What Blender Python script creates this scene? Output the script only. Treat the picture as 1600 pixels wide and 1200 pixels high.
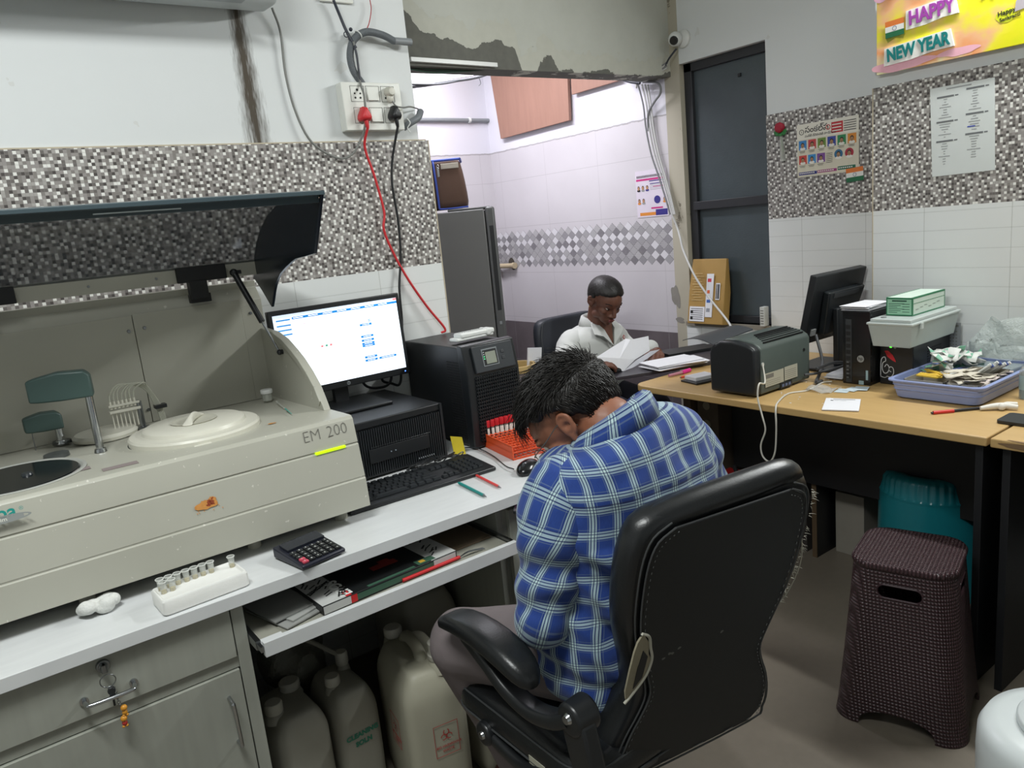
import bpy, bmesh, math, random
from mathutils import Vector, Matrix, Euler, noise
random.seed(7)
D = bpy.data; S = bpy.context.scene; COL = S.collection
for o in list(D.objects): D.objects.remove(o)
PI = math.pi
def V(*a): return Vector(a)

# ---------------------------------------------------------------- camera, world, lights, exposure
YAW, PITCH, ROLL, FPX = 0.945764179, 0.208944256, -0.099509602, 1193.356
CAMP = V(0, 0, 1.45)
fwd = V(math.cos(PITCH)*math.cos(YAW), math.cos(PITCH)*math.sin(YAW), -math.sin(PITCH))
rr = V(math.sin(YAW), -math.cos(YAW), 0); uu = rr.cross(fwd)
RGT = rr*math.cos(ROLL) + uu*math.sin(ROLL); UPV = uu*math.cos(ROLL) - rr*math.sin(ROLL)
cam = D.cameras.new('camera'); camo = D.objects.new('camera', cam); COL.objects.link(camo)
m = Matrix((RGT, UPV, -fwd)).transposed().to_4x4(); m.translation = CAMP
camo.matrix_world = m
cam.sensor_width = 36; cam.lens = FPX*36/1600; cam.clip_start = .02
S.camera = camo
S.view_settings.view_transform = 'Standard'; S.view_settings.look = 'None'
S.view_settings.gamma = 1; S.view_settings.use_curve_mapping = False
S.view_settings.exposure = 0.0
W = D.worlds.new('world'); S.world = W; W.use_nodes = True
W.node_tree.nodes['Background'].inputs[0].default_value = (.8, .86, .9, 1)
W.node_tree.nodes['Background'].inputs[1].default_value = .22
def area(name, loc, target, sx, sy, power, col):
    l = D.lights.new(name, 'AREA'); l.shape = 'RECTANGLE'; l.size = sx; l.size_y = sy; l.energy = power; l.color = col
    o = D.objects.new(name, l); COL.objects.link(o); o.location = loc
    d = (Vector(target)-Vector(loc)).normalized()
    o.rotation_euler = d.to_track_quat('-Z', 'Y').to_euler()
    return o
# tube on the wall above the banner, ceiling tube behind the camera, tube of the back room
area('tube_light_banner', (2.74, .72, 2.42), (1.2, .8, .9), 1.2, .06, 36, (.97, 1, .99))
area('tube_light_ceiling', (-.15, .75, 2.72), (.3, 1.2, 0), .9, .12, 41, (.965, 1, .985))
area('tube_light_back_room', (2.2, 3.35, 2.55), (2.4, 3.3, 1), 1.1, .1, 30, (.94, .93, 1))

def ray(x, y): return (RGT*((x-800)/FPX) - UPV*((y-600)/FPX) + fwd)
def _hit(x, y, ax, v):
    d = ray(x, y); t = (v-CAMP[ax])/d[ax]; return CAMP + d*t
def PX(x, y, v): return _hit(x, y, 0, v)
def PY(x, y, v): return _hit(x, y, 1, v)
def PZ(x, y, v): return _hit(x, y, 2, v)

# ---------------------------------------------------------------- materials
MATS = {}
class NT:
    def __init__(s, name):
        s.m = D.materials.new(name); s.m.use_nodes = True; s.t = s.m.node_tree
        s.b = s.t.nodes['Principled BSDF']
    def n(s, typ, **k):
        nd = s.t.nodes.new('ShaderNode'+typ)
        ins = k.pop('ins', {})
        for a, v in k.items(): setattr(nd, a, v)
        for a, v in ins.items(): s.set(nd.inputs[a], v)
        return nd
    def set(s, sock, v):
        if isinstance(v, bpy.types.NodeSocket): s.t.links.new(v, sock)
        else: sock.default_value = v
    def math(s, op, a, b=None, c=None, clamp=False):
        nd = s.t.nodes.new('ShaderNodeMath'); nd.operation = op; nd.use_clamp = clamp
        s.set(nd.inputs[0], a)
        if b is not None: s.set(nd.inputs[1], b)
        if c is not None: s.set(nd.inputs[2], c)
        return nd.outputs[0]
    def coord(s, kind='Object'): return s.n('TexCoord').outputs[kind]
    def sep(s, v):
        nd = s.n('SeparateXYZ'); s.t.links.new(v, nd.inputs[0]); return nd.outputs
    def comb(s, x, y, z):
        nd = s.n('CombineXYZ'); s.set(nd.inputs[0], x); s.set(nd.inputs[1], y); s.set(nd.inputs[2], z); return nd.outputs[0]
    def noise(s, vec, scale, detail=3, rough=.5):
        nd = s.n('TexNoise'); nd.inputs['Scale'].default_value = scale; nd.inputs['Detail'].default_value = detail; nd.inputs['Roughness'].default_value = rough
        s.t.links.new(vec, nd.inputs['Vector']); return nd.outputs['Fac']
    def vscale(s, vec, sx, sy, sz):
        nd = s.n('Mapping'); nd.inputs['Scale'].default_value = (sx, sy, sz); s.t.links.new(vec, nd.inputs['Vector']); return nd.outputs[0]
    def ramp(s, fac, stops, interp='LINEAR'):
        nd = s.n('ValToRGB'); cr = nd.color_ramp; cr.interpolation = interp
        while len(cr.elements) < len(stops): cr.elements.new(.5)
        for e, (p, c) in zip(cr.elements, stops):
            e.position = p; e.color = (c if len(c) == 4 else (*c, 1)) if not isinstance(c, (int, float)) else (c, c, c, 1)
        s.set(nd.inputs[0], fac); return nd.outputs[0]
    def mix(s, f, a, b):
        nd = s.n('Mix'); nd.data_type = 'RGBA'
        s.set(nd.inputs[0], f); s.set(nd.inputs[6], c4(a)); s.set(nd.inputs[7], c4(b)); return nd.outputs[2]
    def bump(s, h, strength=.3, dist=.002):
        nd = s.n('Bump'); nd.inputs['Strength'].default_value = strength; nd.inputs['Distance'].default_value = dist
        s.t.links.new(h, nd.inputs['Height']); s.t.links.new(nd.outputs[0], s.b.inputs['Normal'])
    def base(s, c): s.set(s.b.inputs['Base Color'], c4(c))
    def P(s, **k):
        for a, v in k.items(): s.set(s.b.inputs[a.replace('_', ' ')], v)
        return s
def c4(c):
    if isinstance(c, bpy.types.NodeSocket): return c
    return (*c, 1) if len(c) == 3 else c
def hx(h):
    h = h.lstrip('#'); r = [int(h[i:i+2], 16)/255 for i in (0, 2, 4)]
    return tuple((x/12.92 if x <= .04045 else ((x+.055)/1.055)**2.4) for x in r)
def mat(name, col, rough=.5, metal=0, var=.06, vs=30, bump=0, bs=200, bd=.001, alpha=None, trans=0, emit=None, es=1, coat=0, spec=None, stretch=None, ior=None):
    if name in MATS: return MATS[name]
    if isinstance(col, str): col = hx(col)
    t = NT(name); oc = t.coord()
    v = oc if not stretch else t.vscale(oc, *stretch)
    f = t.noise(v, vs, 4)
    a = tuple(max(0, c*(1-var)) for c in col); b = tuple(min(1, c*(1+var)) for c in col)
    t.base(t.mix(f, a, b)); t.P(Roughness=rough, Metallic=metal)
    if bump: t.bump(t.noise(v, bs, 3), bump, bd)
    if trans: t.P(Transmission_Weight=trans)
    if ior: t.P(IOR=ior)
    if alpha is not None: t.P(Alpha=alpha)
    if emit is not None:
        t.P(Emission_Strength=es); t.set(t.b.inputs['Emission Color'], c4(hx(emit) if isinstance(emit, str) else emit))
    if coat: t.P(Coat_Weight=coat)
    if spec is not None: t.set(t.b.inputs['Specular IOR Level'], spec)
    MATS[name] = t.m; return t.m
def flat(h, rough=.5): return mat('print_'+h.lstrip('#'), h, rough, var=.02)

# ---------------------------------------------------------------- mesh helpers
TW = {}
def B(): return bmesh.new()
def _set(fs, mi):
    for f in fs: f.material_index = mi
def box(bm, x0, x1, y0, y1, z0, z1, mi=0, M=None):
    vs = [bm.verts.new((x, y, z)) for x in (x0, x1) for y in (y0, y1) for z in (z0, z1)]
    if M: 
        for v in vs: v.co = M @ v.co
    q = [(0,1,3,2),(4,6,7,5),(0,4,5,1),(2,3,7,6),(0,2,6,4),(1,5,7,3)]
    fs = [bm.faces.new([vs[i] for i in f]) for f in q]; _set(fs, mi)
    bmesh.ops.recalc_face_normals(bm, faces=fs); return bm
def quadm(bm, pts, mi=0):
    f = bm.faces.new([bm.verts.new(p) for p in pts]); f.material_index = mi; return f
def prism(bm, pts, vec, mi=0):
    """closed outline (3D points) pushed along vec"""
    vec = Vector(vec)
    a = [bm.verts.new(p) for p in pts]; b = [bm.verts.new(Vector(p)+vec) for p in pts]
    n = len(a); fs = [bm.faces.new(a), bm.faces.new(b[::-1])]
    for i in range(n): fs.append(bm.faces.new((a[i], b[i], b[(i+1) % n], a[(i+1) % n])))
    _set(fs, mi); bmesh.ops.recalc_face_normals(bm, faces=fs); return bm
def frame_of(d):
    d = Vector(d).normalized(); a = V(0,0,1) if abs(d.z) < .9 else V(1,0,0)
    x = d.cross(a).normalized(); return x, d.cross(x).normalized()
def cyl(bm, p0, p1, r0, r1=None, seg=20, mi=0, cap=True):
    r1 = r0 if r1 is None else r1; p0 = Vector(p0); p1 = Vector(p1)
    x, y = frame_of(p1-p0); R = []
    for p, r in ((p0, r0), (p1, r1)):
        R.append([bm.verts.new(p+x*(r*math.cos(t))+y*(r*math.sin(t))) for t in [2*PI*i/seg for i in range(seg)]])
    fs = [bm.faces.new((R[0][i], R[0][(i+1) % seg], R[1][(i+1) % seg], R[1][i])) for i in range(seg)]
    if cap: fs += [bm.faces.new(R[0][::-1]), bm.faces.new(R[1])]
    _set(fs, mi); bmesh.ops.recalc_face_normals(bm, faces=fs); return bm
def lathe(bm, prof, c=(0,0,0), seg=32, mi=0, ax=None, close=True):
    """prof: list of (radius, height) about z (or ax)"""
    c = Vector(c); Mx = Matrix.Identity(3)
    if ax is not None: Mx = Vector((0,0,1)).rotation_difference(Vector(ax)).to_matrix()
    R = []
    for r, h in prof:
        if r < 1e-6: R.append([bm.verts.new(c+Mx@V(0,0,h))])
        else: R.append([bm.verts.new(c+Mx@V(r*math.cos(2*PI*i/seg), r*math.sin(2*PI*i/seg), h)) for i in range(seg)])
    fs = []
    for a, b in zip(R[:-1], R[1:]):
        for i in range(seg):
            j = (i+1) % seg
            if len(a) == 1 and len(b) == 1: continue
            if len(a) == 1: fs.append(bm.faces.new((a[0], b[i], b[j])))
            elif len(b) == 1: fs.append(bm.faces.new((a[i], b[0], a[j])))
            else: fs.append(bm.faces.new((a[i], b[i], b[j], a[j])))
    if close:
        for r in (R[0], R[-1]):
            if len(r) > 1: fs.append(bm.faces.new(r))
    _set(fs, mi); bmesh.ops.recalc_face_normals(bm, faces=fs); return bm
def smooth_pts(pts, n=6):
    pts = [Vector(p) for p in pts]
    if len(pts) < 3: return pts
    P = [pts[0]*2-pts[1]]+pts+[pts[-1]*2-pts[-2]]; out = []
    for i in range(1, len(P)-2):
        for k in range(n):
            t = k/n; a, b, c, d = P[i-1], P[i], P[i+1], P[i+2]
            out.append(.5*((2*b)+(c-a)*t+(2*a-5*b+4*c-d)*t*t+(3*b-a-3*c+d)*t**3))
    out.append(pts[-1]); return out
def tube(bm, pts, r, seg=10, mi=0, sm=6, cap=True):
    pts = smooth_pts(pts, sm) if sm else [Vector(p) for p in pts]
    n = len(pts); rs = r if isinstance(r, (list, tuple)) else None
    x, y = frame_of(pts[1]-pts[0]); R = []
    for i, p in enumerate(pts):
        d = (pts[min(i+1, n-1)]-pts[max(i-1, 0)])
        if d.length < 1e-9: d = V(0,0,1)
        d.normalize(); x = (x-d*x.dot(d)).normalized(); y = d.cross(x)
        q = r
        if rs:
            t = i/(n-1)*(len(rs)-1); k = min(int(t), len(rs)-2); q = rs[k]+(rs[k+1]-rs[k])*(t-k)
        R.append([bm.verts.new(p+x*(q*math.cos(2*PI*j/seg))+y*(q*math.sin(2*PI*j/seg))) for j in range(seg)])
    fs = []
    for a, b in zip(R[:-1], R[1:]):
        for j in range(seg): fs.append(bm.faces.new((a[j], a[(j+1) % seg], b[(j+1) % seg], b[j])))
    if cap: fs += [bm.faces.new(R[0][::-1]), bm.faces.new(R[-1])]
    _set(fs, mi); bmesh.ops.recalc_face_normals(bm, faces=fs); return bm
def ball(bm, c, r, M=None, mi=0, u=20, v=12):
    """ellipsoid; r scalar or 3-tuple; M optional 3x3"""
    r = (r, r, r) if isinstance(r, (int, float)) else r
    T = Matrix.Translation(c) @ (M.to_4x4() if M else Matrix.Identity(4)) @ Matrix.Diagonal((*r, 1))
    g = bmesh.ops.create_uvsphere(bm, u_segments=u, v_segments=v, radius=1, matrix=T)
    fs = set(f for w in g['verts'] for f in w.link_faces); _set(fs, mi); return bm
def torus(bm, c, R, r, ax=(0,0,1), seg=36, s2=10, mi=0):
    x, y = frame_of(ax); c = Vector(c)
    pts = [c+x*(R*math.cos(t))+y*(R*math.sin(t)) for t in [2*PI*i/seg for i in range(seg)]]
    n = Vector(ax).normalized(); rows = []
    for p in pts:
        d = (p-c).normalized(); rows.append([bm.verts.new(p+d*(r*math.cos(2*PI*j/s2))+n*(r*math.sin(2*PI*j/s2))) for j in range(s2)])
    fs = []
    for i in range(seg):
        a, b = rows[i], rows[(i+1) % seg]
        for j in range(s2): fs.append(bm.faces.new((a[j], a[(j+1) % s2], b[(j+1) % s2], b[j])))
    _set(fs, mi); bmesh.ops.recalc_face_normals(bm, faces=fs); return bm
def rrect(w, h, r, n=5, cx=0, cy=0):
    out = []
    for sx, sy, a0 in ((1,1,0), (-1,1,90), (-1,-1,180), (1,-1,270)):
        for i in range(n+1):
            a = math.radians(a0+90*i/n)
            out.append((cx+sx*(w/2-r)+r*math.cos(a), cy+sy*(h/2-r)+r*math.sin(a)))
    return out
def loft(bm, rings, uvs=None, mi=0, cap=True, closed=True):
    """rings: list of point lists (same count)"""
    R = [[bm.verts.new(p) for p in r] for r in rings]; n = len(R[0]); fs = []
    uvl = bm.loops.layers.uv.verify() if uvs else None
    m = n if closed else n-1
    for i in range(len(R)-1):
        for j in range(m):
            k = (j+1) % n
            f = bm.faces.new((R[i][j], R[i][k], R[i+1][k], R[i+1][j])); fs.append(f)
            if uvs:
                uj = [uvs[i][j], uvs[i][j+1] if k == 0 or len(uvs[i]) > n else uvs[i][k], uvs[i+1][j+1] if k == 0 or len(uvs[i]) > n else uvs[i+1][k], uvs[i+1][j]]
                for l, q in zip(f.loops, uj): l[uvl].uv = q
    if cap: fs += [bm.faces.new(R[0][::-1]), bm.faces.new(R[-1])]
    _set(fs, mi); bmesh.ops.recalc_face_normals(bm, faces=fs); return bm

def thing(name, label, cat, loc=(0,0,0), rotz=0, group=None, kind=None):
    o = D.objects.new(name, None); COL.objects.link(o); o.empty_display_size = .05
    o.location = loc; o.rotation_euler = (0, 0, rotz)
    o['label'] = label; o['category'] = cat
    if group: o['group'] = group
    if kind: o['kind'] = kind
    TW[o.name] = Matrix.Translation(loc) @ Matrix.Rotation(rotz, 4, 'Z')
    return o
def obj(name, bm, m, parent=None, bev=0, smooth=True, world=True, loc=(0,0,0), sub=0, bseg=3, label=None, angle=40, solid=0, weld=False):
    """link bm as one mesh object; world=True: bm is in world coordinates"""
    if weld: bmesh.ops.remove_doubles(bm, verts=bm.verts, dist=1e-5)
    me = D.meshes.new(name); 
    if parent is not None and world: bm.transform(TW[parent.name].inverted())
    if parent is None and loc != (0,0,0): bm.transform(Matrix.Translation(-Vector(loc)))
    if smooth:
        for f in bm.faces: f.smooth = True
    if smooth and angle < 180:
        ca = math.radians(angle)
        for e in bm.edges:
            if len(e.link_faces) == 2 and e.calc_face_angle(0) > ca: e.smooth = False
    bm.to_mesh(me); bm.free()
    for x in (m if isinstance(m, (list, tuple)) else [m]): me.materials.append(x)
    o = D.objects.new(name, me); COL.objects.link(o)
    if parent is not None: o.parent = parent; TW[o.name] = TW[parent.name].copy()
    else: o.location = loc; TW[o.name] = Matrix.Translation(loc)
    if solid:
        md = o.modifiers.new('Solidify', 'SOLIDIFY'); md.thickness = solid; md.offset = 0
    if bev:
        md = o.modifiers.new('Bevel', 'BEVEL'); md.width = bev; md.segments = bseg; md.limit_method = 'ANGLE'; md.angle_limit = math.radians(35); md.harden_normals = False
    if sub:
        md = o.modifiers.new('Subdivision', 'SUBSURF'); md.levels = sub; md.render_levels = sub
    if label: o['label'] = label
    return o
def tag(o, label, cat, group=None, kind=None):
    o['label'] = label; o['category'] = cat
    if group: o['group'] = group
    if kind: o['kind'] = kind
    return o
def struct(name, bm, m, **k):
    o = obj(name, bm, m, None, **k); o['kind'] = 'structure'; return o
def dup(root, loc=None, rotz=None, label=None):
    r = root.copy(); COL.objects.link(r)
    if loc is not None: r.location = loc
    if rotz is not None: r.rotation_euler = (0, 0, rotz)
    if label: r['label'] = label
    for ch in list(root.children):
        c = ch.copy(); COL.objects.link(c); c.parent = r
        for g in list(ch.children):
            d = g.copy(); COL.objects.link(d); d.parent = c
    return r
def text_mesh(s, size, extr=.0004, align='LEFT', bold=0, xs=1):
    cu = D.curves.new('t', 'FONT'); cu.body = s; cu.size = size; cu.extrude = extr; cu.align_x = align; cu.offset = bold
    cu.resolution_u = 3
    o = D.objects.new('t', cu); COL.objects.link(o)
    dg = bpy.context.evaluated_depsgraph_get(); me = D.meshes.new_from_object(o.evaluated_get(dg))
    D.objects.remove(o); D.curves.remove(cu)
    bm = bmesh.new(); bm.from_mesh(me); D.meshes.remove(me)
    if xs != 1: bm.transform(Matrix.Diagonal((xs, 1, 1, 1)))
    return bm
def place(o0, xd, yd):
    """matrix mapping local x,y,(z normal) to world at o0 with axes xd, yd"""
    xd = Vector(xd).normalized(); zd = xd.cross(Vector(yd)).normalized(); yd = zd.cross(xd)
    M_ = Matrix((xd, yd, zd)).transposed().to_4x4(); M_.translation = Vector(o0); return M_
def merge(dst, src, M_=None, mi=None):
    if M_ is not None: src.transform(M_)
    if mi is not None:
        for f in src.faces: f.material_index = mi
    me = D.meshes.new('tmp'); src.to_mesh(me); src.free(); dst.from_mesh(me); D.meshes.remove(me); return dst
def lettering(parent, lines, o0, xd, yd, m, name='lettering', lift=.0006):
    """lines: (string, x, y, size[, bold[, xscale]]) laid on a plane"""
    bm = B(); M_ = place(o0, xd, yd)
    for ln in lines:
        s, x, y, sz = ln[:4]; b = ln[4] if len(ln) > 4 else 0; xs = ln[5] if len(ln) > 5 else 1
        t = text_mesh(s, sz, .0002, bold=b, xs=xs); t.transform(Matrix.Translation((x, y, lift))); merge(bm, t, M_)
    return obj(name, bm, m, parent, smooth=False)
def rects(bm, M_, rs, lift=.0004, t=.0002):
    """rs: (x0, x1, y0, y1, mi) thin printed patches in the local plane"""
    for k, (x0, x1, y0, y1, mi) in enumerate(rs):
        box(bm, x0, x1, y0, y1, lift, lift+t+k*1e-6, mi, M_)
# ---------------------------------------------------------------- room
def paint_mat():
    t = NT('painted_wall'); c = t.coord(); n = t.noise(c, 1.6, 5); n2 = t.noise(c, 14, 3)
    col = t.mix(n, hx('#d5d8d8'), hx('#e0e3e3'))
    spots = t.math('GREATER_THAN', n2, .72)
    col = t.mix(t.math('MULTIPLY', spots, .25), col, hx('#b9b5aa'))
    # water stain running down from the air conditioner
    x, y, z = t.sep(c)
    streak = t.noise(t.vscale(c, 90, 1, 5), 1, 4, .6); fine = t.noise(t.vscale(c, 220, 220, 30), 1, 3)
    h = t.math('DIVIDE', t.math('SUBTRACT', 2.16, z), .42, clamp=True)        # 0 top 1 bottom
    xc = t.math('ADD', .856, t.math('MULTIPLY', h, .008))
    w = t.math('ADD', .022, t.math('MULTIPLY', h, .018))
    dx = t.math('DIVIDE', t.math('ABSOLUTE', t.math('SUBTRACT', x, xc)), w)
    edge = t.math('SUBTRACT', 1.25, t.math('ADD', dx, t.math('MULTIPLY', t.math('SUBTRACT', fine, .5), 1.2)), clamp=True)
    onwall = t.math('MULTIPLY', t.math('GREATER_THAN', y, 2.3), t.math('LESS_THAN', y, 2.4))
    amt = t.math('MULTIPLY', t.math('MULTIPLY', edge, onwall), t.ramp(t.math('MULTIPLY', streak, t.math('SUBTRACT', 1.5, t.math('MULTIPLY', h, .7))), [(.18, .2), (.45, 1)]))
    col = t.mix(t.math('MINIMUM', amt, 1), col, hx('#4b4338'))
    t.base(col); t.P(Roughness=.7); t.bump(t.noise(c, 60, 4), .15, .002); return t.m
def mosaic_mat():
    t = NT('mosaic_tile'); c = t.coord(); q = .0088
    x, y, z = t.sep(c); u = t.math('DIVIDE', t.math('ADD', t.math('ADD', x, y), 7.0), q); v = t.math('DIVIDE', t.math('ADD', z, .003), q)
    i, j = t.math('FLOOR', u), t.math('FLOOR', v)
    def wn(a, b_, w=0):
        nd = t.n('TexWhiteNoise', noise_dimensions='3D'); t.t.links.new(t.comb(a, b_, w), nd.inputs['Vector']); return nd.outputs['Value']
    k = t.math('FLOOR', t.math('MULTIPLY', wn(t.math('FLOOR', t.math('DIVIDE', i, 6)), t.math('FLOOR', t.math('DIVIDE', j, 3)), 5), 5))
    idx = t.math('MODULO', t.math('ADD', t.math('ADD', i, t.math('MULTIPLY', j, 2)), k), 5)
    r = wn(i, j, 1)
    grey = t.ramp(r, [(0, hx('#6d6865')), (.22, hx('#86817d')), (.5, hx('#989390')), (.8, hx('#a9a5a1'))], 'CONSTANT')
    white = t.math('LESS_THAN', idx, .5); dark = t.math('MULTIPLY', t.math('COMPARE', idx, 2, .4), t.math('LESS_THAN', r, .62))
    col = t.mix(dark, grey, hx('#4d4846')); col = t.mix(white, col, hx('#e9e8e3'))
    fu, fv = t.math('FRACT', u), t.math('FRACT', v)
    g = t.math('MAXIMUM', t.math('LESS_THAN', fu, .11), t.math('LESS_THAN', fv, .11))
    col = t.mix(t.math('MULTIPLY', g, .55), col, hx('#8f8a86'))
    t.base(col); t.P(Roughness=.3); t.bump(t.math('SUBTRACT', 1, g), .3, .001); return t.m
def white_tile_mat(axis, name, phase=0.0, wide=.3):
    t = NT(name); c = t.coord(); xyz = t.sep(c); u = xyz[axis]; z = xyz[2]
    def line(v, p, w, ph=0): return t.math('LESS_THAN', t.math('FRACT', t.math('DIVIDE', t.math('ADD', v, ph+10*p), p)), w/p)
    l1 = line(z, .0667, .0035, .0); l2 = line(u, wide, .0028, phase)
    n = t.noise(c, 2.5, 4); col = t.mix(n, hx('#dbdedd'), hx('#e9ebea'))
    col = t.mix(t.math('MULTIPLY', l1, .28), col, hx('#a9aca8')); col = t.mix(t.math('MULTIPLY', l2, .4), col, hx('#9b9c98'))
    sm = t.math('GREATER_THAN', t.noise(t.vscale(c, 9, 9, 16), 1, 5, .7), .735)
    col = t.mix(t.math('MULTIPLY', sm, .45), col, hx('#8b8b88'))
    t.base(col); t.P(Roughness=.22)
    t.bump(t.math('SUBTRACT', 1, t.math('MAXIMUM', l1, l2)), .4, .002); return t.m
PAINT = paint_mat(); MOS = mosaic_mat()
WT_X = white_tile_mat(0, 'white_ribbed_tile_left'); WT_Y = white_tile_mat(1, 'white_ribbed_tile_right', .06, .285)
GROUT = mat('cream_edge_grout', '#bdb29c', .8)
def floor_mat():
    t = NT('cement_floor'); c = t.coord(); n = t.noise(c, 2.2, 6, .6); n2 = t.noise(c, 40, 4)
    col = t.mix(n, hx('#6f675c'), hx('#8a8174')); col = t.mix(t.math('MULTIPLY', n2, .3), col, hx('#5d564d'))
    t.base(col); t.P(Roughness=.42); t.bump(n2, .1, .001); return t.m
b = B(); box(b, -2, 4.3, -2, 4.3, -.1, 0); struct('floor', b, floor_mat(), smooth=False)
CEIL = mat('ceiling_paint', '#cfd2cf', .8)
b = B(); box(b, -2, 4.3, -2, 4.3, 2.8, 2.9); struct('ceiling', b, CEIL, smooth=False)
YL = 2.38; XW = 3.02; XC = 2.9
# left wall : paint, mosaic band, ribbed white tile
b = B(); box(b, -2, 1.425, YL, 2.63, 0, 2.8, 0)
box(b, -2, 1.455, YL-.008, 2.62, 1.33, 1.752, 1); box(b, -2, 1.455, YL-.008, 2.62, 0, 1.33, 2)
box(b, 1.455, 1.459, YL-.009, 2.62, 0, 1.752, 3); box(b, -2, 1.45, YL-.006, YL, 1.752, 1.756, 3)
struct('wall_left', b, [PAINT, MOS, WT_X, GROUT], smooth=False)
# beam above the opening with fallen plaster
def header_mat():
    t = NT('flaking_plaster'); c = t.coord(); x, y, z = t.sep(c)
    hgt = t.ramp(t.math('DIVIDE', t.math('SUBTRACT', x, 1.45), 1.0), [(0, .30), (.035, .46), (.13, .40), (.2, .27), (.33, .25), (.42, .14), (.47, .24), (.56, .25), (.63, .2), (.66, .02), (.74, .02), (.76, .14), (.82, .16), (.86, .02)])
    n = t.noise(t.vscale(c, 9, 9, 9), 1, 6, .6)
    lim = t.math('ADD', t.math('MULTIPLY', hgt, .46), t.math('MULTIPLY', t.math('SUBTRACT', n, .5), .11))
    hz = t.math('SUBTRACT', z, 2.05)
    cem = t.math('LESS_THAN', hz, lim)
    patch = t.math('LESS_THAN', hz, t.math('ADD', lim, t.math('MULTIPLY', t.noise(c, 16, 5, .7), .15)))
    n3 = t.noise(c, 30, 5)
    white = t.mix(t.noise(c, 4, 6, .7), hx('#b9bbb2'), hx('#cfd1c9'))
    off = t.mix(n3, hx('#bcbdb2'), hx('#c9c9be'))
    col = t.mix(patch, white, off); col = t.mix(cem, col, t.mix(n3, hx('#5f5f5b'), hx('#77776f')))
    sp = t.math('GREATER_THAN', t.noise(t.vscale(c, 30, 30, 50), 1, 5, .75), .70)
    col = t.mix(t.math('MULTIPLY', sp, .5), col, hx('#85857b'))
    t.base(col); t.P(Roughness=.9); t.bump(t.math('SUBTRACT', 1, t.math('MAXIMUM', cem, t.math('MULTIPLY', patch, .5))), .6, .006); return t.m
b = B(); box(b, 1.425, XW, 2.63, 2.75, 2.055, 2.8)
struct('wall_beam', b, header_mat(), smooth=False)
# window wall and its lower ribbed tile, mosaic
b = B(); y0, y1, z0, z1 = 2.10, 2.575, .865, 2.10
def diamond_mat():
    t = NT('back_room_tile'); c = t.coord(); x, y, z = t.sep(c); u = t.math('ADD', x, y)
    P_, H_ = .0615, .052
    def fr(v): return t.math('FRACT', v)
    a = t.math('DIVIDE', u, P_); bz = t.math('DIVIDE', t.math('SUBTRACT', z, 1.154), H_)
    p = t.math('ADD', a, bz); q = t.math('SUBTRACT', a, bz)
    fp_, fq_ = t.math('FLOOR', p), t.math('FLOOR', q)
    wn = t.n('TexWhiteNoise', noise_dimensions='3D'); t.t.links.new(t.comb(fp_, fq_, 0), wn.inputs['Vector']); wv = wn.outputs['Value']
    row = t.math('SUBTRACT', fp_, fq_)
    even = t.math('LESS_THAN', t.math('MODULO', row, 2), .5)
    grey = t.ramp(wv, [(0, hx('#716e73')), (.2, hx('#8b898d')), (.55, hx('#9b999c')), (.8, hx('#a9a7a9'))], 'CONSTANT')
    lite = t.math('MULTIPLY', even, t.math('LESS_THAN', wv, .62))
    grey = t.mix(t.math('MULTIPLY', t.noise(c, 90, 4), .3), grey, hx('#b9b5b8'))
    dcol = t.mix(lite, grey, hx('#d8d6da'))
    fp, fq = fr(p), fr(q)
    dec = t.math('MULTIPLY', t.math('MULTIPLY', even, t.math('GREATER_THAN', wv, .62)), t.math('GREATER_THAN', t.math('MULTIPLY', t.math('SINE', t.math('MULTIPLY', fp, 18.8)), t.math('SINE', t.math('MULTIPLY', fq, 18.8))), .3))
    dcol = t.mix(t.math('MULTIPLY', dec, .7), dcol, hx('#cbc9cb'))
    e = t.math('LESS_THAN', t.math('MINIMUM', fp, fq), .07)
    dcol = t.mix(t.math('MULTIPLY', e, .7), dcol, hx('#737073'))
    n = t.noise(c, 3, 5); tile = t.mix(n, hx('#c3bec2'), hx('#d3cfd3'))
    def line(v, pp, w, ph): return t.math('LESS_THAN', fr(t.math('DIVIDE', t.math('ADD', v, ph), pp)), w/pp)
    l = t.math('MAXIMUM', line(z, .29, .003, .04), line(u, .45, .0025, .1))
    tile = t.mix(t.math('MULTIPLY', l, .35), tile, hx('#8f8b8d'))
    band = t.math('MULTIPLY', t.math('GREATER_THAN', row, .5), t.math('LESS_THAN', row, 8.5))
    col = t.mix(band, tile, dcol)
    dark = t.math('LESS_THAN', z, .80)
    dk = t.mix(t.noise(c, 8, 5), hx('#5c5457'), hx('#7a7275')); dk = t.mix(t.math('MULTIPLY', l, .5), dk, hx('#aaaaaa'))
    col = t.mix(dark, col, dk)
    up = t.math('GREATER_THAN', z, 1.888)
    edge = t.math('LESS_THAN', t.math('ABSOLUTE', t.math('SUBTRACT', z, t.math('ADD', 1.887, t.math('MULTIPLY', t.math('SUBTRACT', t.noise(c, 25, 3), .5), .012)))), .004)
    col = t.mix(up, col, hx('#dcdae2')); col = t.mix(t.math('MULTIPLY', edge, .6), col, hx('#817d7b'))
    t.base(col); t.P(Roughness=.4); return t.m
DIA = diamond_mat()
CREAM = NT('cream_wall_edge'); _c = CREAM.coord(); CREAM.base(CREAM.mix(CREAM.math('GREATER_THAN', CREAM.noise(CREAM.vscale(_c, 12, 12, 7), 1, 5, .7), .66), hx('#b3ad9c'), hx('#7f786a'))); CREAM.P(Roughness=.85); CREAM = CREAM.m
box(b, XW, XW+.2, -2, y0, 0, 2.8, 0); box(b, XW, XW+.2, y0, 2.575, z1, 2.8, 0); box(b, XW, XW+.2, y0, 2.575, 0, z0, 0)
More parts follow.
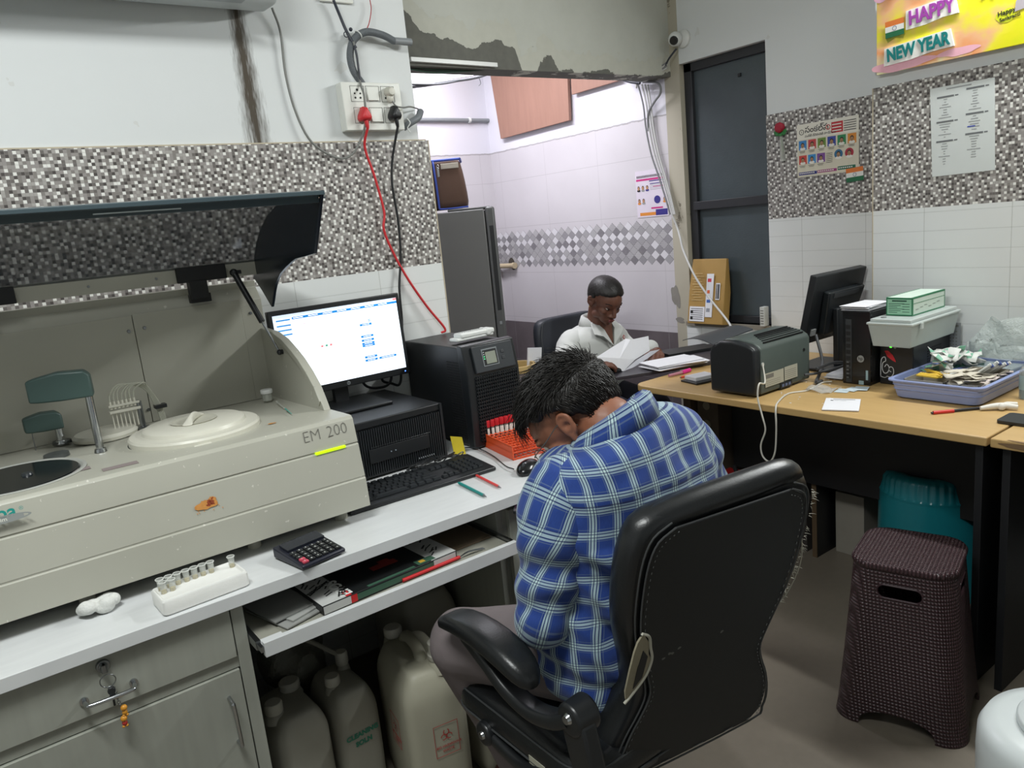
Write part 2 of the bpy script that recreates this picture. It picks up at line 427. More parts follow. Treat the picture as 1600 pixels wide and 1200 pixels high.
box(b, XW, XW+.2, 2.575, 2.67, 0, 2.8, 3)
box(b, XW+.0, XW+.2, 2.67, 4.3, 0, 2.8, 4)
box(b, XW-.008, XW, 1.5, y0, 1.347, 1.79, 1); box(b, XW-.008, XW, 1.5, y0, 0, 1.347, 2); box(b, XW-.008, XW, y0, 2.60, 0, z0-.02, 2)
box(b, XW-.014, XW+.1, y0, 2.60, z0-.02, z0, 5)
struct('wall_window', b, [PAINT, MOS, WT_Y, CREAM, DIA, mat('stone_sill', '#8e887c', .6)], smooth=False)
b = B(); box(b, XC, XW, -2, 1.553, 0, 2.8, 0); box(b, XC-.008, XC, -2, 1.556, 1.353, 1.797, 1); box(b, XC-.008, XC, -2, 1.556, 0, 1.353, 2)
box(b, XC-.009, XW, 1.556, 1.560, 0, 1.797, 3)
struct('wall_column', b, [PAINT, MOS, WT_Y, GROUT], smooth=False)
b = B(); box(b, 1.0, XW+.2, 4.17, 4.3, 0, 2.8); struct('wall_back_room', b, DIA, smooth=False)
b = B(); box(b, .9, 1.0, 2.63, 4.3, 0, 2.8); struct('wall_back_room_side', b, PAINT, smooth=False)
b = B(); box(b, -2.1, -2, -2, 2.63, 0, 2.8); struct('wall_rear', b, PAINT, smooth=False)
b = B(); box(b, -2, XW+.2, -2.1, -2, 0, 2.8); struct('wall_right', b, PAINT, smooth=False)
# window: dark frame, bar and frosted dark panes
WF = mat('dark_window_frame', '#2b2c30', .45); 
def pane_mat():
    t = NT('dark_frosted_pane'); c = t.coord(); n = t.noise(c, 5, 6, .6); n2 = t.noise(t.vscale(c, 60, 60, 160), 1, 3)
    t.base(t.mix(n, hx('#3d4549'), hx('#515b60'))); t.P(Roughness=.3); t.bump(n2, .25, .002); return t.m
PANE = pane_mat()
w = thing('window_1', 'dark framed window with frosted dark panes above the sill', 'window', (XW+.05, 2.34, z0), kind='structure')
for k in ('label', 'category'): del w[k]
b = B(); x0, x1 = XW+.03, XW+.07
box(b, x0, x1, y0, y0+.018, z0, z1); box(b, x0, x1, y1-.045, y1, z0, z1); box(b, x0, x1, y0, y1, z1-.04, z1); box(b, x0, x1, y0, y1, z0, z0+.035)
box(b, x0-.01, x1, y0, y1-.03, 1.415, 1.455); obj('window_frame', b, WF, w, bev=.002)
b = B(); box(b, x0+.02, x0+.028, y0+.01, y1-.04, 1.45, z1-.03); obj('pane', b, PANE, w, smooth=False)
b = B(); box(b, x0+.02, x0+.028, y0+.01, y1-.04, z0+.03, 1.42); obj('pane', b, PANE, w, smooth=False)
b = B(); box(b, x0+.012, x0+.02, 2.262, 2.276, 1.985, 2.0); obj('latch', b, mat('black_plastic', '#1d1f21', .4), w)

# ---------------------------------------------------------------- white laminate counter with cabinets
LAM = NT('worktop_laminate'); _c = LAM.coord(); LAM.base(LAM.mix(LAM.noise(LAM.vscale(_c, 12, 60, 12), 1, 4), hx('#c6c8c9'), hx('#d6d8d8'))); LAM.P(Roughness=.42); LAM = LAM.m
def wood_grey(name, a, b_, ax=(60, 60, 3)):
    t = NT(name); c = t.coord(); n = t.noise(t.vscale(c, *ax), 1, 5, .6); n2 = t.noise(t.vscale(c, ax[0]*4, ax[1]*4, ax[2]*4), 1, 3)
    col = t.mix(n, hx(a), hx(b_)); col = t.mix(t.math('MULTIPLY', n2, .25), col, hx('#77776f')); t.base(col); t.P(Roughness=.5); return t.m
CAB = wood_grey('cabinet_laminate', '#8d8f86', '#a3a59b')
CABE = mat('cabinet_edge', '#a8a697', .5)
CHROME = mat('chrome', '#b9bcbf', .18, 1); STEEL = mat('steel', '#8f9294', .3, 1)
BLK = mat('black_plastic', '#1d1f21', .4); BLK2 = mat('matte_black', '#141517', .6); DGREY = mat('dark_grey_plastic', '#34373a', .45)
WHT = mat('white_plastic', '#dcdedb', .35)
b = B(); box(b, -1.2, 1.62, 1.555, YL-.01, .722, .75)
o = obj('worktop', b, LAM, None, bev=.001, loc=(.2, 1.95, .722)); tag(o, 'long white laminate worktop under the analyzer, keyboard and computer', 'worktop')
t = thing('cabinet', 'grey laminate cabinet with a locked drawer over a door under the worktop', 'cabinet', (-.3, 1.9, 0))
b = B(); box(b, -1.2, .352, 1.60, YL-.01, .04, .722); box(b, .352, .378, 1.578, YL-.01, .0, .722); box(b, -1.2, .352, 1.582, 1.60, .578, .604)
box(b, -1.2, .352, 1.582, 1.60, .04, .06); obj('carcass', b, CAB, t, bev=.001)
b = B(); box(b, -1.2, .349, 1.574, 1.60, .606, .718); dr = obj('drawer', b, CAB, t, bev=.0015)
b = B(); pts = [(.063, 1.574, .641), (.065, 1.552, .641), (.075, 1.545, .641), (.137, 1.545, .640), (.148, 1.552, .640), (.150, 1.574, .640)]
tube(b, pts, .0042, 10); cyl(b, (.063, 1.574, .641), (.063, 1.570, .641), .008); cyl(b, (.150, 1.574, .640), (.150, 1.570, .640), .008)
obj('handle', b, CHROME, dr, label='bow shaped chrome handle')
b = B(); cyl(b, (.106, 1.576, .697), (.106, 1.566, .697), .013, .012, 24); cyl(b, (.106, 1.568, .697), (.106, 1.563, .697), .008, .008, 20); obj('lock', b, STEEL, dr, bev=.001)
b = B(); box(b, -1.2, .349, 1.576, 1.60, .062, .576); do = obj('door', b, CAB, t, bev=.0015)
b = B(); tube(b, [(.317, 1.577, .522), (.317, 1.553, .520), (.3175, 1.548, .510), (.319, 1.548, .430), (.319, 1.553, .418), (.319, 1.577, .416)], .0045, 10)
obj('handle', b, CHROME, do, label='upright chrome handle')
# key ring hanging in the lock
t = thing('key_ring', 'keys on a wire ring with two orange charms hanging in the drawer lock', 'keys', (.108, 1.56, .675))
b = B(); box(b, .104, .108, 1.552, 1.566, .690, .706); cyl(b, (.106, 1.556, .690), (.106, 1.556, .706), .006); obj('inserted_key', b, STEEL, t)
b = B(); torus(b, (.107, 1.555, .672), .0135, .0011, (0.1, 1, .1)); obj('ring', b, STEEL, t)
b = B(); box(b, .104, .114, 1.548, 1.552, .640, .660); box(b, .107, .111, 1.549, 1.551, .620, .642); cyl(b, (.109, 1.547, .652), (.109, 1.553, .652), .007); obj('key', b, BLK, t, bev=.001)
b = B()
for i in range(8): torus(b, (.1135+.0005*i, 1.551, .656-.0055*i), .0028, .0008, (i % 2, (i+1) % 2, 0), 12, 6)
obj('chain', b, STEEL, t)
OR_ = mat('orange_charm', '#c98a2a', .4); RED_ = mat('red_charm', '#a8302a', .4)
for cx, cz in ((.1225, .6095), (.1185, .588)):
    b = B(); ball(b, (cx, 1.549, cz), (.0062, .006, .0062)); ball(b, (cx, 1.549, cz-.0095), (.005, .0045, .006), mi=1 if cx < .12 else 0)
    ball(b, (cx-.003, 1.548, cz-.0155), .0028, mi=0); ball(b, (cx+.003, 1.548, cz-.0155), .0028, mi=0)
    obj('charm', b, [OR_, RED_], t)
# right hand panel of the knee hole and cabinet behind the man
t = thing('side_cabinet', 'grey laminate cabinet end panel at the right of the keyboard tray', 'cabinet', (1.3, 1.9, 0))
b = B(); box(b, 1.058, 1.078, 1.60, YL-.01, 0, .722); box(b, 1.078, 1.60, 1.60, YL-.01, 0, .722); obj('carcass', b, CAB, t, bev=.001)
b = B(); box(b, 1.09, 1.59, 1.585, 1.60, .05, .70); obj('door', b, CAB, t, bev=.001)
# keyboard tray pulled out under the worktop
t = thing('keyboard_tray', 'pull-out white shelf on slide rails below the worktop', 'shelf', (.7, 1.7, .62))
b = B(); box(b, .392, 1.046, 1.515, 1.93, .622, .636, 0); box(b, .388, 1.050, 1.50, 1.515, .618, .650, 1); box(b, .388, .44, 1.515, 1.55, .636, .6365, 1)
obj('board', b, [wood_grey('tray_board', '#8f8e83', '#a09f93', (20, 3, 20)), LAM], t, bev=.001)
b = B(); box(b, .379, .390, 1.53, 1.95, .625, .645); box(b, .381, .388, 1.505, 1.6, .629, .641); obj('slide_rail', b, STEEL, t)
b = B(); box(b, 1.048, 1.057, 1.53, 1.95, .625, .645); obj('slide_rail', b, STEEL, t)

# ---------------------------------------------------------------- analyzer
AN0, AN1 = -.22, .755
IV = NT('ivory_enamel'); _c = IV.coord(); _n = IV.noise(_c, 3, 4); _col = IV.mix(_n, hx('#a6a599'), hx('#b5b4a8'))
_x, _y, _z = IV.sep(_c)
_sp = IV.math('MULTIPLY', IV.math('LESS_THAN', IV.noise(IV.vscale(_c, 70, 70, 70), 1, 2), .27), .6)
_col = IV.mix(_sp, _col, hx('#dcdad0')); IV.base(_col); IV.P(Roughness=.38); IV = IV.m
IVP = mat('ivory_panel', '#a8a79b', .45, var=.04, vs=6); IVW = mat('off_white_plastic', '#cfcdc0', .35, var=.04)
CHK = mat('dark_rubber', '#24272a', .6)
t = thing('chemistry_analyzer', 'large ivory benchtop analyzer with its dark tinted lid raised and EM 200 on the front', 'analyzer', (.3, 2.0, .75))
AT = t
def ext_x(bm, prof, x0, x1, mi=0): prism(bm, [(x0, y, z) for y, z in prof], (x1-x0, 0, 0), mi)
b = B()
prof = [(1.703, .790), (1.707, .862), (1.710, .864), (1.710, .867), (1.709, .868), (1.722, .948), (1.726, .950), (1.726, .953), (1.7235, .954), (1.734, 1.012), (1.742, 1.019), (1.756, 1.0195),
        (2.27, 1.005), (2.27, 1.30), (2.30, 1.335), (2.30, 1.353), (2.345, 1.353), (2.345, .79), (1.75, .79)]
ext_x(b, prof, AN0, AN1)
body = obj('housing', b, IV, t, bev=.0025, bseg=2)
b = B()
for x in (AN0+.05, .12, .48, AN1-.05):
    for y in (1.78, 2.28): cyl(b, (x, y, .75), (x, y, .792), .016)
box(b, AN0+.02, AN1-.02, 1.77, 2.33, .772, .792); obj('foot_base', b, IVP, t)
# right cheek: quarter arch
arc = [(1.866, 1.016), (1.880, 1.040), (1.905, 1.077), (1.945, 1.112), (1.99, 1.143), (2.035, 1.166), (2.09, 1.19), (2.16, 1.207), (2.27, 1.214)]
def shrink(d):
    return [(y+d*.75, z-d) for y, z in arc[1:-1]]
for xs, nm in ((AN1-.022, 'cheek'), (AN0, 'cheek')):
    b = B(); ext_x(b, arc+[(2.30, 1.214), (2.30, 1.0)], xs+.004, xs+.022)
    inner = shrink(.014); outer = arc[1:-1]
    for i in range(len(inner)-1):
        prism(b, [(xs, *outer[i]), (xs, *outer[i+1]), (xs, *inner[i+1]), (xs, *inner[i])], (.006, 0, 0))
    obj(nm, b, IV, t, bev=.0015)
# back panels with screws
b = B(); box(b, AN0+.01, .3985, 2.262, 2.272, 1.006, 1.302); pa = obj('back_panel', b, IVP, t, bev=.0008)
b = B(); box(b, .4005, .69, 2.262, 2.272, 1.006, 1.305); box(b, .69, .748, 2.262, 2.272, 1.006, 1.283); pb = obj('back_panel', b, IVP, t, bev=.0008)
for x, z, p in ((.385, 1.262, pa), (.425, 1.265, pb), (.715, 1.262, pb), (.395, 1.042, pb)):
    b = B(); cyl(b, (x, 2.262, z), (x, 2.258, z), .0048, .004, 14); box(b, x-.003, x+.003, 2.2572, 2.2582, z-.0006, z+.0006); obj('screw', b, STEEL, p)
# deck seam and labels
b = B(); box(b, .125, .185, 1.835, 1.86, 1.0185, 1.0192); box(b, .20, .27, 1.775, 1.80, 1.0195, 1.0203); obj('deck_label', b, mat('mauve_label', '#8b7f7e', .5), t)
# covered reagent disc
cx, cy = .438, 1.962
b = B(); lathe(b, [(0, 1.010), (.150, 1.010), (.153, 1.014), (.153, 1.026), (.149, 1.031), (.122, 1.034), (.119, 1.041), (.112, 1.045), (.04, 1.047), (0, 1.047)], (cx, cy, 0), 64)
rd = obj('reagent_cover', b, IVW, t, angle=30)
b = B(); torus(b, (cx, cy, 1.0125), .1535, .0018, seg=64, mi=0); obj('seal_ring', b, CHK, rd)
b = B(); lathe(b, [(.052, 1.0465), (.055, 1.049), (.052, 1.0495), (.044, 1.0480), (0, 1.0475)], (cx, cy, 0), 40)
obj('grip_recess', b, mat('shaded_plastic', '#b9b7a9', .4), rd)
b = B(); Mg = Matrix.Translation((cx, cy, 1.047)) @ Matrix.Rotation(math.radians(60), 4, 'Z')
ring = []
for i, (px, hh, ww) in enumerate([(-.062, .002, .024), (-.04, .012, .012), (-.015, .022, .009), (.015, .022, .009), (.04, .012, .012), (.062, .002, .024)]):
    ring.append([Mg @ V(px, -ww, -.001), Mg @ V(px, -ww*.6, hh), Mg @ V(px, ww*.6, hh), Mg @ V(px, ww, -.001)])
loft(b, ring); obj('grip', b, IVW, rd, sub=2)
b = B(); box(b, cx-.045, cx-.005, cy-.158, cy-.149, 1.013, 1.02); obj('index_tab', b, IVW, rd, bev=.002)
# dark cuvette carousel
cx2, cy2 = .052, 1.905
b = B(); lathe(b, [(.122, 1.012), (.131, 1.013), (.134, 1.020), (.130, 1.0225), (.124, 1.0205), (.120, 1.014)], (cx2, cy2, 0), 64); obj('carousel_ring', b, mat('grey_ring', '#a7a8a2', .35), t, angle=60)
b = B(); lathe(b, [(0, 1.0212), (.118, 1.0212), (.121, 1.018), (.121, 1.012), (0, 1.012)], (cx2, cy2, 0), 64); ca = obj('carousel_cover', b, mat('smoke_black_cover', '#101418', .12, spec=.6), t, angle=30)
b = B(); cyl(b, (cx2+.02, cy2, 1.021), (cx2+.02, cy2, 1.0255), .012, .010, 20); obj('centre_knob', b, mat('smoke_knob', '#2b3034', .3), ca)
# grey green probe arms
TEAL = mat('grey_green_plastic', '#3f5450', .45, var=.05)
def probe(px, py, zt, L, hgt, ang, rod2, label):
    a = thing_child('probe_arm', AT, label)
    R_ = Matrix.Translation((px, py, 0)) @ Matrix.Rotation(ang, 4, 'Z')
    b = B(); sec = []
    for u, w_, h0, h1 in ((-.012, .022, 0, .80), (0.0, .024, 0, 1.0), (L*.45, .022, .0, 1.06), (L*.85, .018, .04, .94), (L, .015, .08, .86)):
        sec.append([R_ @ V(-u, -w_, zt+h0*hgt), R_ @ V(-u, w_, zt+h0*hgt), R_ @ V(-u, w_*.82, zt+h1*hgt), R_ @ V(-u, -w_*.82, zt+h1*hgt)])
    loft(b, sec); h = obj('probe_head', b, TEAL, a, bev=.004, smooth=True)
    b = B(); cyl(b, R_ @ V(0, 0, 1.01), R_ @ V(0, 0, zt+.003), .0085, .0085, 20); cyl(b, R_ @ V(0, 0, 1.014), R_ @ V(0, 0, 1.022), .014, .012, 20)
    obj('chrome_post', b, CHROME, a)
    if rod2:
        b = B(); cyl(b, R_ @ V(-L*.8, 0, zt-.045), R_ @ V(-L*.8, 0, zt+.01), .0012); obj('needle', b, STEEL, a)
def thing_child(name, parent, label=None):
    o = D.objects.new(name, None); COL.objects.link(o); o.parent = parent; TW[o.name] = TW[parent.name].copy()
    if label: o['label'] = label
    return o
_ph = PZ(157, 703, 1.018); 
probe(_ph.x, _ph.y, PY(140, 618, _ph.y).z, .118, .062, math.radians(-12), False, 'tall probe arm')
_pl = PZ(96, 690, 1.018)
probe(_pl.x, _pl.y, PY(92, 668, _pl.y).z, .072, .044, math.radians(0), True, 'short probe arm')
b = B(); _q = PZ(97, 690, 1.016); cyl(b, (_q.x, _q.y, 1.012), (_q.x, _q.y, 1.0195), .022, .021, 28); obj('wash_well', b, mat('well_grey', '#4c4f4e', .4), AT); b = B(); _q = PZ(88, 710, 1.018); cyl(b, (_q.x, _q.y, 1.012), (_q.x, _q.y, 1.0205), .028, .027, 28)
obj('wash_well', b, mat('well_grey', '#4c4f4e', .4), AT)
b = B(); _q = PZ(165, 678, 1.018)
lathe(b, [(0, 1.012), (.075, 1.012), (.077, 1.020), (.070, 1.027), (.03, 1.029), (0, 1.029)], (_q.x, _q.y, 0), 40); obj('reaction_cover', b, IVW, AT)
# wash station: manifold with clear tubes bent over into the deck
cl = mat('clear_tubing', '#c9cabb', .15, alpha=.55, ior=1.4)
st = thing_child('wash_station', AT)
wy = 2.17; base_ = PY(215, 668, wy)
wx = base_.x
b = B(); cyl(b, (wx+.012, wy, 1.012), (wx+.012, wy, 1.09), .004); cyl(b, (wx+.020, wy+.01, 1.012), (wx+.020, wy+.01, 1.085), .003); box(b, wx-.0, wx+.03, wy-.014, wy+.014, 1.010, 1.017); obj('stand', b, STEEL, st)
b = B(); box(b, wx-.058, wx+.016, wy-.008, wy+.008, 1.067, 1.074); box(b, wx-.058, wx+.016, wy-.006, wy+.006, 1.083, 1.089); obj('manifold', b, IVW, st, bev=.001)
for i in range(7):
    x = wx-.052+i*.0095
    b = B(); cyl(b, (x, wy, 1.078), (x, wy, 1.098), .0036, .003); cyl(b, (x, wy, 1.025), (x, wy, 1.07), .0022, .0012, 8); obj('nozzle', b, IVW, st)
    b = B(); tube(b, [(x, wy, 1.095), (x+.004, wy, 1.118+.003*(i % 3)), (x+.030, wy+.003, 1.138-.001*i), (wx+.035+.002*i, wy+.02, 1.115), (wx+.058+.0022*i, wy+.03, 1.06), (wx+.066+.002*i, wy+.03, 1.012)], .0022, 8)
    obj('tube', b, cl, st)
b = B(); box(b, wx+.055, wx+.085, wy+.018, wy+.042, 1.052, 1.062); obj('clip', b, BLK, st, bev=.001)
# lettering, light bar and stain on the front
fx = V(1, 0, 0); fz = V(0, .0105, .058)
LG = mat('engraved_grey', '#6d6c66', .5)
p0 = PY(474, 692, 1.7285)
lettering(AT, [('EM', 0, -.002, .040, -.0010, .92), ('200', .061, -.002, .040, -.0010, .92)], p0, fx, fz, LG)
b = B(); a0 = PY(493, 710, 1.722); ext_x(b, [(1.7185, .9475), (1.7185, .954), (1.727, .954), (1.727, .9475)], a0.x, PY(540, 700, 1.722).x)
obj('status_light', b, mat('lime_light', '#b7e010', .3, emit='#b7e010', es=.9), AT, bev=.001)
p0 = PY(-36, 822, 1.7165)
lettering(AT, [('Erba', 0, 0, .036, .0007, 1.0)], p0, fx, V(0, .013, .08), mat('teal_print', '#1f8f86', .4))
_e = PY(30, 797, 1.7165); lettering(AT, [('®', 0, 0, .010)], _e, fx, V(0, .013, .08), mat('teal_print', '#1f8f86', .4), 'registered_mark')
b = B(); Mx = place(PY(6, 812, 1.7155), fx, V(0, .013, .08))
pts = [(.046*math.cos(a), .0075*math.sin(a)) for a in [2*PI*i/40 for i in range(40)]]; pin = [(x*.93-.002, y*.62) for x, y in pts]
for i in range(40):
    j = (i+1) % 40
    quadm(b, [Mx @ V(*pts[i], .0008), Mx @ V(*pts[j], .0008), Mx @ V(*pin[j], .0008), Mx @ V(*pin[i], .0008)])
box(b, -.05, .033, -.0045, .004, .0004, .0007, 0, Mx); obj('logo_swoosh', b, mat('silver_print', '#8d918f', .4), AT, smooth=False)
lettering(AT, [('Mannheim', -.045, -.0035, .0105, .0002, 1.15)], PY(6, 812, 1.7155), fx, V(0, .013, .08), mat('pale_print', '#d6d6cc', .4), 'logo_subtitle', lift=.0009)
def blob(bm, Mx, cx, cy, rx, ry, seed, mi=0, lift=.0006, n=40, rough=.35):
    rnd = random.Random(seed); ph = [rnd.uniform(0, 6.28) for _ in range(6)]
    c = bm.verts.new(Mx @ V(cx, cy, lift)); vs = []
    for i in range(n):
        a = 2*PI*i/n; k = 1+rough*sum(math.sin((q+2)*a+ph[q])/(q+1.5) for q in range(6))*.55
        vs.append(bm.verts.new(Mx @ V(cx+rx*k*math.cos(a), cy+ry*k*math.sin(a), lift)))
    for i in range(n):
        f = bm.faces.new((c, vs[i], vs[(i+1) % n])); f.material_index = mi
b = B(); Mx = place(PY(325, 788, 1.7135), fx, V(0, .013, .08))
blob(b, Mx, -.004, 0, .021, .011, 3, 0); blob(b, Mx, .011, .006, .010, .008, 5, 0, .0007)
for i, (dx, dy, r) in enumerate([(.004, .002, .006), (.009, .005, .005), (.000, -.002, .004), (.010, -.001, .004), (.003, .008, .003), (.011, .011, .003)]): blob(b, Mx, dx, dy, r, r*.7, 10+i, 1, .0008, 20, .5)
for i in range(14): blob(b, Mx, random.uniform(-.03, .03), random.uniform(-.017, .016), .0015, .0011, 30+i, 0, .0006, 10)
obj('rust_stain', b, [mat('orange_stain', '#c98a45', .6, var=.2, vs=200), mat('brown_stain', '#8f4020', .6)], AT, smooth=False)
b = B(); Mx = place(PZ(425, 662, 1.0178), fx, V(0, 1, -.027)); blob(b, Mx, 0, 0, .010, .006, 9, 0, .0012); obj('deck_stain', b, mat('orange_stain', '#c98a45'), AT, smooth=False)
# raised tinted lid
lid = thing_child('lid', AT, 'raised tinted lid')
SM = mat('smoked_acrylic', '#2a3740', .08, alpha=.60, spec=.5)
SMD = mat('smoked_acrylic_side', '#131d27', .22, var=.05)
ps = [(1.711, 1.556), (1.80, 1.566), (1.90, 1.567), (2.01, 1.550), (2.09, 1.528), (2.15, 1.500), (2.205, 1.463), (2.243, 1.425), (2.250, 1.413)]
b = B(); outer = [(AN0-.0, y, z) for y, z in ps]; inner = [(y-.003, z-.004) for y, z in ps]
R_ = [[V(AN0, y, z), V(AN1, y, z)] for y, z in ps]; R2 = [[V(AN0, y, z), V(AN1, y, z)] for y, z in inner]
for i in range(len(ps)-1):
    for r in (R_, R2): quadm(b, [r[i][0], r[i][1], r[i+1][1], r[i+1][0]])
bmesh.ops.remove_doubles(b, verts=b.verts, dist=1e-5)
obj('shield', b, SM, lid)
b = B(); ext_x(b, [(1.706, 1.552), (1.706, 1.561), (1.742, 1.565), (1.742, 1.540), (1.728, 1.536), (1.722, 1.552)], AN0, AN1); obj('front_rail', b, mat('slate_rail', '#3c4a50', .35), lid, bev=.001)
b = B(); a0 = PY(143, 333, 1.715).x; a1 = PY(280, 323, 1.715).x; box(b, a0, a1, 1.702, 1.706, 1.541, 1.5435); obj('grip_strip', b, mat('pale_strip', '#9ba2a2', .3, 1), lid)
wing = [(1.706, 1.562), (1.80, 1.566), (1.90, 1.567), (2.01, 1.55), (2.09, 1.528), (2.15, 1.5), (2.205, 1.463), (2.243, 1.425), (2.262, 1.395), (2.28, 1.362), (2.225, 1.325), (2.166, 1.278),
        (2.150, 1.295), (2.125, 1.325), (2.100, 1.348), (2.06, 1.372), (2.01, 1.389), (1.96, 1.403), (1.93, 1.410), (1.86, 1.415), (1.802, 1.420)]
for x in (AN1-.008, AN0):
    b = B(); ext_x(b, wing, x, x+.008); wg = obj('side_wing', b, SMD, lid, bev=.001)
b = B(); cyl(b, (AN1+.0005, 1.722, 1.548), (AN1+.006, 1.722, 1.548), .004); cyl(b, (AN1-.012, 1.722, 1.548), (AN1-.007, 1.722, 1.548), .004, .003); obj('bolt', b, CHROME, lid)
b = B(); box(b, AN0, .752, 2.247, 2.252, 1.372, 1.415); fl = obj('hinge_flange', b, IVP, lid)
for x in (.14, .31, .475):
    b = B(); z = 1.392; cyl(b, (x, 2.248, z), (x, 2.244, z), .0035, .003, 12); obj('screw', b, STEEL, fl)
for x0 in (.525, .015):
    b = B(); box(b, x0, x0+.132, 2.228, 2.246, 1.372, 1.413); box(b, x0+.028, x0+.075, 2.226, 2.262, 1.325, 1.376); box(b, x0+.026, x0+.082, 2.236, 2.262, 1.314, 1.338); obj('hinge', b, BLK2, lid, bev=.002)
b = B(); s0 = V(.675, 2.222, 1.385); s1 = V(.728, 2.105, 1.155); mid = s0.lerp(s1, .62)
cyl(b, s0, mid, .0085, .0085, 16); ball(b, s0, .011); cyl(b, s0+V(-.01, 0, 0), s0+V(.02, 0, 0), .006); sg = obj('gas_strut', b, BLK, lid)
b = B(); cyl(b, mid, s1, .003, .003, 10); obj('piston_rod', b, STEEL, sg)
b = B(); ball(b, s1, .008); cyl(b, s1, s1+V(.022, 0, 0), .007, .007, 16); cyl(b, s1+V(.012, 0, 0), s1+V(.019, 0, 0), .0125, .0125, 16); obj('ball_joint', b, BLK, sg)
# small specimen pot and a pipette tip left on the deck
p = PZ(424, 618, 1.012); t = thing('specimen_pot', 'small clear pot with a white screw lid standing in the corner of the analyzer deck', 'pot', (p.x-.035, p.y-.07, 1.013))
b = B(); lathe(b, [(0, 0), (.012, 0), (.014, .002), (.015, .022), (.0135, .022), (.012, .003), (0, .002)], seg=24); obj('pot', b, mat('clear_plastic', '#c8cbc2', .15, alpha=.4), t, world=False)
b = B(); lathe(b, [(0, .0225), (.0165, .0225), (.017, .024), (.017, .032), (.016, .0335), (0, .0335)], seg=28); obj('lid', b, WHT, t, world=False)
t = obj('pipette_tip', cyl(cyl(B(), PZ(437, 623, 1.02)-V(.02, .03, 0), PZ(450, 630, 1.02)-V(.03, .05, 0), .003, .002, 10), PZ(452, 631, 1.0215)-V(.03, .05, 0), PZ(462, 637, 1.0215)-V(.035, .06, 0), .0022, .0008, 10, 1), [mat('clear_plastic', '#c8cbc2'), mat('teal_tip', '#5aa79a', .4)], loc=(.70, 2.02, 1.0125))
tag(t, 'clear pipette tip lying on the analyzer deck beside the specimen pot', 'pipette tip')
# ---------------------------------------------------------------- computer on the counter
def slots_mat(name, ax, p, w, c0, c1, rough=.5):
    t = NT(name); c = t.coord(); x = t.sep(c)[ax]
    l = t.math('LESS_THAN', t.math('FRACT', t.math('DIVIDE', t.math('ADD', x, 5), p)), w)
    t.base(t.mix(l, hx(c0), hx(c1))); t.P(Roughness=rough); t.bump(t.math('SUBTRACT', 1, l), .8, .003); return t.m
t = thing('computer_case', 'black computer case lying flat with a ribbed grille, under the lit monitor', 'computer', (.95, 2.15, .75))
b = B(); box(b, .758, 1.162, 2.0, 2.365, .758, .926); box(b, .758, 1.162, 1.995, 2.0, .905, .926); cs = obj('case', b, mat('black_steel_case', '#17191b', .42), t, bev=.003)
b = B()
for i in range(52):
    x = .768+i*.0074; box(b, x, x+.0042, 1.990, 2.001, .764, .902)
box(b, .758, 1.162, 1.993, 2.0, .758, .764); box(b, .758, .766, 1.99, 2.0, .758, .926); box(b, 1.154, 1.162, 1.99, 2.0, .758, .926)
obj('grille', b, mat('grille_black', '#1d2023', .4), t)
b = B(); box(b, .91, 1.11, 1.9885, 1.992, .845, .8465); box(b, .90, 1.10, 1.986, 1.992, .80, .842); dvp = obj('drive_bay', b, BLK, t, bev=.001)
for x in (.97, .985):
    b = B(); cyl(b, (x, 1.986, .822), (x, 1.984, .822), .0018, seg=10); obj('indicator', b, mat('pale_dot', '#8f9aa6', .4), dvp)
for x, y in ((.78, 2.03), (.78, 2.3), (1.14, 2.03), (1.14, 2.3)):
    b = B(); cyl(b, (x, y, .75), (x, y, .76), .012); obj('foot', b, BLK, t)
b = B(); box(b, 1.06, 1.12, 1.99, 1.994, .772, .776); obj('sticker', b, mat('worn_silver', '#8e9296', .3), t)
# monitor
def at_y(x, y, Y): return PY(x, y, Y)
MY = 2.255
M_TL = PY(417, 488, MY); M_TR = PY(618, 458, MY); M_BR = PY(641, 580, MY)
mx0, mx1, mz0, mz1 = .765, 1.210, .986, 1.257
t = thing('monitor', 'lit desktop monitor with a white web page, standing on the black computer case', 'monitor', (.98, 2.2, .927))
TM = Matrix.Translation((0, MY, 1.02)) @ Matrix.Rotation(math.radians(-3), 4, 'X') @ Matrix.Translation((0, -MY, -1.02))
b = B(); box(b, mx0, mx1, MY, MY+.022, mz0, mz1, 0, TM); box(b, mx0+.06, mx1-.06, MY+.02, MY+.040, mz0+.04, mz1-.05, 0, TM); bz = obj('housing', b, BLK, t, bev=.003)
b = B(); sx0, sx1, sz0, sz1 = mx0+.013, mx1-.013, mz0+.022, mz1-.015
box(b, sx0, sx1, MY-.0012, MY, sz0, sz1, 0, TM)
scr = obj('screen', b, mat('lit_screen', '#e8f0f8', .3, emit='#e9f3ff', es=1.15, var=0), t, smooth=False)
b = B(); sw, sh = sx1-sx0, sz1-sz0; Ms = TM @ place((sx0, MY-.0012, sz0), (1, 0, 0), (0, 0, 1)); R = []
def rp(u0, u1, v0, v1, mi): R.append((u0*sw, u1*sw, v0*sh, v1*sh, mi))
rp(0, 1, .965, 1, 1); rp(.0, .135, .68, .965, 2); rp(.14, 1, .925, .955, 0)
for i in range(7): rp(.15+i*.115, .15+i*.115+.075, .935, .946, 3)
for v in (.93, .86, .80, .74): rp(.02, .125, v-.008, v+.008, 0)
for (u0, u1, v) in ((.735, .755, .75), (.66, .76, .70), (.655, .76, .54), (.655, .76, .485), (.655, .76, .44), (.655, .76, .41), (.66, .765, .25), (.66, .765, .205), (.78, .93, .205)): rp(u0, u1, v-.014, v+.014, 0); R.append(((u0+.02)*sw, (u1-.02)*sw, (v-.004)*sh, (v+.004)*sh, 3))
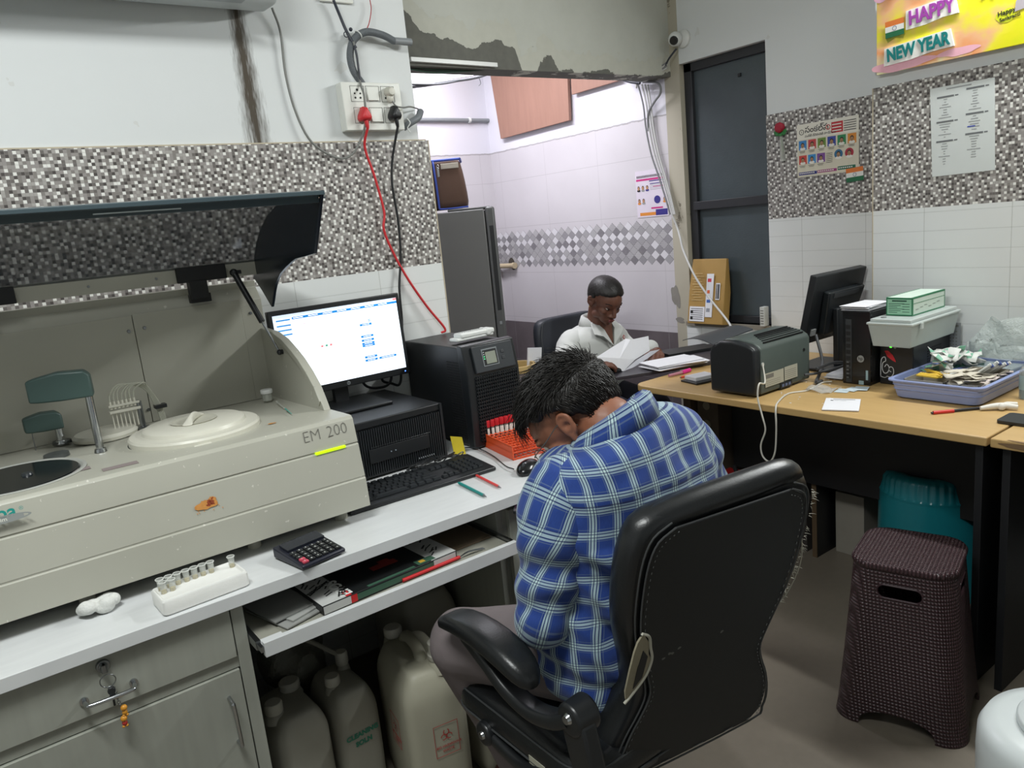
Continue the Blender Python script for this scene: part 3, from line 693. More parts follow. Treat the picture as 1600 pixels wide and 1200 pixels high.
for k, mi in enumerate((4, 5, 4)): rp(.325+k*.035, .342+k*.035, .50, .525, mi)
rp(.2, .24, .845, .85, 4); rp(.97, 1, .97, .995, 4)
rects(b, Ms, R); def_ = lambda n_, h, e: mat(n_, h, .3, emit=h, es=e, var=0)
obj('web_page', b, [def_('screen_blue', '#1279c4', 1), def_('screen_grey', '#c9d6e6', 1), def_('screen_side', '#dbe8f4', 1), def_('screen_white', '#ffffff', 1), def_('screen_red', '#e0787c', 1), def_('screen_green', '#4f9a80', 1)], scr, smooth=False)
_lg = V(.985, MY-.0015, .996); b = B(); cyl(b, TM @ V(.985, MY+.001, .997), TM @ V(.985, MY-.001, .997), .006, seg=24); lo = obj('logo_badge', b, mat('badge_silver', '#aab0b5', .3, .6), bz)
lettering(t, [('hp', -.0042, -.002, .008)], TM @ V(.985, MY-.001, .997), (1, 0, 0), (0, -.07, 1), BLK, 'logo_letters')
b = B(); cyl(b, TM @ V(1.192, MY+.001, .996), TM @ V(1.192, MY-.001, .996), .0018, seg=12); obj('power_light', b, mat('blue_led', '#3b6cff', .3, emit='#4f7dff', es=6), bz)
b = B(); box(b, .945, .995, 2.285, 2.305, .93, 1.07); obj('neck', b, BLK, t, bev=.003)
b = B(); box(b, .845, 1.07, 2.13, 2.33, .927, .936); obj('base', b, BLK, t, bev=.003)
# cables behind the monitor
b = B(); tube(b, [(1.05, 2.305, 1.03), (1.07, 2.32, .965), (1.12, 2.32, .945), (1.17, 2.33, .955), (1.185, 2.33, 1.03)], .0045); tube(b, [(1.16, 2.305, 1.04), (1.14, 2.33, .97), (1.18, 2.34, .945), (1.21, 2.345, .935), (1.22, 2.34, .98), (1.22, 2.35, 1.1)], .0045)
o = obj('cable', b, BLK, loc=(1.15, 2.32, .94)); tag(o, 'black monitor cables looping behind the lit monitor', 'cable')
# uninterruptible supply tower
t = thing('power_supply_tower', 'tall black backup power tower with a small lcd beside the monitor', 'power supply', (1.36, 2.2, .75))
b = B(); box(b, 1.262, 1.452, 2.01, 2.365, .758, 1.078); box(b, 1.27, 1.445, 2.02, 2.36, .75, .76); obj('case', b, mat('black_steel_case', '#17191b'), t, bev=.004)
b = B(); prism(b, [(1.256, 2.01, .755), (1.256, 1.975, .755), (1.256, 1.972, .99), (1.256, 1.992, 1.083), (1.256, 2.02, 1.086)], (.202, 0, 0)); fp_ = obj('front_panel', b, mat('panel_black', '#1b1e21', .35), t, bev=.004)
b = B(); pn = [(1.292, 1.98, 1.00), (1.442, 1.98, 1.00), (1.442, 1.985, 1.08), (1.292, 1.985, 1.08)]
Mu = place((1.357, 1.981, 1.035), (1, 0, 0), (0, .02, .094)); box(b, -.07, .085, -.042, .042, 0, .008, 0, Mu); cp = obj('control_panel', b, mat('control_grey', '#303438', .4), t, bev=.002)
b = B(); box(b, -.038, .022, -.026, .030, .008, .0095, 0, Mu); obj('lcd_bezel', b, mat('silver_line', '#7b8083', .35), cp, bev=.001)
b = B(); box(b, -.034, .018, -.022, .026, .0092, .0105, 0, Mu); obj('bezel_fill', b, BLK, cp)
b = B(); box(b, -.026, .013, -.019, .019, .0105, .0112, 0, Mu); obj('lcd', b, mat('lcd_green_grey', '#8c9184', .3), cp)
for dz in (.012, -.008):
    b = B(); box(b, .036, .048, dz-.005, dz+.005, .008, .0098, 0, Mu); obj('button', b, DGREY, cp, bev=.001)
for i in range(4):
    b = B(); box(b, -.033, -.030, .018-i*.007, .021-i*.007, .0105, .0113, 0, Mu); obj('indicator', b, mat('green_led', '#4fd28a', .3, emit='#4fe08a', es=1.5 if i > 1 else .8) if i > 1 else mat('white_mark', '#c9ced0'), cp)
b = B()
for i in range(19):
    z = .775+i*.0112; box(b, 1.282, 1.445, 1.9685, 1.976, z, z+.006)
for i in range(20):
    x = 1.286+i*.0083; box(b, x, x+.002, 1.967, 1.976, .77, .985)
obj('grille', b, mat('grille_black', '#1d2023'), t)
b = B()
for r in range(9):
    for c in range(30): 
        z = .78+c*.0085; box(b, 1.2605, 1.2625, 2.02+r*.009, 2.024+r*.009, z, z+.004)
obj('side_vents', b, BLK2, t)
# white handheld unit lying on the tower
c0 = PZ(737, 529, 1.087)
t = thing('cordless_handset', 'white handheld device lying on top of the black backup tower', 'handset', (c0.x, c0.y, 1.087), math.radians(4))
b = B(); box(b, -.075, .078, -.022, .024, .0, .012); obj('body', b, WHT, t, world=False, bev=.005)
b = B(); box(b, -.06, .082, -.024, .020, .008, .026); cyl(b, (.055, -.026, .015), (.055, .022, .015), .013, seg=20); obj('upper_shell', b, WHT, t, world=False, bev=.006)
for i in range(6):
    b = B(); box(b, -.05+i*.017, -.040+i*.017, -.01, .008, .026, .0275); obj('key', b, mat('light_grey_key', '#b9bcb8', .5), t, world=False, bev=.001)
# keyboard
def keyboard(kx, ky, rz, label, L=.455, Wd=.155, name='keyboard'):
    t = thing(name, label, 'keyboard', (kx, ky, .75), rz)
    b = B(); prism(b, [(-L/2, -Wd/2, .001), (-L/2, -Wd/2, .012), (-L/2, Wd/2, .022), (-L/2, Wd/2, .001)], (L, 0, 0)); obj('base', b, BLK, t, world=False, bev=.004)
    key = mat('key_black', '#25282b', .4); zz = lambda y: .0125+(y+Wd/2)/Wd*.010
    def K(x0, x1, y0, y1):
        b = B(); z = zz((y0+y1)/2); M_ = Matrix.Translation(((x0+x1)/2, (y0+y1)/2, z)); a, c = (x1-x0)/2-.0012, (y1-y0)/2-.0012
        R_ = [[M_ @ V(-a, -c, 0), M_ @ V(a, -c, 0), M_ @ V(a, c, 0), M_ @ V(-a, c, 0)], [M_ @ V(-a*.78, -c*.75, .007), M_ @ V(a*.78, -c*.75, .007), M_ @ V(a*.78, c*.75, .007), M_ @ V(-a*.78, c*.75, .007)]]
        loft(b, R_); obj('key', b, key, t, world=False, smooth=False)
    u = .0187; xl = -L/2+.008; n = 0
    rows = [(.0, [1]*13+[2]), (.0, [1.5]+[1]*12+[1.5]), (.0, [1.75]+[1]*11+[2.25]), (.0, [2.25]+[1]*10+[2.75]), (.0, [1.3, 1.2, 1.3, 5.9, 1.3, 1.3, 1.3, 1.4])]
    y = .042
    for _, ws in rows:
        x = xl
        for w_ in ws: K(x, x+w_*u, y-.018, y); x += w_*u
        y -= .0187
    for i in range(3): 
        K(xl+15.3*u+i*u*1.0-.0, xl+16.3*u+i*u, .024, .042)
    for i, j in ((0, 0), (1, 0), (2, 0), (1, 1)): K(xl+(15.3+i)*u, xl+(16.3+i)*u, -.051+j*.0187, -.033+j*.0187)
    for r in range(5):
        for c in range(4): K(xl+(18.6+c)*u, xl+(19.6+c)*u, .024-r*.0187, .042-r*.0187)
    return t
kb = keyboard(.958, 1.842, math.radians(-1.5), 'black full size keyboard on the white counter in front of the computer case')
b = B()
for i in range(13): box(b, -.21+i*.0205+(i//4)*.006, -.196+i*.0205+(i//4)*.006, .054, .068, .0195, .0265)
obj('function_keys', b, mat('key_black', '#25282b'), kb, world=False); 
# mouse and lead
c0 = PZ(826, 735, .752); t = thing('computer_mouse', 'black glossy mouse on the counter beside the orange tube rack', 'mouse', (c0.x, c0.y, .75), math.radians(-60))
b = B(); ball(b, (0, 0, .006), (.030, .054, .027)); 
for v in b.verts:
    if v.co.z < .001: v.co.z = .001
    v.co.x *= 1+.1*math.cos(v.co.y*40)
obj('shell', b, mat('gloss_black', '#17181a', .2), t, world=False)
b = B(); cyl(b, (-.003, -.03, .026), (.003, -.03, .026), .008, seg=18); obj('scroll_wheel', b, DGREY, t, world=False)
b = B(); p_ = PZ(818, 712, .757); tube(b, [c0+V(-.03, .03, .006), PZ(790, 728, .757), PZ(770, 712, .757), PZ(745, 700, .76), (1.235, 2.02, .757)], .0018); o = obj('mouse_lead', b, BLK, loc=tuple(c0)); tag(o, 'thin black mouse lead curving over the counter behind the keyboard', 'cable')
# two pens
def pen(a, c, r, col, label, name='pen', z=None, tipcol='#8e9296'):
    a, c = Vector(a), Vector(c); d = (c-a).normalized(); L = (c-a).length
    t = thing(name, label, 'pen', a.lerp(c, .5)-V(0, 0, r))
    b = B(); cyl(b, a, a+d*(L*.9), r, seg=12); obj('barrel', b, col, t, bev=.0006)
    b = B(); cyl(b, a+d*(L*.9), c, r*.85, r*.2, seg=12); obj('tip', b, mat('pen_tip', tipcol, .3, .8), t)
    b = B(); cyl(b, a-d*.006, a, r*.7, seg=10); obj('cap_end', b, col, t); return t
TL_ = mat('teal_plastic', '#12867f', .35); RD_ = mat('coral_red_plastic', '#d8403c', .35)
pen(PZ(718, 755, .755), PZ(760, 776, .755), .0042, TL_, 'teal ballpoint pen on the white counter in front of the keyboard')
pen(PZ(745, 743, .755), PZ(783, 762, .755), .0036, RD_, 'coral red ballpoint pen on the white counter beside the teal pen')
# test tube rack
q = [PZ(757, 697, .752), PZ(802, 719, .752), PZ(848, 705, .752)]
ra = q[1].copy(); ux = (q[0]-q[1]); ux.z = 0; wx_ = .075; ux.normalize(); uy = V(-ux.y, ux.x, 0)
if uy.x < 0: uy = -uy
RW, RL, RH = (q[0]-q[1]).length, .205, .045
# axes: ux across the short end, uy along the rack to the right
Mr = Matrix((uy, ux, V(0, 0, 1))).transposed().to_4x4(); Mr.translation = V(ra.x, ra.y, .75)
ORG = mat('orange_plastic', '#e2562a', .35)
t = thing('tube_rack', 'orange plastic rack holding red capped sample tubes on the counter', 'rack', (ra.x, ra.y, .75))
b = B(); box(b, 0, .004, 0, RW, 0, RH, 0, Mr); box(b, RL-.004, RL, 0, RW, 0, RH, 0, Mr)
for z in (.002, .022, .040):
    for k in range(9):
        y = k*(RW-.004)/8; box(b, 0, RL, y, y+.0032, z, z+.003, 0, Mr)
    for k in range(13):
        x = k*(RL-.004)/12; box(b, x, x+.0032, 0, RW, z, z+.003, 0, Mr)
box(b, 0, RL, RW-.003, RW, 0, .012, 0, Mr); box(b, 0, RL, 0, .003, 0, .006, 0, Mr)
obj('grid_frame', b, ORG, t, bev=.0006, bseg=1)
RC = mat('red_cap', '#c3222c', .4); GL = mat('clear_tube_glass', '#d7cfc9', .1, alpha=.35); BLD = mat('dark_serum', '#6e2a26', .4); LBL = mat('white_label', '#e4e2dc', .6)
tube0 = None
for i in range(10):
    p = Mr @ V(.012+i*.0168, RW-.013, 0); lab = ['red capped sample tube at the left end of the row in the orange rack', 'red capped sample tube at the right end of the row, nearest the seated man'][1 if i == 9 else 0] if i in (0, 9) else 'red capped sample tube inside the row in the orange rack'
    if tube0 is None:
        g = thing('sample_tube', lab, 'test tube', (p.x, p.y, .7535), 0, 'red capped sample tubes in the orange rack')
        b = B(); lathe(b, [(0, 0), (.0045, .001), (.006, .006), (.006, .066), (0, .066)], seg=18); obj('glass', b, GL, g, world=False)
        b = B(); lathe(b, [(0, .001), (.0045, .002), (.005, .006), (.005, .025), (0, .025)], seg=16); obj('serum', b, BLD, g, world=False)
        b = B(); lathe(b, [(.00615, .03), (.0063, .031), (.0063, .056), (.00615, .057)], seg=18, close=False); obj('label', b, LBL, g, world=False)
        b = B(); lathe(b, [(0, .062), (.0078, .062), (.0082, .064), (.0082, .082), (.0072, .0845), (0, .0845)], seg=20); obj('cap', b, RC, g, world=False)
        tube0 = g
    else: g = dup(tube0, (p.x, p.y, .7535+random.uniform(0, .002)), None, lab)
# yellow sticky note pad and tangle of leads
p = PZ(712, 708, .757); t = obj('sticky_note', quad3 := (lambda b: (loft(b, [[V(0, 0, 0), V(.03, -.02, .0), V(.03, -.018, .0), V(0, .002, 0)], [V(-.004, .005, .062), V(.026, -.014, .055), V(.026, -.012, .055), V(-.004, .007, .062)]]), b)[1])(B()), mat('yellow_paper', '#d8c22e', .7))
t.location = (p.x-.005, p.y+.0, .7515); tag(t, 'yellow folded sticky note standing against the black backup tower', 'note')
rnd = random.Random(4); b = B(); c0 = PZ(676, 722, .757)+V(0, -.035, 0)
pts = []
for i in range(46):
    a = i*.95; pts.append(c0+V(.075*math.sin(a*.7+1)*(.5+.5*rnd.random())+.03*math.sin(a*2.1), .028*math.cos(a)*(.4+.8*rnd.random()), .004+.018*rnd.random()))
tube(b, pts, .0019, 6, sm=5); tube(b, [c0+V(-.11, -.03, .0), c0+V(-.10, .0, .018), c0+V(-.05, .01, .015), c0+V(0, .02, .01)], .0019, 6)
o = obj('cable_tangle', b, BLK, loc=(c0.x, c0.y, .75)); tag(o, 'tangle of thin black leads between the keyboard and the backup tower', 'cable', kind='stuff')
b = B(); box(b, -.018, .018, -.008, .008, .008, .018); o = obj('plug_adapter', b, WHT, bev=.003); o.location = (c0.x-.0, c0.y-.02, .752); o.rotation_euler = (0, .1, .4); tag(o, 'small white plug lying in the tangle of black leads', 'plug')
# leads and clip right of the mouse
b = B(); c1 = PZ(862, 712, .757); tube(b, [c1+V(-.03, .02, 0), c1+V(0, .03, .004), c1+V(.02, 0, .002), c1+V(0, -.02, .006), c1+V(-.03, -.02, .002), c1+V(-.02, .01, .008), c1+V(.05, .03, .003)], .0025, 8); o = obj('cable', b, BLK, loc=tuple(c1)); tag(o, 'short black lead on the counter under the man\'s face', 'cable')
# tablet phone near the counter edge
q0 = PZ(795, 790, .76); t = thing('mobile_phone', 'black phone held at the counter edge in front of the seated man', 'phone', (.965, 1.49, .705))
# calculator
a = [PZ(432, 845, .753), PZ(482, 880, .753), PZ(548, 852, .76), PZ(500, 820, .76)]
cc = V(.548, 1.608, .75)
t2 = thing('calculator', 'dark calculator with black keys on the counter in front of the analyzer', 'calculator', (cc.x, cc.y, .75), math.radians(10))
b = B(); prism(b, [(-.05, -.055, .004), (-.05, -.055, .014), (-.05, .07, .030), (-.05, .07, .004)], (.112, 0, 0)); obj('body', b, mat('navy_plastic', '#20222e', .4), t2, world=False, bev=.004)
sl = math.atan2(.016, .125)
kw = .0135; Mk = Matrix.Translation((-.044, -.052, .0145)) @ Matrix.Rotation(sl, 4, 'X')
for r in range(5):
    for c in range(6):
        b = B(); x0 = c*.0168+.001; y0 = r*.0125+.002; box(b, x0, x0+.0135, y0, y0+.0095, 0, .0055, 0, Mk)
        k = obj('key', b, mat('pink_key', '#c0475a', .4) if (r <= 1 and c == 0) else BLK, t2, world=False, bev=.0012)
bm_ = B()
for r in range(5):
    for c in range(6):
        ch = ['C0.=+', '123-', '456x'][0][0] if False else '789456123C0.±%√+-×÷=MRCEO'[(r*6+c) % 24]
        g = text_mesh(ch, .007, .0001); g.transform(Matrix.Translation((c*.0168+.005, r*.0125+.0045, .0058))); merge(bm_, g, Mk)
obj('key_legends', bm_, WHT, t2, world=False, smooth=False)
b = B(); box(b, .004, .1, .072, .108, .001, .006, 0, Mk); obj('display', b, mat('lcd_dark', '#23262e', .25), t2, world=False)
# foam rack of sample cups
FC = V(.312, 1.612, .75)
t = thing('foam_block', 'white foam block with dished top holding clear sample cups on the counter', 'foam block', (FC.x, FC.y, .75), math.radians(3))
b = B(); o1 = rrect(.176, .086, .010, 4); o2 = rrect(.170, .080, .009, 4); o3 = rrect(.130, .056, .008, 4)
loft(b, [[V(x, y, 0) for x, y in rrect(.168, .078, .01, 4)], [V(x, y, .004) for x, y in o1], [V(x, y, .030) for x, y in o1], [V(x, y, .034) for x, y in o2], [V(x, y, .034) for x, y in rrect(.164, .074, .009, 4)], [V(x, y, .031) for x, y in rrect(.158, .068, .009, 4)]])
obj('foam_body', b, mat('white_foam', '#dcdcd8', .7, bump=.3, bs=300), t, world=False)
cup0 = None; k = 0
cl2 = mat('clear_cup', '#d6d9d4', .1, alpha=.32)
for (cx_, cy_) in [(-.070+i*.0172, .024) for i in range(7)]+[(-.070+i*.0172, .004) for i in range(2)]+[(.074, .014)]:
    lab = 'clear sample cup with rim in the back row of the white foam block' if cy_ == .024 else ('lone clear sample cup at the right end of the white foam block' if cx_ > .05 else 'clear sample cup in the short front row of the white foam block')
    p = TW[t.name] @ V(cx_, cy_, .0285)
    if cup0 is None:
        cup0 = g = thing('sample_cup', lab, 'cup', p, 0, 'sample cups in the foam block')
        b = B(); lathe(b, [(0, 0), (.0045, 0), (.006, .002), (.0068, .024), (.0082, .025), (.0082, .028), (.0070, .028), (.0062, .024), (.0052, .003), (0, .002)], seg=20); obj('cup', b, cl2, g, world=False)
        b = B(); torus(b, (0, 0, .027), .0078, .0009, seg=20, s2=6); obj('rim', b, mat('cup_rim', '#e6e8e4', .2, alpha=.8), g, world=False)
        b = B(); lathe(b, [(0, .0022), (.0050, .0022), (.0054, .009), (0, .009)], seg=14); obj('serum', b, mat('straw_serum', '#c9b25a', .3), g, world=False)
    else: dup(cup0, p, None, lab)
for o in [o for o in D.objects if o.name.startswith('sample_cup')]:
    if 'short front' in o['label']: o['group'] = 'cups in the front row of the foam block'
    if 'lone' in o['label'] and 'group' in o: del o['group']
# cotton wad under the analyzer
b = B(); c0 = PZ(150, 940, .765)
rnd = random.Random(3)
for i in range(9): ball(b, (rnd.uniform(-.045, .045), rnd.uniform(-.014, .014), .015+rnd.uniform(-.002, .008)), (rnd.uniform(.012, .020), .013, .013))
o = obj('cotton_wad', b, mat('cotton', '#d2d3cf', .95, bump=.6, bs=300, bd=.003)); o.location = (.130, 1.70, .75); 
md = o.modifiers.new('Remesh', 'REMESH'); md.mode = 'VOXEL'; md.voxel_size = .0025; md.use_smooth_shade = True
tag(o, 'wad of white cotton wool stuffed under the analyzer', 'cotton')
# ---------------------------------------------------------------- things on the tray
Z0 = .6372
t = thing('boxed_file', 'flat black carton with red and green print lying on the pull-out tray', 'box', (.70, 1.60, Z0), math.radians(3))
TT = t; x0, x1, y0, y1 = -.168, .20, -.052, .20
b = B(); box(b, x0, x1, y0, y1, 0, .022, 0); bx_ = obj('carton', b, [mat('black_card', '#17191a', .4)], t, world=False, bev=.0015)
Mt = TW[t.name] @ Matrix.Translation((0, 0, .022)); b = B()
rects(b, Mt, [(x0+.001, x0+.07, y0+.001, y1-.01, 1), (x0+.06, x0+.074, y0+.001, y0+.035, 0), (x1-.075, x1-.002, y0+.001, y1-.01, 1), (.00, .07, .015, .04, 2), (.03, .06, .03, .055, 2), (.09, .14, y0+.004, y0+.03, 3), (-.05, .08, y0+.002, y0+.012, 3), (.10, .115, y0+.012, y0+.026, 4)])
rnd = random.Random(2)
for k in range(26):
    sx = x0+.004 if k % 2 else x1-.072; px_ = sx+rnd.uniform(0, .045); py_ = y0+.005+rnd.uniform(0, .14)
    M2 = Mt @ Matrix.Translation((px_, py_, .0006)) @ Matrix.Rotation(rnd.uniform(.4, 1.0), 4, 'Z'); box(b, 0, .022, 0, .004, 0, .0002, 5, M2)
obj('printed_panels', b, [mat('red_print', '#c0262a', .4), mat('grey_print', '#b9bab8', .5), mat('dull_red', '#8d2b26', .4), mat('green_print', '#3a5a49', .4), mat('gold_print', '#c7a23a', .4), mat('ink_black', '#1b1b1b', .5)], t, smooth=False)
b = B(); Mf = TW[t.name] @ place((0, y0, 0), (1, 0, 0), (0, 0, 1))
rects(b, Mf, [(-.10, x1-.07, .004, .018, 0), (x0+.002, x0+.07, .002, .020, 1), (x1-.07, x1-.004, .002, .020, 1), (x0+.07, x0+.086, .002, .02, 2)]); obj('printed_edge', b, [mat('green_print', '#3a5a49'), mat('grey_print', '#b9bab8'), mat('red_print', '#c0262a')], t, smooth=False)
lettering(t, [('EROS', 0, 0, .040, .001)], Mt @ V(-.088, -.045, .0), TW[t.name].to_3x3() @ V(0, 1, 0), TW[t.name].to_3x3() @ V(-1, 0, 0), WHT, 'title_lettering')
lettering(t, [('TEAR', 0, 0, .022, .0008)], Mt @ V(-.108, -.045, .001), TW[t.name].to_3x3() @ V(0.5, .9, 0), TW[t.name].to_3x3() @ V(-.9, .5, 0), mat('ink_black', '#1b1b1b'), 'edge_lettering')
lettering(t, [('EFFECTIVE', 0, 0, .015, .0004)], Mt @ V(-.164, .02, .001), TW[t.name].to_3x3() @ V(0.9, .4, 0), TW[t.name].to_3x3() @ V(-.4, .9, 0), mat('ink_black', '#1b1b1b'), 'small_lettering')
t = thing('paper_stack', 'stack of grey papers and envelopes on the left end of the tray', 'papers', (.485, 1.61, Z0))
for k, (dx, dy, w_, h_, rz, c) in enumerate([(0, 0, .11, .16, .25, '#8e8f8c'), (.01, .012, .10, .15, .32, '#9c9d9a'), (-.008, .02, .11, .14, .2, '#7f807d')]):
    b = B(); M_ = Matrix.Translation((.485+dx, 1.63+dy, Z0+.002+k*.004)) @ Matrix.Rotation(rz, 4, 'Z'); box(b, -w_/2, w_/2, -h_/2, h_/2, 0, .003, 0, M_); obj('sheet', b, mat('grey_paper_%d' % k, c, .8), t)
b = B(); box(b, .90, 1.035, 1.60, 1.80, Z0, Z0+.004); o = obj('cardboard_sheet', b, mat('brown_card', '#6e5f4c', .8), loc=(.97, 1.7, Z0)); tag(o, 'brown cardboard sheet on the right end of the tray', 'cardboard')
b = B(); box(b, .80, .905, 1.63, 1.84, Z0, Z0+.012); o = obj('grey_pouch', b, mat('frosted_grey', '#9a9b95', .5), loc=(.85, 1.7, Z0), bev=.004); tag(o, 'pale grey plastic sleeve beside the black carton on the tray', 'sleeve')
t = thing('red_stick', 'red rod with loose wire ends lying along the front of the tray', 'rod', (.82, 1.535, Z0))
b = B(); r0, r1 = V(.74, 1.548, Z0+.005), V(.905, 1.552, Z0+.005); cyl(b, r0, r1, .0045, seg=12); obj('rod', b, mat('red_print', '#c0262a'), t)
b = B()
for k in range(3): tube(b, [r1, r1+V(.03, .002*k, .004), r1+V(.075, .004*k-.003, -.002)], .0012, 6)
obj('wire_ends', b, STEEL, t)
# ---------------------------------------------------------------- jerrycans in the knee hole
JC = mat('cloudy_plastic', '#97958a', .5, var=.08, vs=14); JC2 = mat('cloudy_plastic_warm', '#a09d8c', .5, var=.08, vs=12); JCAP = mat('jerrycan_cap', '#b3b1a6', .5)
JG = mat('green_stencil', '#2b7a63', .6); JR = mat('red_stencil', '#a3423c', .6)
def jerrycan(x, y, rz, W_, L_, H_, label, m, caps, handle=True, open_=False):
    t = thing('jerrycan', label, 'jerrycan', (x, y, 0), rz, 'plastic jerrycans under the counter')
    def ring(w_, l_, z, r, dx=0): return [V(px, py, z) for px, py in rrect(w_, l_, r, 4, dx)]
    b = B(); r = .032
    loft(b, [ring(W_*.9, L_*.92, 0, r), ring(W_, L_, .012, r), ring(W_, L_, H_*.70, r), ring(W_*.985, L_*.985, H_*.76, r), ring(W_*.90, L_*.93, H_*.83, r), ring(W_*.74, L_*.84, H_*.90, r*.9), ring(W_*.60, L_*.76, H_*.925, r*.8)])
    obj('body', b, m, t, world=False, sub=1, angle=180)
    for (cx_, cy_, rr_, hh, capd) in caps:
        b = B(); lathe(b, [(0, 0), (rr_*1.35, 0), (rr_*1.1, hh*.35), (rr_*.95, hh*.4), (rr_*.95, hh*.5)], (cx_, cy_, H_*.87), 24); obj('neck', b, m, t, world=False)
        b = B()
        if capd: 
            lathe(b, [(0, hh*.45), (rr_*1.05, hh*.45), (rr_*1.12, hh*.5), (rr_*1.12, hh*.9), (rr_*.95, hh), (0, hh)], (cx_, cy_, H_*.87), 28); cp_ = obj('cap', b, JCAP, t, world=False)
        else:
            lathe(b, [(rr_*.8, hh*.3), (rr_*1.0, hh*.4), (rr_*1.1, hh*.45), (rr_*1.1, hh*.6), (rr_*.98, hh*.62), (rr_*.98, hh), (rr_*.75, hh), (rr_*.75, hh*.4)], (cx_, cy_, H_*.87), 28, close=False); obj('open_neck', b, JCAP, t, world=False)
    if handle:
        b = B(); zt = H_*.90
        tube(b, [(0, L_*.34, zt-.03), (0, L_*.27, zt+.012), (0, L_*.15, zt+.028), (0, -L_*.10, zt+.026), (0, -L_*.2, zt-.01)], [.019, .016, .0145, .0145, .018], 14); obj('handle', b, m, t, world=False)
    return t
jerrycan(.495, 1.80, math.radians(4), .14, .20, .345, 'pale jerrycan with two capped necks at the far left under the tray', JC, [(-.045, -.03, .020, .05, True), (.030, .045, .024, .04, True)], handle=False)
t = jerrycan(.636, 1.79, math.radians(3), .122, .20, .35, 'narrow pale jerrycan with green stencil lettering, second from the left', JC, [(-.028, -.02, .018, .045, True), (.030, .035, .015, .065, True)], handle=False)
Mj = TW[t.name]
lettering(t, [('CLEANING', -.049, .012, .0185, .0008, 1.0), ('SOLN', -.026, -.012, .0185, .0008, 1.0)], Mj @ V(0, -.1008, .19), Mj.to_3x3() @ V(1, 0, 0), (0, 0, 1), JG, 'stencil_lettering')
t = jerrycan(.798, 1.655, math.radians(-9), .165, .26, .42, 'largest jerrycan with an open neck and a red hazard label', JC2, [(.035, -.085, .026, .075, False), (-.02, .112, .022, .045, True)])
Mj = TW[t.name]
def hazard(t, o0, xd, s=1.0):
    b = B(); M_ = place(o0, xd, (0, 0, 1)); w_, h_ = .066*s, .088*s
    for (a, c, d, e) in ((-w_/2, w_/2, -h_/2, -h_/2+.0014), (-w_/2, w_/2, h_/2-.0014, h_/2), (-w_/2, -w_/2+.0014, -h_/2, h_/2), (w_/2-.0014, w_/2, -h_/2, h_/2)): box(b, a, c, d, e, .0004, .0008, 0, M_)
    for k in range(3):
        a = PI/2+k*2*PI/3; c = V(.0085*math.cos(a), .012+.0085*math.sin(a), 0)
        for j in range(18):
            a0 = a+PI*.18+ (2*PI*.82)*j/18; a1 = a+PI*.18+(2*PI*.82)*(j+1)/18
            ps = [V(c.x+r_*math.cos(q_), c.y+r_*math.sin(q_), .0008) for q_, r_ in ((a0, .0085), (a1, .0085), (a1, .0058), (a0, .0058))]
            quadm(b, [M_ @ p for p in ps])
    obj('hazard_symbol', b, JR, t, smooth=False)
    lettering(t, [('BIO HAZARDOUS', -.030*s, -.020*s, .0085*s, .0002), ('WASTE', -.014*s, -.033*s, .0095*s, .0002)], M_ @ V(0, 0, 0), xd, (0, 0, 1), JR, 'hazard_lettering')
hazard(t, Mj @ V(.012, -.1315, .20), Mj.to_3x3() @ V(1, 0, 0))
hazard(t, Mj @ V(-.0835, -.02, .20), Mj.to_3x3() @ V(0, -1, 0), .95)
jerrycan(.975, 1.62, 0, .135, .18, .30, 'pale jerrycan half hidden behind the armrest of the office chair', JC2, [(-.02, -.03, .02, .045, True)], handle=False)
t = jerrycan(.945, 1.92, 0, .19, .22, .47, 'tall dusty jerrycan at the back with a pipe stuck in its open neck', JC, [(.04, -.05, .028, .05, False)], handle=False)
Mj = TW[t.name]; b = B(); tube(b, [Mj @ V(.04, -.05, .30), Mj @ V(.035, -.05, .48), Mj @ V(.02, -.04, .545)], [.006, .009, .006], 10); tube(b, [Mj @ V(.02, -.04, .54), Mj @ V(.015, -.02, .58), Mj @ V(.03, .05, .60)], .0028, 8); obj('suction_pipe', b, JCAP, t)
# clear waste lines in the dark
b = B(); tube(b, [(.45, 2.2, .5), (.5, 1.95, .42), (.545, 1.86, .43), (.60, 1.9, .40), (.66, 1.82, .36)], .006, 8); tube(b, [(.5, 2.2, .55), (.60, 2.0, .46), (.72, 1.96, .44), (.8, 2.1, .5)], .008, 8); o = obj('waste_hose', b, mat('cloudy_plastic', '#97958a'), loc=(.6, 2, .3)); tag(o, 'cloudy plastic waste hoses running above the jerrycans', 'hose')
# plastic bag heaped behind the first cans
b = B(); rnd = random.Random(8)
for k in range(8): ball(b, (.62+rnd.uniform(-.07, .07), 2.03+rnd.uniform(-.06, .06), .30+rnd.uniform(-.05, .09)), rnd.uniform(.04, .065))
box(b, .56, .68, 1.98, 2.10, .0, .30)
for v in b.verts: v.co += noise.noise_vector(v.co*22)*.02
o = obj('plastic_bag', b, mat('dull_poly', '#77776d', .45, bump=.5, bs=60, bd=.01), loc=(.62, 2.03, 0)); o.modifiers.new('Remesh', 'REMESH').voxel_size = .012; tag(o, 'crumpled grey plastic bag heaped behind the left jerrycans', 'bag')
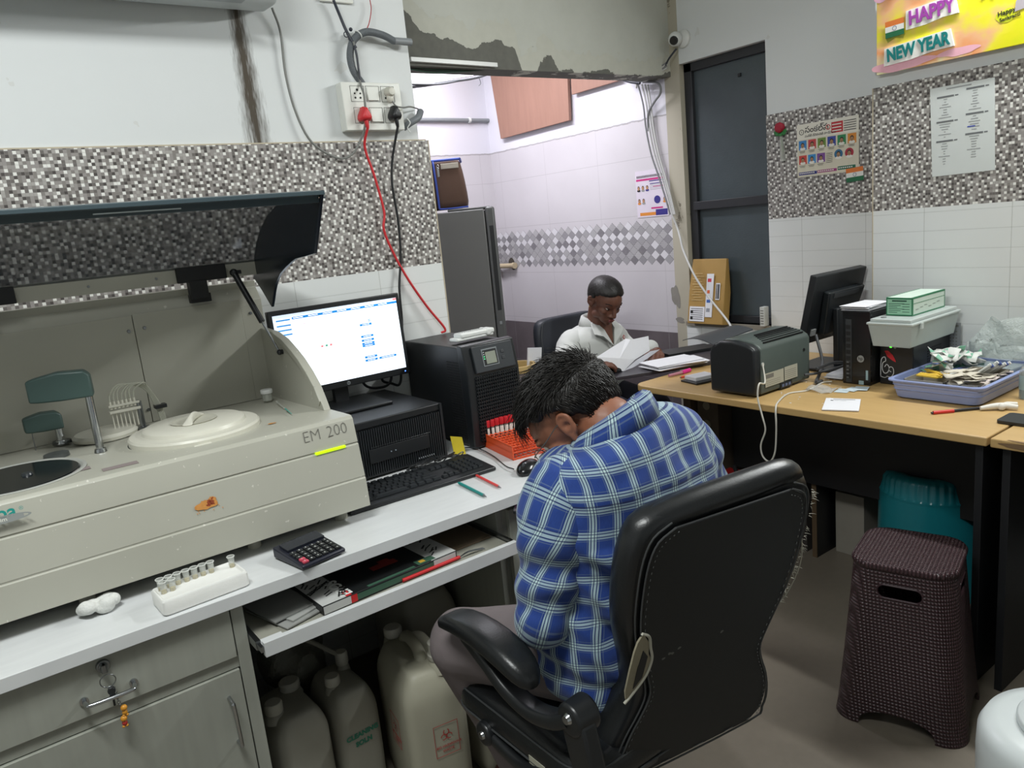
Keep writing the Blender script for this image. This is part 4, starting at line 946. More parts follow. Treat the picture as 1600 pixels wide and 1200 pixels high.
# ---------------------------------------------------------------- beech desks along the window wall
def beech_mat():
    t = NT('beech_laminate'); c = t.coord(); n = t.noise(t.vscale(c, 30, 3, 30), 1, 5, .6)
    t.base(t.mix(n, hx('#b5935f'), hx('#c9a973'))); t.P(Roughness=.38); return t.m
BEECH = beech_mat(); DKP = mat('black_laminate', '#17181b', .5)
TZ = .76
def desk(name, ya, yb, label, rounded):
    t = thing(name, label, 'desk', (2.5, (ya+yb)/2, 0))
    r = .05; out = []
    fr_ = 2.155
    if rounded: out += [(fr_+r-r*math.cos(a), yb-r+r*math.sin(a)) for a in [PI/2*i/6 for i in range(7)]]
    else: out += [(fr_+.004, yb)]
    xr = 3.008 if yb > 1.6 else XC-.01
    out += [(xr, yb)]
    if yb > 1.6: out += [(3.008, 1.565), (XC-.012, 1.565)]
    out += [(XC-.012, ya), (fr_+.004, ya)]
    b = B(); prism(b, [(x, y, TZ-.026) for x, y in out], (0, 0, .026)); obj('desktop', b, BEECH, t, bev=.004)
    b = B(); box(b, 2.19, XC-.02, ya+.02, ya+.04, 0, TZ-.026); obj('side_panel', b, DKP, t, bev=.001)
    if not rounded: 
        b = B(); box(b, 2.19, XC-.02, yb-.04, yb-.02, 0, TZ-.026); obj('side_panel', b, DKP, t, bev=.001)
    else:
        b = B(); box(b, 2.62, XC-.02, 1.64, 1.66, 0, TZ-.026); obj('side_panel', b, DKP, t, bev=.001)
        b = B(); box(b, 2.616, 2.62, 1.64, 1.66, 0, .32); obj('panel_edge', b, mat('raw_edge', '#5b4a36', .6), t)
    b = B(); box(b, 2.60, 2.615, ya+.04, (2.02 if rounded else yb-.04), .32, TZ-.026); obj('modesty_panel', b, DKP, t, bev=.001)
    return t
desk('office_desk', .848, 2.158, 'long beech topped desk with black panels carrying the printer and blue tray', True)
desk('office_desk', -.35, .840, 'second beech topped desk with a chipped front edge at the right', False)
b = B(); Mx = place((2.19, .74, TZ+.0002), (1, 0, 0), (0, 1, 0))
Mx = place((2.157, .70, TZ-.012), (0, -1, 0), (0, 0, 1))
blob(b, Mx, -.02, 0, .10, .008, 5, 0, .001, 50, .3); blob(b, place((2.163, .72, TZ), (0, -1, 0), (1, 0, 0)), 0, 0, .09, .006, 6, 0, .0006, 50, .5)
o = obj('chipped_edge', b, mat('chipboard', '#7c6347', .9), D.objects['office_desk.001'], smooth=False)
# black table of the woman
n0, n1 = PZ(955, 591, .775), PZ(1096, 567.5, .775); dv = (n1-n0).normalized(); nv = V(-dv.y, dv.x, 0)
A0 = n0-dv*.35; A1 = n0+dv*.72
dv.z = 0; nv.z = 0
t = thing('side_table', 'black topped table in front of the woman, under her papers', 'table', (A0.lerp(A1, .5)+nv*.2)*1); TW[t.name] = Matrix.Translation(t.location)
b = B(); prism(b, [A0+V(0, 0, -.014), A1+V(0, 0, -.014), A1+nv*.38+V(0, 0, -.014), A0+nv*.38+V(0, 0, -.014)], (0, 0, .014)); obj('tabletop', b, mat('dark_table', '#37343a', .35, var=.2, vs=40), t, bev=.002)
A0 = V(A0.x, A0.y, 0); b = B(); prism(b, [A0+dv*.02+nv*.02, A0+dv*.04+nv*.02, A0+dv*.04+nv*.36, A0+dv*.02+nv*.36], (0, 0, .760)); obj('side_panel', b, DKP, t)
b = B(); prism(b, [A0+dv*.04+nv*.10, A0+dv*.36+nv*.10, A0+dv*.36+nv*.12, A0+dv*.04+nv*.12], (0, 0, .760)); obj('front_panel', b, DKP, t)
# paper sheets helper
def sheet(bm, M_, w_, h_, mi=0, t_=.0006): box(bm, -w_/2, w_/2, -h_/2, h_/2, 0, t_, mi, M_)
PAPER = mat('paper_white', '#dcdce0', .8, var=.02); GLV = mat('white_rubber', '#dddad2', .6)
q = PZ(1062, 571, .776)
b = B(); rnd = random.Random(5)
for i in range(7): sheet(b, Matrix.Translation((q.x+.0+rnd.uniform(-.02, .02), q.y+.03+rnd.uniform(-.01, .01), .7755+i*.0032)) @ Matrix.Rotation(-.32+rnd.uniform(-.15, .15), 4, 'Z'), .24, .15, 0, .0015)
o = obj('paper_stack', b, PAPER, loc=(q.x, q.y, .7755)); tag(o, 'loose stack of white papers on the black table beside the printer', 'papers')
b = B(); q2 = n0+dv*.52+nv*.28; sheet(b, Matrix.Translation((q2.x, q2.y, .7755)) @ Matrix.Rotation(-.33, 4, 'Z'), .26, .12, 0, .014); o = obj('ledger', b, BLK, loc=(q2.x, q2.y, .7755), bev=.002); tag(o, 'black bound ledger on the black table behind the white papers', 'book')
q = PZ(962, 581, .79); b = B(); ball(b, (0, 0, .004), (.045, .03, .022))
for v in b.verts: v.co.z = max(v.co.z, .0005)
o = obj('computer_mouse', b, mat('gloss_black', '#17181a')); o.location = (q.x+.04, q.y+.055, .7752); tag(o, 'small black mouse on the black table by the woman\'s right hand', 'mouse')
# printer (rear towards the camera)
PG = mat('printer_grey_green', '#4b5450', .4); PB = mat('printer_black', '#1b1e21', .4)
t = thing('laser_printer', 'grey and black laser printer on the beech desk, vented lid and label on its side', 'printer', (2.36, 1.72, TZ), 0)
px0, px1, py0, py1 = 2.235, 2.535, 1.607, 1.80
def pprof(d, top=.205): # profile in (y,z): rounded top
    return [(py0-d*0, TZ+.008), (py0-.002, TZ+.165), (py0+.006, TZ+.178), (py0+.03, TZ+.192+d), (py0+.09, TZ+.202+d), (py1-.05, TZ+.200+d), (py1-.01, TZ+.175), (py1, TZ+.15), (py1, TZ+.008)]
b = B(); prism(b, [(px0, y, z) for y, z in pprof(.0)], (px1-px0, 0, 0)); pbody = obj('body', b, PG, t, bev=.006)
b = B(); prism(b, [(px0-.035, y+(0 if i < 5 else .002), z) for i, (y, z) in enumerate(pprof(-.003))], (.036, 0, 0)); obj('front_cover', b, PB, t, bev=.010, bseg=4)
b = B(); arcp = [(px0+.03+.24*i/12, TZ+.203+.028*math.sin(PI*i/12)) for i in range(13)]
b = B()
for k in range(6):
    y = py0+.012+k*.013; z = TZ+.1835+k*.0035 if k < 3 else TZ+.194+(k-3)*.003
    x0_, x1_ = px0+.04+.008*k, px1-.02
    box(b, x0_, x1_, y, y+.005, z+.001, z+.0055)
obj('vent_slots', b, BLK2, t)
b = B(); Mp = place((px0+.02, py0-.003, TZ+.03), (1, 0, 0), (0, 0, 1)); rects(b, Mp, [(0, .11, 0, .05, 0), (.115, .195, .002, .052, 0), (.004, .05, .03, .045, 1)]+[(.12, .185, .008+.007*i, .010+.007*i, 2) for i in range(5)]+[(.006, .09, .006+.007*i, .0075+.007*i, 2) for i in range(3)])
obj('rating_label', b, [mat('aged_label', '#a9a89a', .6), mat('label_dark', '#6e6d68', .6), mat('label_grey_line', '#7b7a72', .6)], t, smooth=False)
b = B(); box(b, px0+.11, px0+.18, py0-.004, py0+.004, TZ+.006, TZ+.026); pp = obj('port_panel', b, BLK, t, bev=.001)
for k in range(3):
    b = B(); box(b, px0+.117+.02*k, px0+.129+.02*k, py0-.0055, py0-.003, TZ+.012, TZ+.022); obj('port', b, mat('port_blue', '#5b6a8a', .4), pp)
for x, z in ((px0+.012, .10), (px1-.04, .125)):
    b = B(); cyl(b, (x, py0-.001, TZ+z), (x, py0-.004, TZ+z), .0055, seg=16); obj('screw_hole', b, BLK2, t)
b = B(); cyl(b, (px0+.01, py0-.001, TZ+.115), (px0+.01, py0-.003, TZ+.115), .008, seg=16); obj('white_dot', b, mat('pale_dot2', '#b8bab5', .5), t)
b = B(); tz = []
for i in range(9):
    u = i/8; z = TZ+.185+.020*math.sin(u*PI*.8)+.0; yy = py1-.02+u*.14
    tz.append([V(px0-.04, yy, z-.006*u), V(px0+.20, yy-.0, z+.018*(1-u)), V(px0+.20, yy, z+.015*(1-u)-.003), V(px0-.04, yy, z-.006*u-.003)])
loft(b, tz); obj('paper_tray', b, mat('tray_grey', '#3d3f42', .45), t, bev=.001)
# power cord of the printer, hanging over the desk edge
c = [PX(1180, 568, 2.236), PX(1186, 600, 2.16), PX(1184, 622, 2.145), PX(1191, 650, 2.14), PX(1196, 672, 2.14), PX(1189, 695, 2.14), PX(1192, 713, 2.14), PX(1203, 721, 2.14), PX(1211, 706, 2.14), PX(1213, 670, 2.14), PX(1212, 640, 2.145), PZ(1216, 628, TZ+.004)]
c2 = [PZ(1232, 615, TZ+.003), PZ(1262, 610, TZ+.003), PZ(1285, 598, TZ+.003), PZ(1300, 596, TZ+.006)]
CW = mat('white_cord', '#c9c6bc', .45)
c[0] = V(px0+.004, py0-.006, c[0].z); c.insert(1, V(px0-.02, py0-.03, TZ+.06))
b = B(); tube(b, c+c2, .0030, 10); o = obj('white_cable', b, CW, loc=tuple(c2[0])); tag(o, 'white power cord hanging in a loop over the front of the beech desk', 'cord')
# pens, pad at the end of the desk
t = thing('marker_pen', 'clear marker with a bright pink cap near the end of the beech desk', 'marker', tuple(PZ(1060, 582, TZ)))
a, c_ = PZ(1045, 587, TZ+.008), PZ(1066, 582, TZ+.008); e = PZ(1078, 578, TZ+.008)
b = B(); cyl(b, a, c_, .006, seg=14); obj('barrel', b, mat('pinkish_clear', '#b9808f', .3), t); b = B(); cyl(b, c_, e, .0085, .0085, seg=14); obj('cap', b, mat('hot_pink', '#d62a86', .35), t, bev=.001)
pen(PZ(1080, 586, TZ+.005), PZ(1062, 590, TZ+.005), .004, mat('orange_red', '#e0492b', .4), 'orange red pen lying beside the pink capped marker', tipcol='#e0492b')
c0 = PZ(1092, 596, TZ); t = thing('note_pad', 'small white pad on a black folder in front of the printer end', 'note pad', tuple(c0), -.2)
b = B(); box(b, -.05, .06, -.05, .05, 0, .008); obj('folder', b, BLK, t, world=False, bev=.002); b = B(); box(b, -.03, .07, -.02, .05, .008, .022); obj('pad', b, PAPER, t, world=False, bev=.001)
# monitor seen from behind
t = thing('monitor', 'black monitor seen from behind, between the printer and the black tower', 'monitor', (2.68, 1.70, TZ))
MB_ = Matrix.Translation((2.68, 1.67, 1.0)) @ Matrix.Rotation(math.radians(13), 4, 'X') @ Matrix.Translation((-2.68, -1.66, -1.0))
b = B(); prism(b, [(2.625, 1.66, .862), (3.0, 1.66, .862), (3.005, 1.66, 1.135), (2.66, 1.66, 1.135)], (0, -.0, 0)) if False else None
b = B(); box(b, 2.635, 2.99, 1.655, 1.685, .868, 1.140, 0, MB_); mh = obj('housing', b, PB, t, bev=.004)
b = B(); box(b, 2.645, 2.98, 1.684, 1.688, .885, 1.125, 0, MB_); obj('screen', b, mat('dark_screen', '#0c0f12', .2), t)
b = B(); prism(b, [MB_ @ V(x, 1.655, z) for x, z in ((2.72, .90), (2.91, .90), (2.955, 1.075), (2.70, 1.075))], MB_.to_3x3() @ V(0, -.028, 0)); obj('rear_bulge', b, mat('bulge_grey', '#202427', .35), mh, bev=.006)
b = B(); box(b, 2.73, 2.93, 1.624, 1.628, 1.05, 1.068, 0, MB_); obj('vent', b, DGREY, mh)
b = B(); box(b, 2.665, 2.695, 1.65, 1.655, .90, .925, 0, MB_); obj('sticker', b, mat('pale_label', '#8f9191', .5), mh)
b = B(); box(b, 2.745, 2.825, 1.615, 1.64, TZ+.012, 1.0); obj('neck', b, PB, t, bev=.006)
b = B(); box(b, 2.67, 2.895, 1.60, 1.78, TZ, TZ+.013); obj('base', b, PB, t, bev=.004)
# leads between monitor and tower
b = B(); k0 = MB_ @ V(2.70, 1.65, .90); tube(b, [k0, PY(1285, 565, 1.63), PY(1280, 585, 1.60), PZ(1292, 597, TZ+.01)+V(-.02, .03, 0), (2.52, 1.55, TZ+.006)], .006, 10, mi=0)
tube(b, [(2.49, 1.60, TZ+.03), (2.54, 1.575, TZ+.03), (2.60, 1.60, TZ+.02), (2.66, 1.55, TZ+.035), (2.72, 1.52, TZ+.05), (2.86, 1.52, TZ+.06)], .005, 8); tube(b, [(2.52, 1.57, TZ+.05), (2.60, 1.55, TZ+.06), (2.70, 1.53, TZ+.045), (2.80, 1.51, TZ+.07)], .006, 8)
o = obj('cable', b, mat('grey_cable', '#4a4b4d', .5), loc=(2.6, 1.57, TZ)); tag(o, 'grey leads bunched between the printer, the rear-facing monitor and the black tower', 'cable')
b = B(); rnd = random.Random(6)
for i in range(5): sheet(b, Matrix.Translation((2.66+rnd.uniform(-.015, .015), 1.535+.0*i, TZ+.001+i*.004)) @ Matrix.Rotation(rnd.uniform(-.1, .1), 4, 'Z'), .16, .07, 0, .003)
o = obj('paper_stack', b, PAPER, loc=(2.66, 1.535, TZ)); tag(o, 'crumpled white papers under the grey leads left of the black tower', 'papers')
# slim tower
t = thing('computer_tower', 'glossy black slim computer tower standing on the beech desk, papers on top', 'computer', (2.72, 1.43, TZ))
tx0, tx1, ty0, ty1, tz1 = 2.55, 2.885, 1.383, 1.484, 1.022
b = B(); box(b, tx0+.012, tx1, ty0, ty1, TZ, tz1); obj('case', b, mat('black_steel_case', '#17191b'), t, bev=.002)
b = B(); box(b, tx0, tx0+.014, ty0-.001, ty1+.001, TZ, tz1+.002); tf = obj('front_bezel', b, mat('gloss_black', '#17181a'), t, bev=.002)
Mf = place((tx0, ty1, TZ), (0, -1, 0), (0, 0, 1))
b = B(); box(b, .012, .034, .006, .235, .0, .002, 0, Mf); obj('drive_strip', b, DGREY, tf, bev=.001)
for k in range(9):
    b = B(); box(b, .014, .030, .02+k*.0225, .0345+k*.0225, .002, .003, 0, Mf); obj('vent_slot', b, BLK2, tf)
for k in range(5):
    b = B(); box(b, .016, .024, .022+k*.014, .026+k*.014, .003, .004, 0, Mf); obj('usb_port', b, mat('port_grey', '#6e7173', .4), tf)
b = B(); cyl(b, Mf @ V(.067, .095, 0), Mf @ V(.067, .095, .0015), .0125, seg=28); obj('logo_badge', b, mat('badge_silver', '#aab0b5'), tf)
lettering(t, [('hp', -.0085, -.004, .0165, .0002)], Mf @ V(.067, .095, .0012), (0, -1, 0), (0, 0, 1), BLK, 'logo_letters')
b = B(); box(b, .06, .078, .002, .016, 0, .001, 0, Mf); box(b, .086, .094, .02, .055, 0, .001, 0, Mf); obj('sticker', b, mat('pale_blue_label', '#9bb3b8', .5), tf)
b = B(); rnd = random.Random(11)
for i in range(6): sheet(b, Matrix.Translation((2.64+rnd.uniform(-.01, .01), 1.445, tz1+.003+i*.0028)) @ Matrix.Rotation(rnd.uniform(-.12, .12), 4, 'Z'), .16, .10, 0, .0015)
o = obj('paper_slips', b, PAPER, loc=(2.64, 1.445, tz1+.0022)); tag(o, 'stack of folded white slips on top of the slim black tower', 'papers')
# black inverter box with scroll print
t = thing('inverter_box', 'black power box with a red leaf and white scroll print, under the clear storage box', 'inverter', (2.72, 1.31, TZ))
ix0, iy0, iy1, iz1 = 2.60, 1.258, 1.375, .908
b = B(); box(b, ix0, 2.87, iy0, iy1, TZ, iz1); ib = obj('case', b, mat('inverter_black', '#1f2022', .35), t, bev=.004)
Mi = place((ix0, iy1, TZ), (0, -1, 0), (0, 0, 1))
b = B(); pts = [(0.018, .120), (.030, .122), (.046, .108), (.056, .090), (.058, .082), (.045, .088), (.028, .100)]
prism(b, [Mi @ V(x, y, .0005) for x, y in pts], Mi.to_3x3() @ V(0, 0, .0005)); obj('red_leaf_print', b, mat('leaf_red', '#c2212e', .4), ib, smooth=False)
def ribbon(bm, Mx, pts, w_, mi=0, lift=.0008):
    ps = smooth_pts([V(x, y, 0) for x, y in pts], 8); L_, R_ = [], []
    for i, p in enumerate(ps):
        d = (ps[min(i+1, len(ps)-1)]-ps[max(i-1, 0)]).normalized(); n_ = V(-d.y, d.x, 0)*(w_/2)
        L_.append(bm.verts.new(Mx @ (p+n_+V(0, 0, lift)))); R_.append(bm.verts.new(Mx @ (p-n_+V(0, 0, lift))))
    for i in range(len(ps)-1):
        f = bm.faces.new((L_[i], R_[i], R_[i+1], L_[i+1])); f.material_index = mi
b = B(); ribbon(b, Mi, [(.004, .030), (.006, .085), (.018, .098), (.022, .085), (.012, .076), (.010, .055), (.018, .04), (.030, .045), (.034, .062), (.026, .072), (.018, .062)], .0028)
ribbon(b, Mi, [(.026, .030), (.040, .028), (.050, .042), (.048, .060), (.038, .064), (.034, .052), (.042, .046)], .0026); ribbon(b, Mi, [(.003, .028), (.018, .024), (.030, .03)], .002)
obj('scroll_print', b, mat('print_white', '#cfd0d2', .5), ib, smooth=False)
b = B(); box(b, .036, .043, .137-.004, .137+.003, .0003, .002, 0, Mi); obj('green_light', b, mat('green_led2', '#3ddc38', .3, emit='#48ff30', es=3), ib)
b = B(); cyl(b, Mi @ V(.055, .134, 0), Mi @ V(.055, .134, .002), .004, seg=14); obj('knob', b, mat('knob_grey', '#9a9b99', .3, .6), ib)
b = B()
for k in range(7): box(b, 2.70, 2.80, iy0-.001, iy0+.001, .82+k*.009, .825+k*.009)
obj('side_vents', b, BLK2, ib)
# clear lidded storage box
t = thing('storage_box', 'clear frosted plastic box with a clip lid on top of the black power box', 'storage box', (2.65, 1.30, iz1+.001))
FR = mat('frosted_plastic', '#c4cdca', .35, alpha=.62, var=.05); FR2 = mat('frosted_lid', '#cfd7d4', .3, alpha=.75, var=.05)
sx, sy0, sy1, sz = 2.52, 1.225, 1.375, iz1+.001
b = B(); loft(b, [[V(x, y, z) for x, y in ((sx+d, sy0+d), (2.86-d, sy0+d), (2.86-d, sy1-d), (sx+d, sy1-d))] for d, z in ((.012, sz), (.0, sz+.078), (.003, sz+.078), (.014, sz+.003))]); obj('tub', b, FR, t, bev=.002)
b = B(); box(b, sx-.004, 2.864, sy0-.004, sy1+.004, sz+.076, sz+.084); box(b, sx+.004, 2.856, sy0+.006, sy1-.006, sz+.084, sz+.096); obj('lid', b, FR2, t, bev=.003)
b = B(); box(b, sx+.05, sx+.065, sy0-.008, sy0-.002, sz+.06, sz+.08); obj('clip', b, FR2, t, bev=.001)
b = B(); cyl(b, (sx+.03, sy1-.04, sz+.096), (sx+.03, sy1-.04, sz+.1005), .009, seg=18); obj('button', b, mat('bead_grey', '#8f9593', .3), t)
t = thing('glove_carton', 'green and white printed carton on top of the clear storage box', 'carton', (2.72, 1.31, sz+.097), 0)
gx0, gx1, gy0, gy1, gz = 2.60, 2.83, 1.262, 1.352, sz+.097
b = B(); box(b, gx0, gx1, gy0, gy1, gz, gz+.062); obj('carton', b, mat('pale_green_card', '#c4d4c8', .6), t, bev=.001)
Mg_ = place((gx0, gy1, gz), (0, -1, 0), (0, 0, 1)); b = B(); rects(b, Mg_, [(0, .09, 0, .062, 0), (.004, .086, .004, .056, 1), (.02, .07, .048, .053, 2)]+[(.008, .008+.03+.012*(i % 3), .010+i*.006, .012+i*.006, 2) for i in range(6)]+[(.055, .08, .012+i*.009, .014+i*.009, 2) for i in range(4)])
obj('end_print', b, [mat('card_green', '#2f7a54', .5), mat('mint_print', '#93c3a4', .5), mat('ink_green', '#23483a', .5)], t, smooth=False)
Mg2 = place((gx0, gy0, gz), (1, 0, 0), (0, 0, 1)); b = B(); rects(b, Mg2, [(0, .23, 0, .004, 0), (0, .23, .057, .062, 0), (0, .004, 0, .062, 0), (.226, .23, 0, .062, 0), (.0, .23, .040, .0415, 0)]+[(.02+.03*i, .04+.03*i, .018+.004*(i % 3), .020+.004*(i % 3), 2) for i in range(6)])
box(b, gx0, gx0+.23, gy0, gy0+.005, gz+.062, gz+.0624, 0); box(b, gx0, gx0+.23, gy1-.005, gy1, gz+.062, gz+.0624, 0)
obj('side_print', b, [mat('card_green', '#2f7a54'), mat('mint_print', '#93c3a4'), mat('ink_grey', '#7d8580', .5)], t, smooth=False)
# slips, note, scraps
c0 = PZ(1335, 608, TZ+.001); t = thing('paper_slips', 'small pale blue printed slips on the beech desk before the tower', 'papers', tuple(c0))
for i, (dx, dy, r) in enumerate([(-.02, .02, .2), (.01, .0, -.1), (.03, -.02, .35)]):
    b = B(); sheet(b, Matrix.Translation((c0.x+dx-.02, c0.y+dy, TZ+.0012+i*.0012)) @ Matrix.Rotation(r, 4, 'Z'), .055, .045); obj('slip', b, mat('pale_blue_slip', '#c3d0d6', .7), t)
a = [PZ(1284, 641, TZ+.002), PZ(1291, 623, TZ+.002), PZ(1345, 625, TZ+.002), PZ(1342, 643, TZ+.002)]
t = thing('printed_note', 'white card with two lines of print near the front of the beech desk', 'note', tuple(a[0].lerp(a[2], .5)))
b = B(); prism(b, a, (0, 0, .003)); obj('card', b, PAPER, t)
b = B(); Mn = place(a[1].lerp(a[2], .12)+V(0, 0, .0032), (a[2]-a[1]), (a[1]-a[0])); Ln = (a[2]-a[1]).length; rects(b, Mn, [(Ln*(.12+.045*k), Ln*(.12+.045*k+.034), -.016, -.012, 0) for k in range(14)]+[(Ln*.06, Ln*.14, -.034, -.028, 0)]+[(Ln*(.17+.05*k), Ln*(.17+.05*k+.036), -.032, -.030, 1) for k in range(7)], lift=.0003); obj('printed_lines', b, [mat('ink_black', '#1b1b1b'), mat('print_mid_grey', '#979a9b')], t, smooth=False)
b = B(); rnd = random.Random(9)
for i in range(26):
    p = PZ(rnd.uniform(1215, 1330), rnd.uniform(590, 632), TZ+.0002); 
    if p.x < 2.2: continue
    r_ = rnd.uniform(.0015, .004); prism(b, [p+V(r_*math.cos(a_)*rnd.uniform(.6, 1.2), r_*math.sin(a_), 0) for a_ in (0, 1.3, 2.6, 4, 5.2)], (0, 0, .001))
o = obj('paper_scraps', b, PAPER, loc=(2.4, 1.5, TZ)); tag(o, 'tiny white paper scraps scattered over the beech desk', 'scraps', kind='stuff')
c0 = PZ(1275, 608, TZ+.002); b = B(); loft(b, [[c0+V(x, y*.05-.02, .004+.006*math.sin(k*1.7+x*80)) for x in (-.04, -.02, 0, .02, .04)] for k, y in enumerate((-1, -.5, 0, .5, 1))], cap=False, closed=False)
o = obj('plastic_wrapper', b, mat('clear_wrap', '#d8d8d4', .15, alpha=.4), loc=tuple(c0), solid=.0006); tag(o, 'torn clear plastic wrapper on the beech desk under the white cord', 'wrapper')
# ---------------------------------------------------------------- lilac tray of supplies
LIL = mat('lilac_plastic', '#8e9bc6', .35, var=.03)
bx0, bx1, by0, by1 = 2.44, 2.845, .985, 1.243
t = thing('supply_tray', 'lilac plastic tray full of packets, strips and syringes at the front of the beech desk', 'tray', (2.64, 1.11, TZ))
cx_, cy_ = (bx0+bx1)/2, (by0+by1)/2
def rr_(g, z, r=.03): return [V(x, y, z) for x, y in rrect(bx1-bx0+g, by1-by0+g, r, 5, cx_, cy_)]
b = B(); loft(b, [rr_(-.02, TZ+.0005), rr_(.0, TZ+.006), rr_(.022, TZ+.058), rr_(.040, TZ+.060), rr_(.040, TZ+.064), rr_(.014, TZ+.064), rr_(-.004, TZ+.010), rr_(-.02, TZ+.008)]); obj('basin', b, LIL, t)
b = B(); 
for z in (.03, .045): loft(b, [rr_(.012+.005*(z > .04), TZ+z), rr_(.016+.005*(z > .04), TZ+z+.002), rr_(.012+.005*(z > .04), TZ+z+.004)], cap=False)
obj('raised_rib', b, LIL, t)
# inner grey carton trays
CARD = mat('grey_card', '#a39d90', .85)
TB = TZ+.012
for (x0, x1, y0, y1, h, lab) in [(2.47, 2.60, 1.10, 1.225, .048, 'open grey card box of yellow wrapped needles in the lilac tray'), (2.465, 2.60, .995, 1.09, .050, 'open grey card box of pale packets at the near end of the lilac tray'), (2.612, 2.70, 1.0, 1.11, .056, 'open grey card box of upright syringes in the lilac tray')]:
    b = B(); box(b, x0, x1, y0, y1, TB, TB+.003); box(b, x0, x0+.002, y0, y1, TB, TB+h); box(b, x1-.002, x1, y0, y1, TB, TB+h); box(b, x0, x1, y0, y0+.002, TB, TB+h); box(b, x0, x1, y1-.002, y1, TB, TB+h)
    o = obj('card_box', b, CARD, loc=((x0+x1)/2, (y0+y1)/2, TB)); tag(o, lab, 'box')
rnd = random.Random(21)
YW = mat('yellow_wrap', '#d9b43c', .5); WP = mat('packet_white', '#d5d6d1', .6, bump=.4, bs=80, bd=.002); GRN = mat('packet_green', '#7db59a', .6); BLUEP = mat('packet_blue', '#4b5e9a', .5)
for i in range(7):
    p = V(2.485+.015*i, 1.165+rnd.uniform(-.012, .012), TB+.052+rnd.uniform(0, .010)); M_ = Matrix.Translation(p) @ Matrix.Rotation(rnd.uniform(1.1, 1.7), 4, 'Z') @ Matrix.Rotation(rnd.uniform(-.2, .2), 4, 'Y')
    b = B(); box(b, -.035, .035, -.005, .005, -.002, .003, 0, M_); cyl(b, M_ @ V(-.03, 0, .002), M_ @ V(.02, 0, .002), .0035, seg=8)
    o = obj('needle_packet', b, YW, loc=tuple(p), bev=.0008); tag(o, 'yellow wrapped needle packet lying in the bunch in the lilac tray', 'packet', 'yellow needle packets in the tray')
for i in range(16):
    p = V(rnd.uniform(2.475, 2.60), rnd.uniform(1.005, 1.09), TB+.044+.0022*i); M_ = Matrix.Translation(p) @ Matrix.Rotation(rnd.uniform(0, 3), 4, 'Z') @ Matrix.Rotation(rnd.uniform(-.3, .3), 4, 'X')
    b = B(); loft(b, [[M_ @ V(x, y, .003*math.sin(x*90+y*120+i)) for x in (-.03, -.015, 0, .015, .03)] for y in (-.02, -.007, .007, .02)], cap=False, closed=False)
    o = obj('gauze_packet', b, mat('cream_packet', '#c9c2b2', .7), loc=tuple(p), solid=.0015); tag(o, 'cream paper packet in the heap at the near left of the lilac tray', 'packet', 'cream packets in the tray')
for i in range(9):
    x = 2.622+.0085*i; p = V(x, 1.095-.003*i, TB+.025); q_ = V(x+.012+rnd.uniform(-.004, .004), 1.03-.004*i, TB+.082+rnd.uniform(-.008, .008))
    b = B(); cyl(b, p, p.lerp(q_, .9), .0042, seg=10, mi=0); cyl(b, p.lerp(q_, .9), q_, .0055, .0055, seg=10, mi=1)
    o = obj('syringe', b, [WP, BLUEP if i % 3 == 1 else (mat('orange_tip', '#d9653a', .5) if i == 7 else WP)], loc=tuple(p))
    tag(o, 'wrapped white syringe standing aslant in the card box of the lilac tray' if i != 7 else 'wrapped syringe with an orange end in the lilac tray', 'syringe', None if i == 7 else 'wrapped syringes in the tray')
for i in range(16):
    p = V(rnd.uniform(2.60, 2.78), rnd.uniform(1.13, 1.205), TB+.035+.005*i); M_ = Matrix.Translation(p) @ Matrix.Rotation(rnd.uniform(0, 3), 4, 'Z') @ Matrix.Rotation(rnd.uniform(-.6, .6), 4, 'X')
    b = B(); loft(b, [[M_ @ V(x, y, .008*math.sin(x*60+y*100+i)) for x in (-.04, -.02, 0, .02, .04)] for y in (-.03, -.01, .01, .03)], cap=False, closed=False)
    for k, f in enumerate(b.faces): f.material_index = 1 if (k % 5 == i % 5) else 0
    o = obj('cotton_packet', b, [WP, GRN], loc=tuple(p), solid=.002); tag(o, 'crumpled green and white packet in the heap at the back of the lilac tray', 'packet', 'green and white packets in the tray')
b = B(); prism(b, [V(2.72, 1.0, TB), V(2.83, 1.0, TB), V(2.83, 1.0, TB+.05), V(2.72, 1.0, TB+.055)], (0, .14, 0)); o = obj('clear_pouch', b, mat('clear_wrap2', '#b9c4c2', .25, alpha=.5), loc=(2.77, 1.07, TB), bev=.006); tag(o, 'clear pouch of slides at the right end of the lilac tray', 'pouch')
b = B(); box(b, 2.70, 2.84, 1.160, 1.168, TB+.045, TB+.053); o = obj('green_ruler', b, mat('strip_green', '#3d7d63', .5), loc=(2.77, 1.16, TB)); tag(o, 'long green edged strip along the back of the lilac tray', 'strip')
for i in range(5):
    p = V(2.50+.05*i, .995+.004*(i % 2), TB+.048); M_ = Matrix.Translation(p) @ Matrix.Rotation(rnd.uniform(-.4, .4), 4, 'Z')
    b = B(); loft(b, [[M_ @ V(x, y, .004*math.sin(x*90+i)) for x in (-.022, 0, .022)] for y in (-.006, .006, .018)], cap=False, closed=False)
    o = obj('swab_packet', b, mat('pinkish_packet', '#cdbfb9', .6), loc=tuple(p), solid=.0015); tag(o, 'small pinkish white packet along the near rim of the lilac tray', 'packet', 'swab packets along the tray rim')
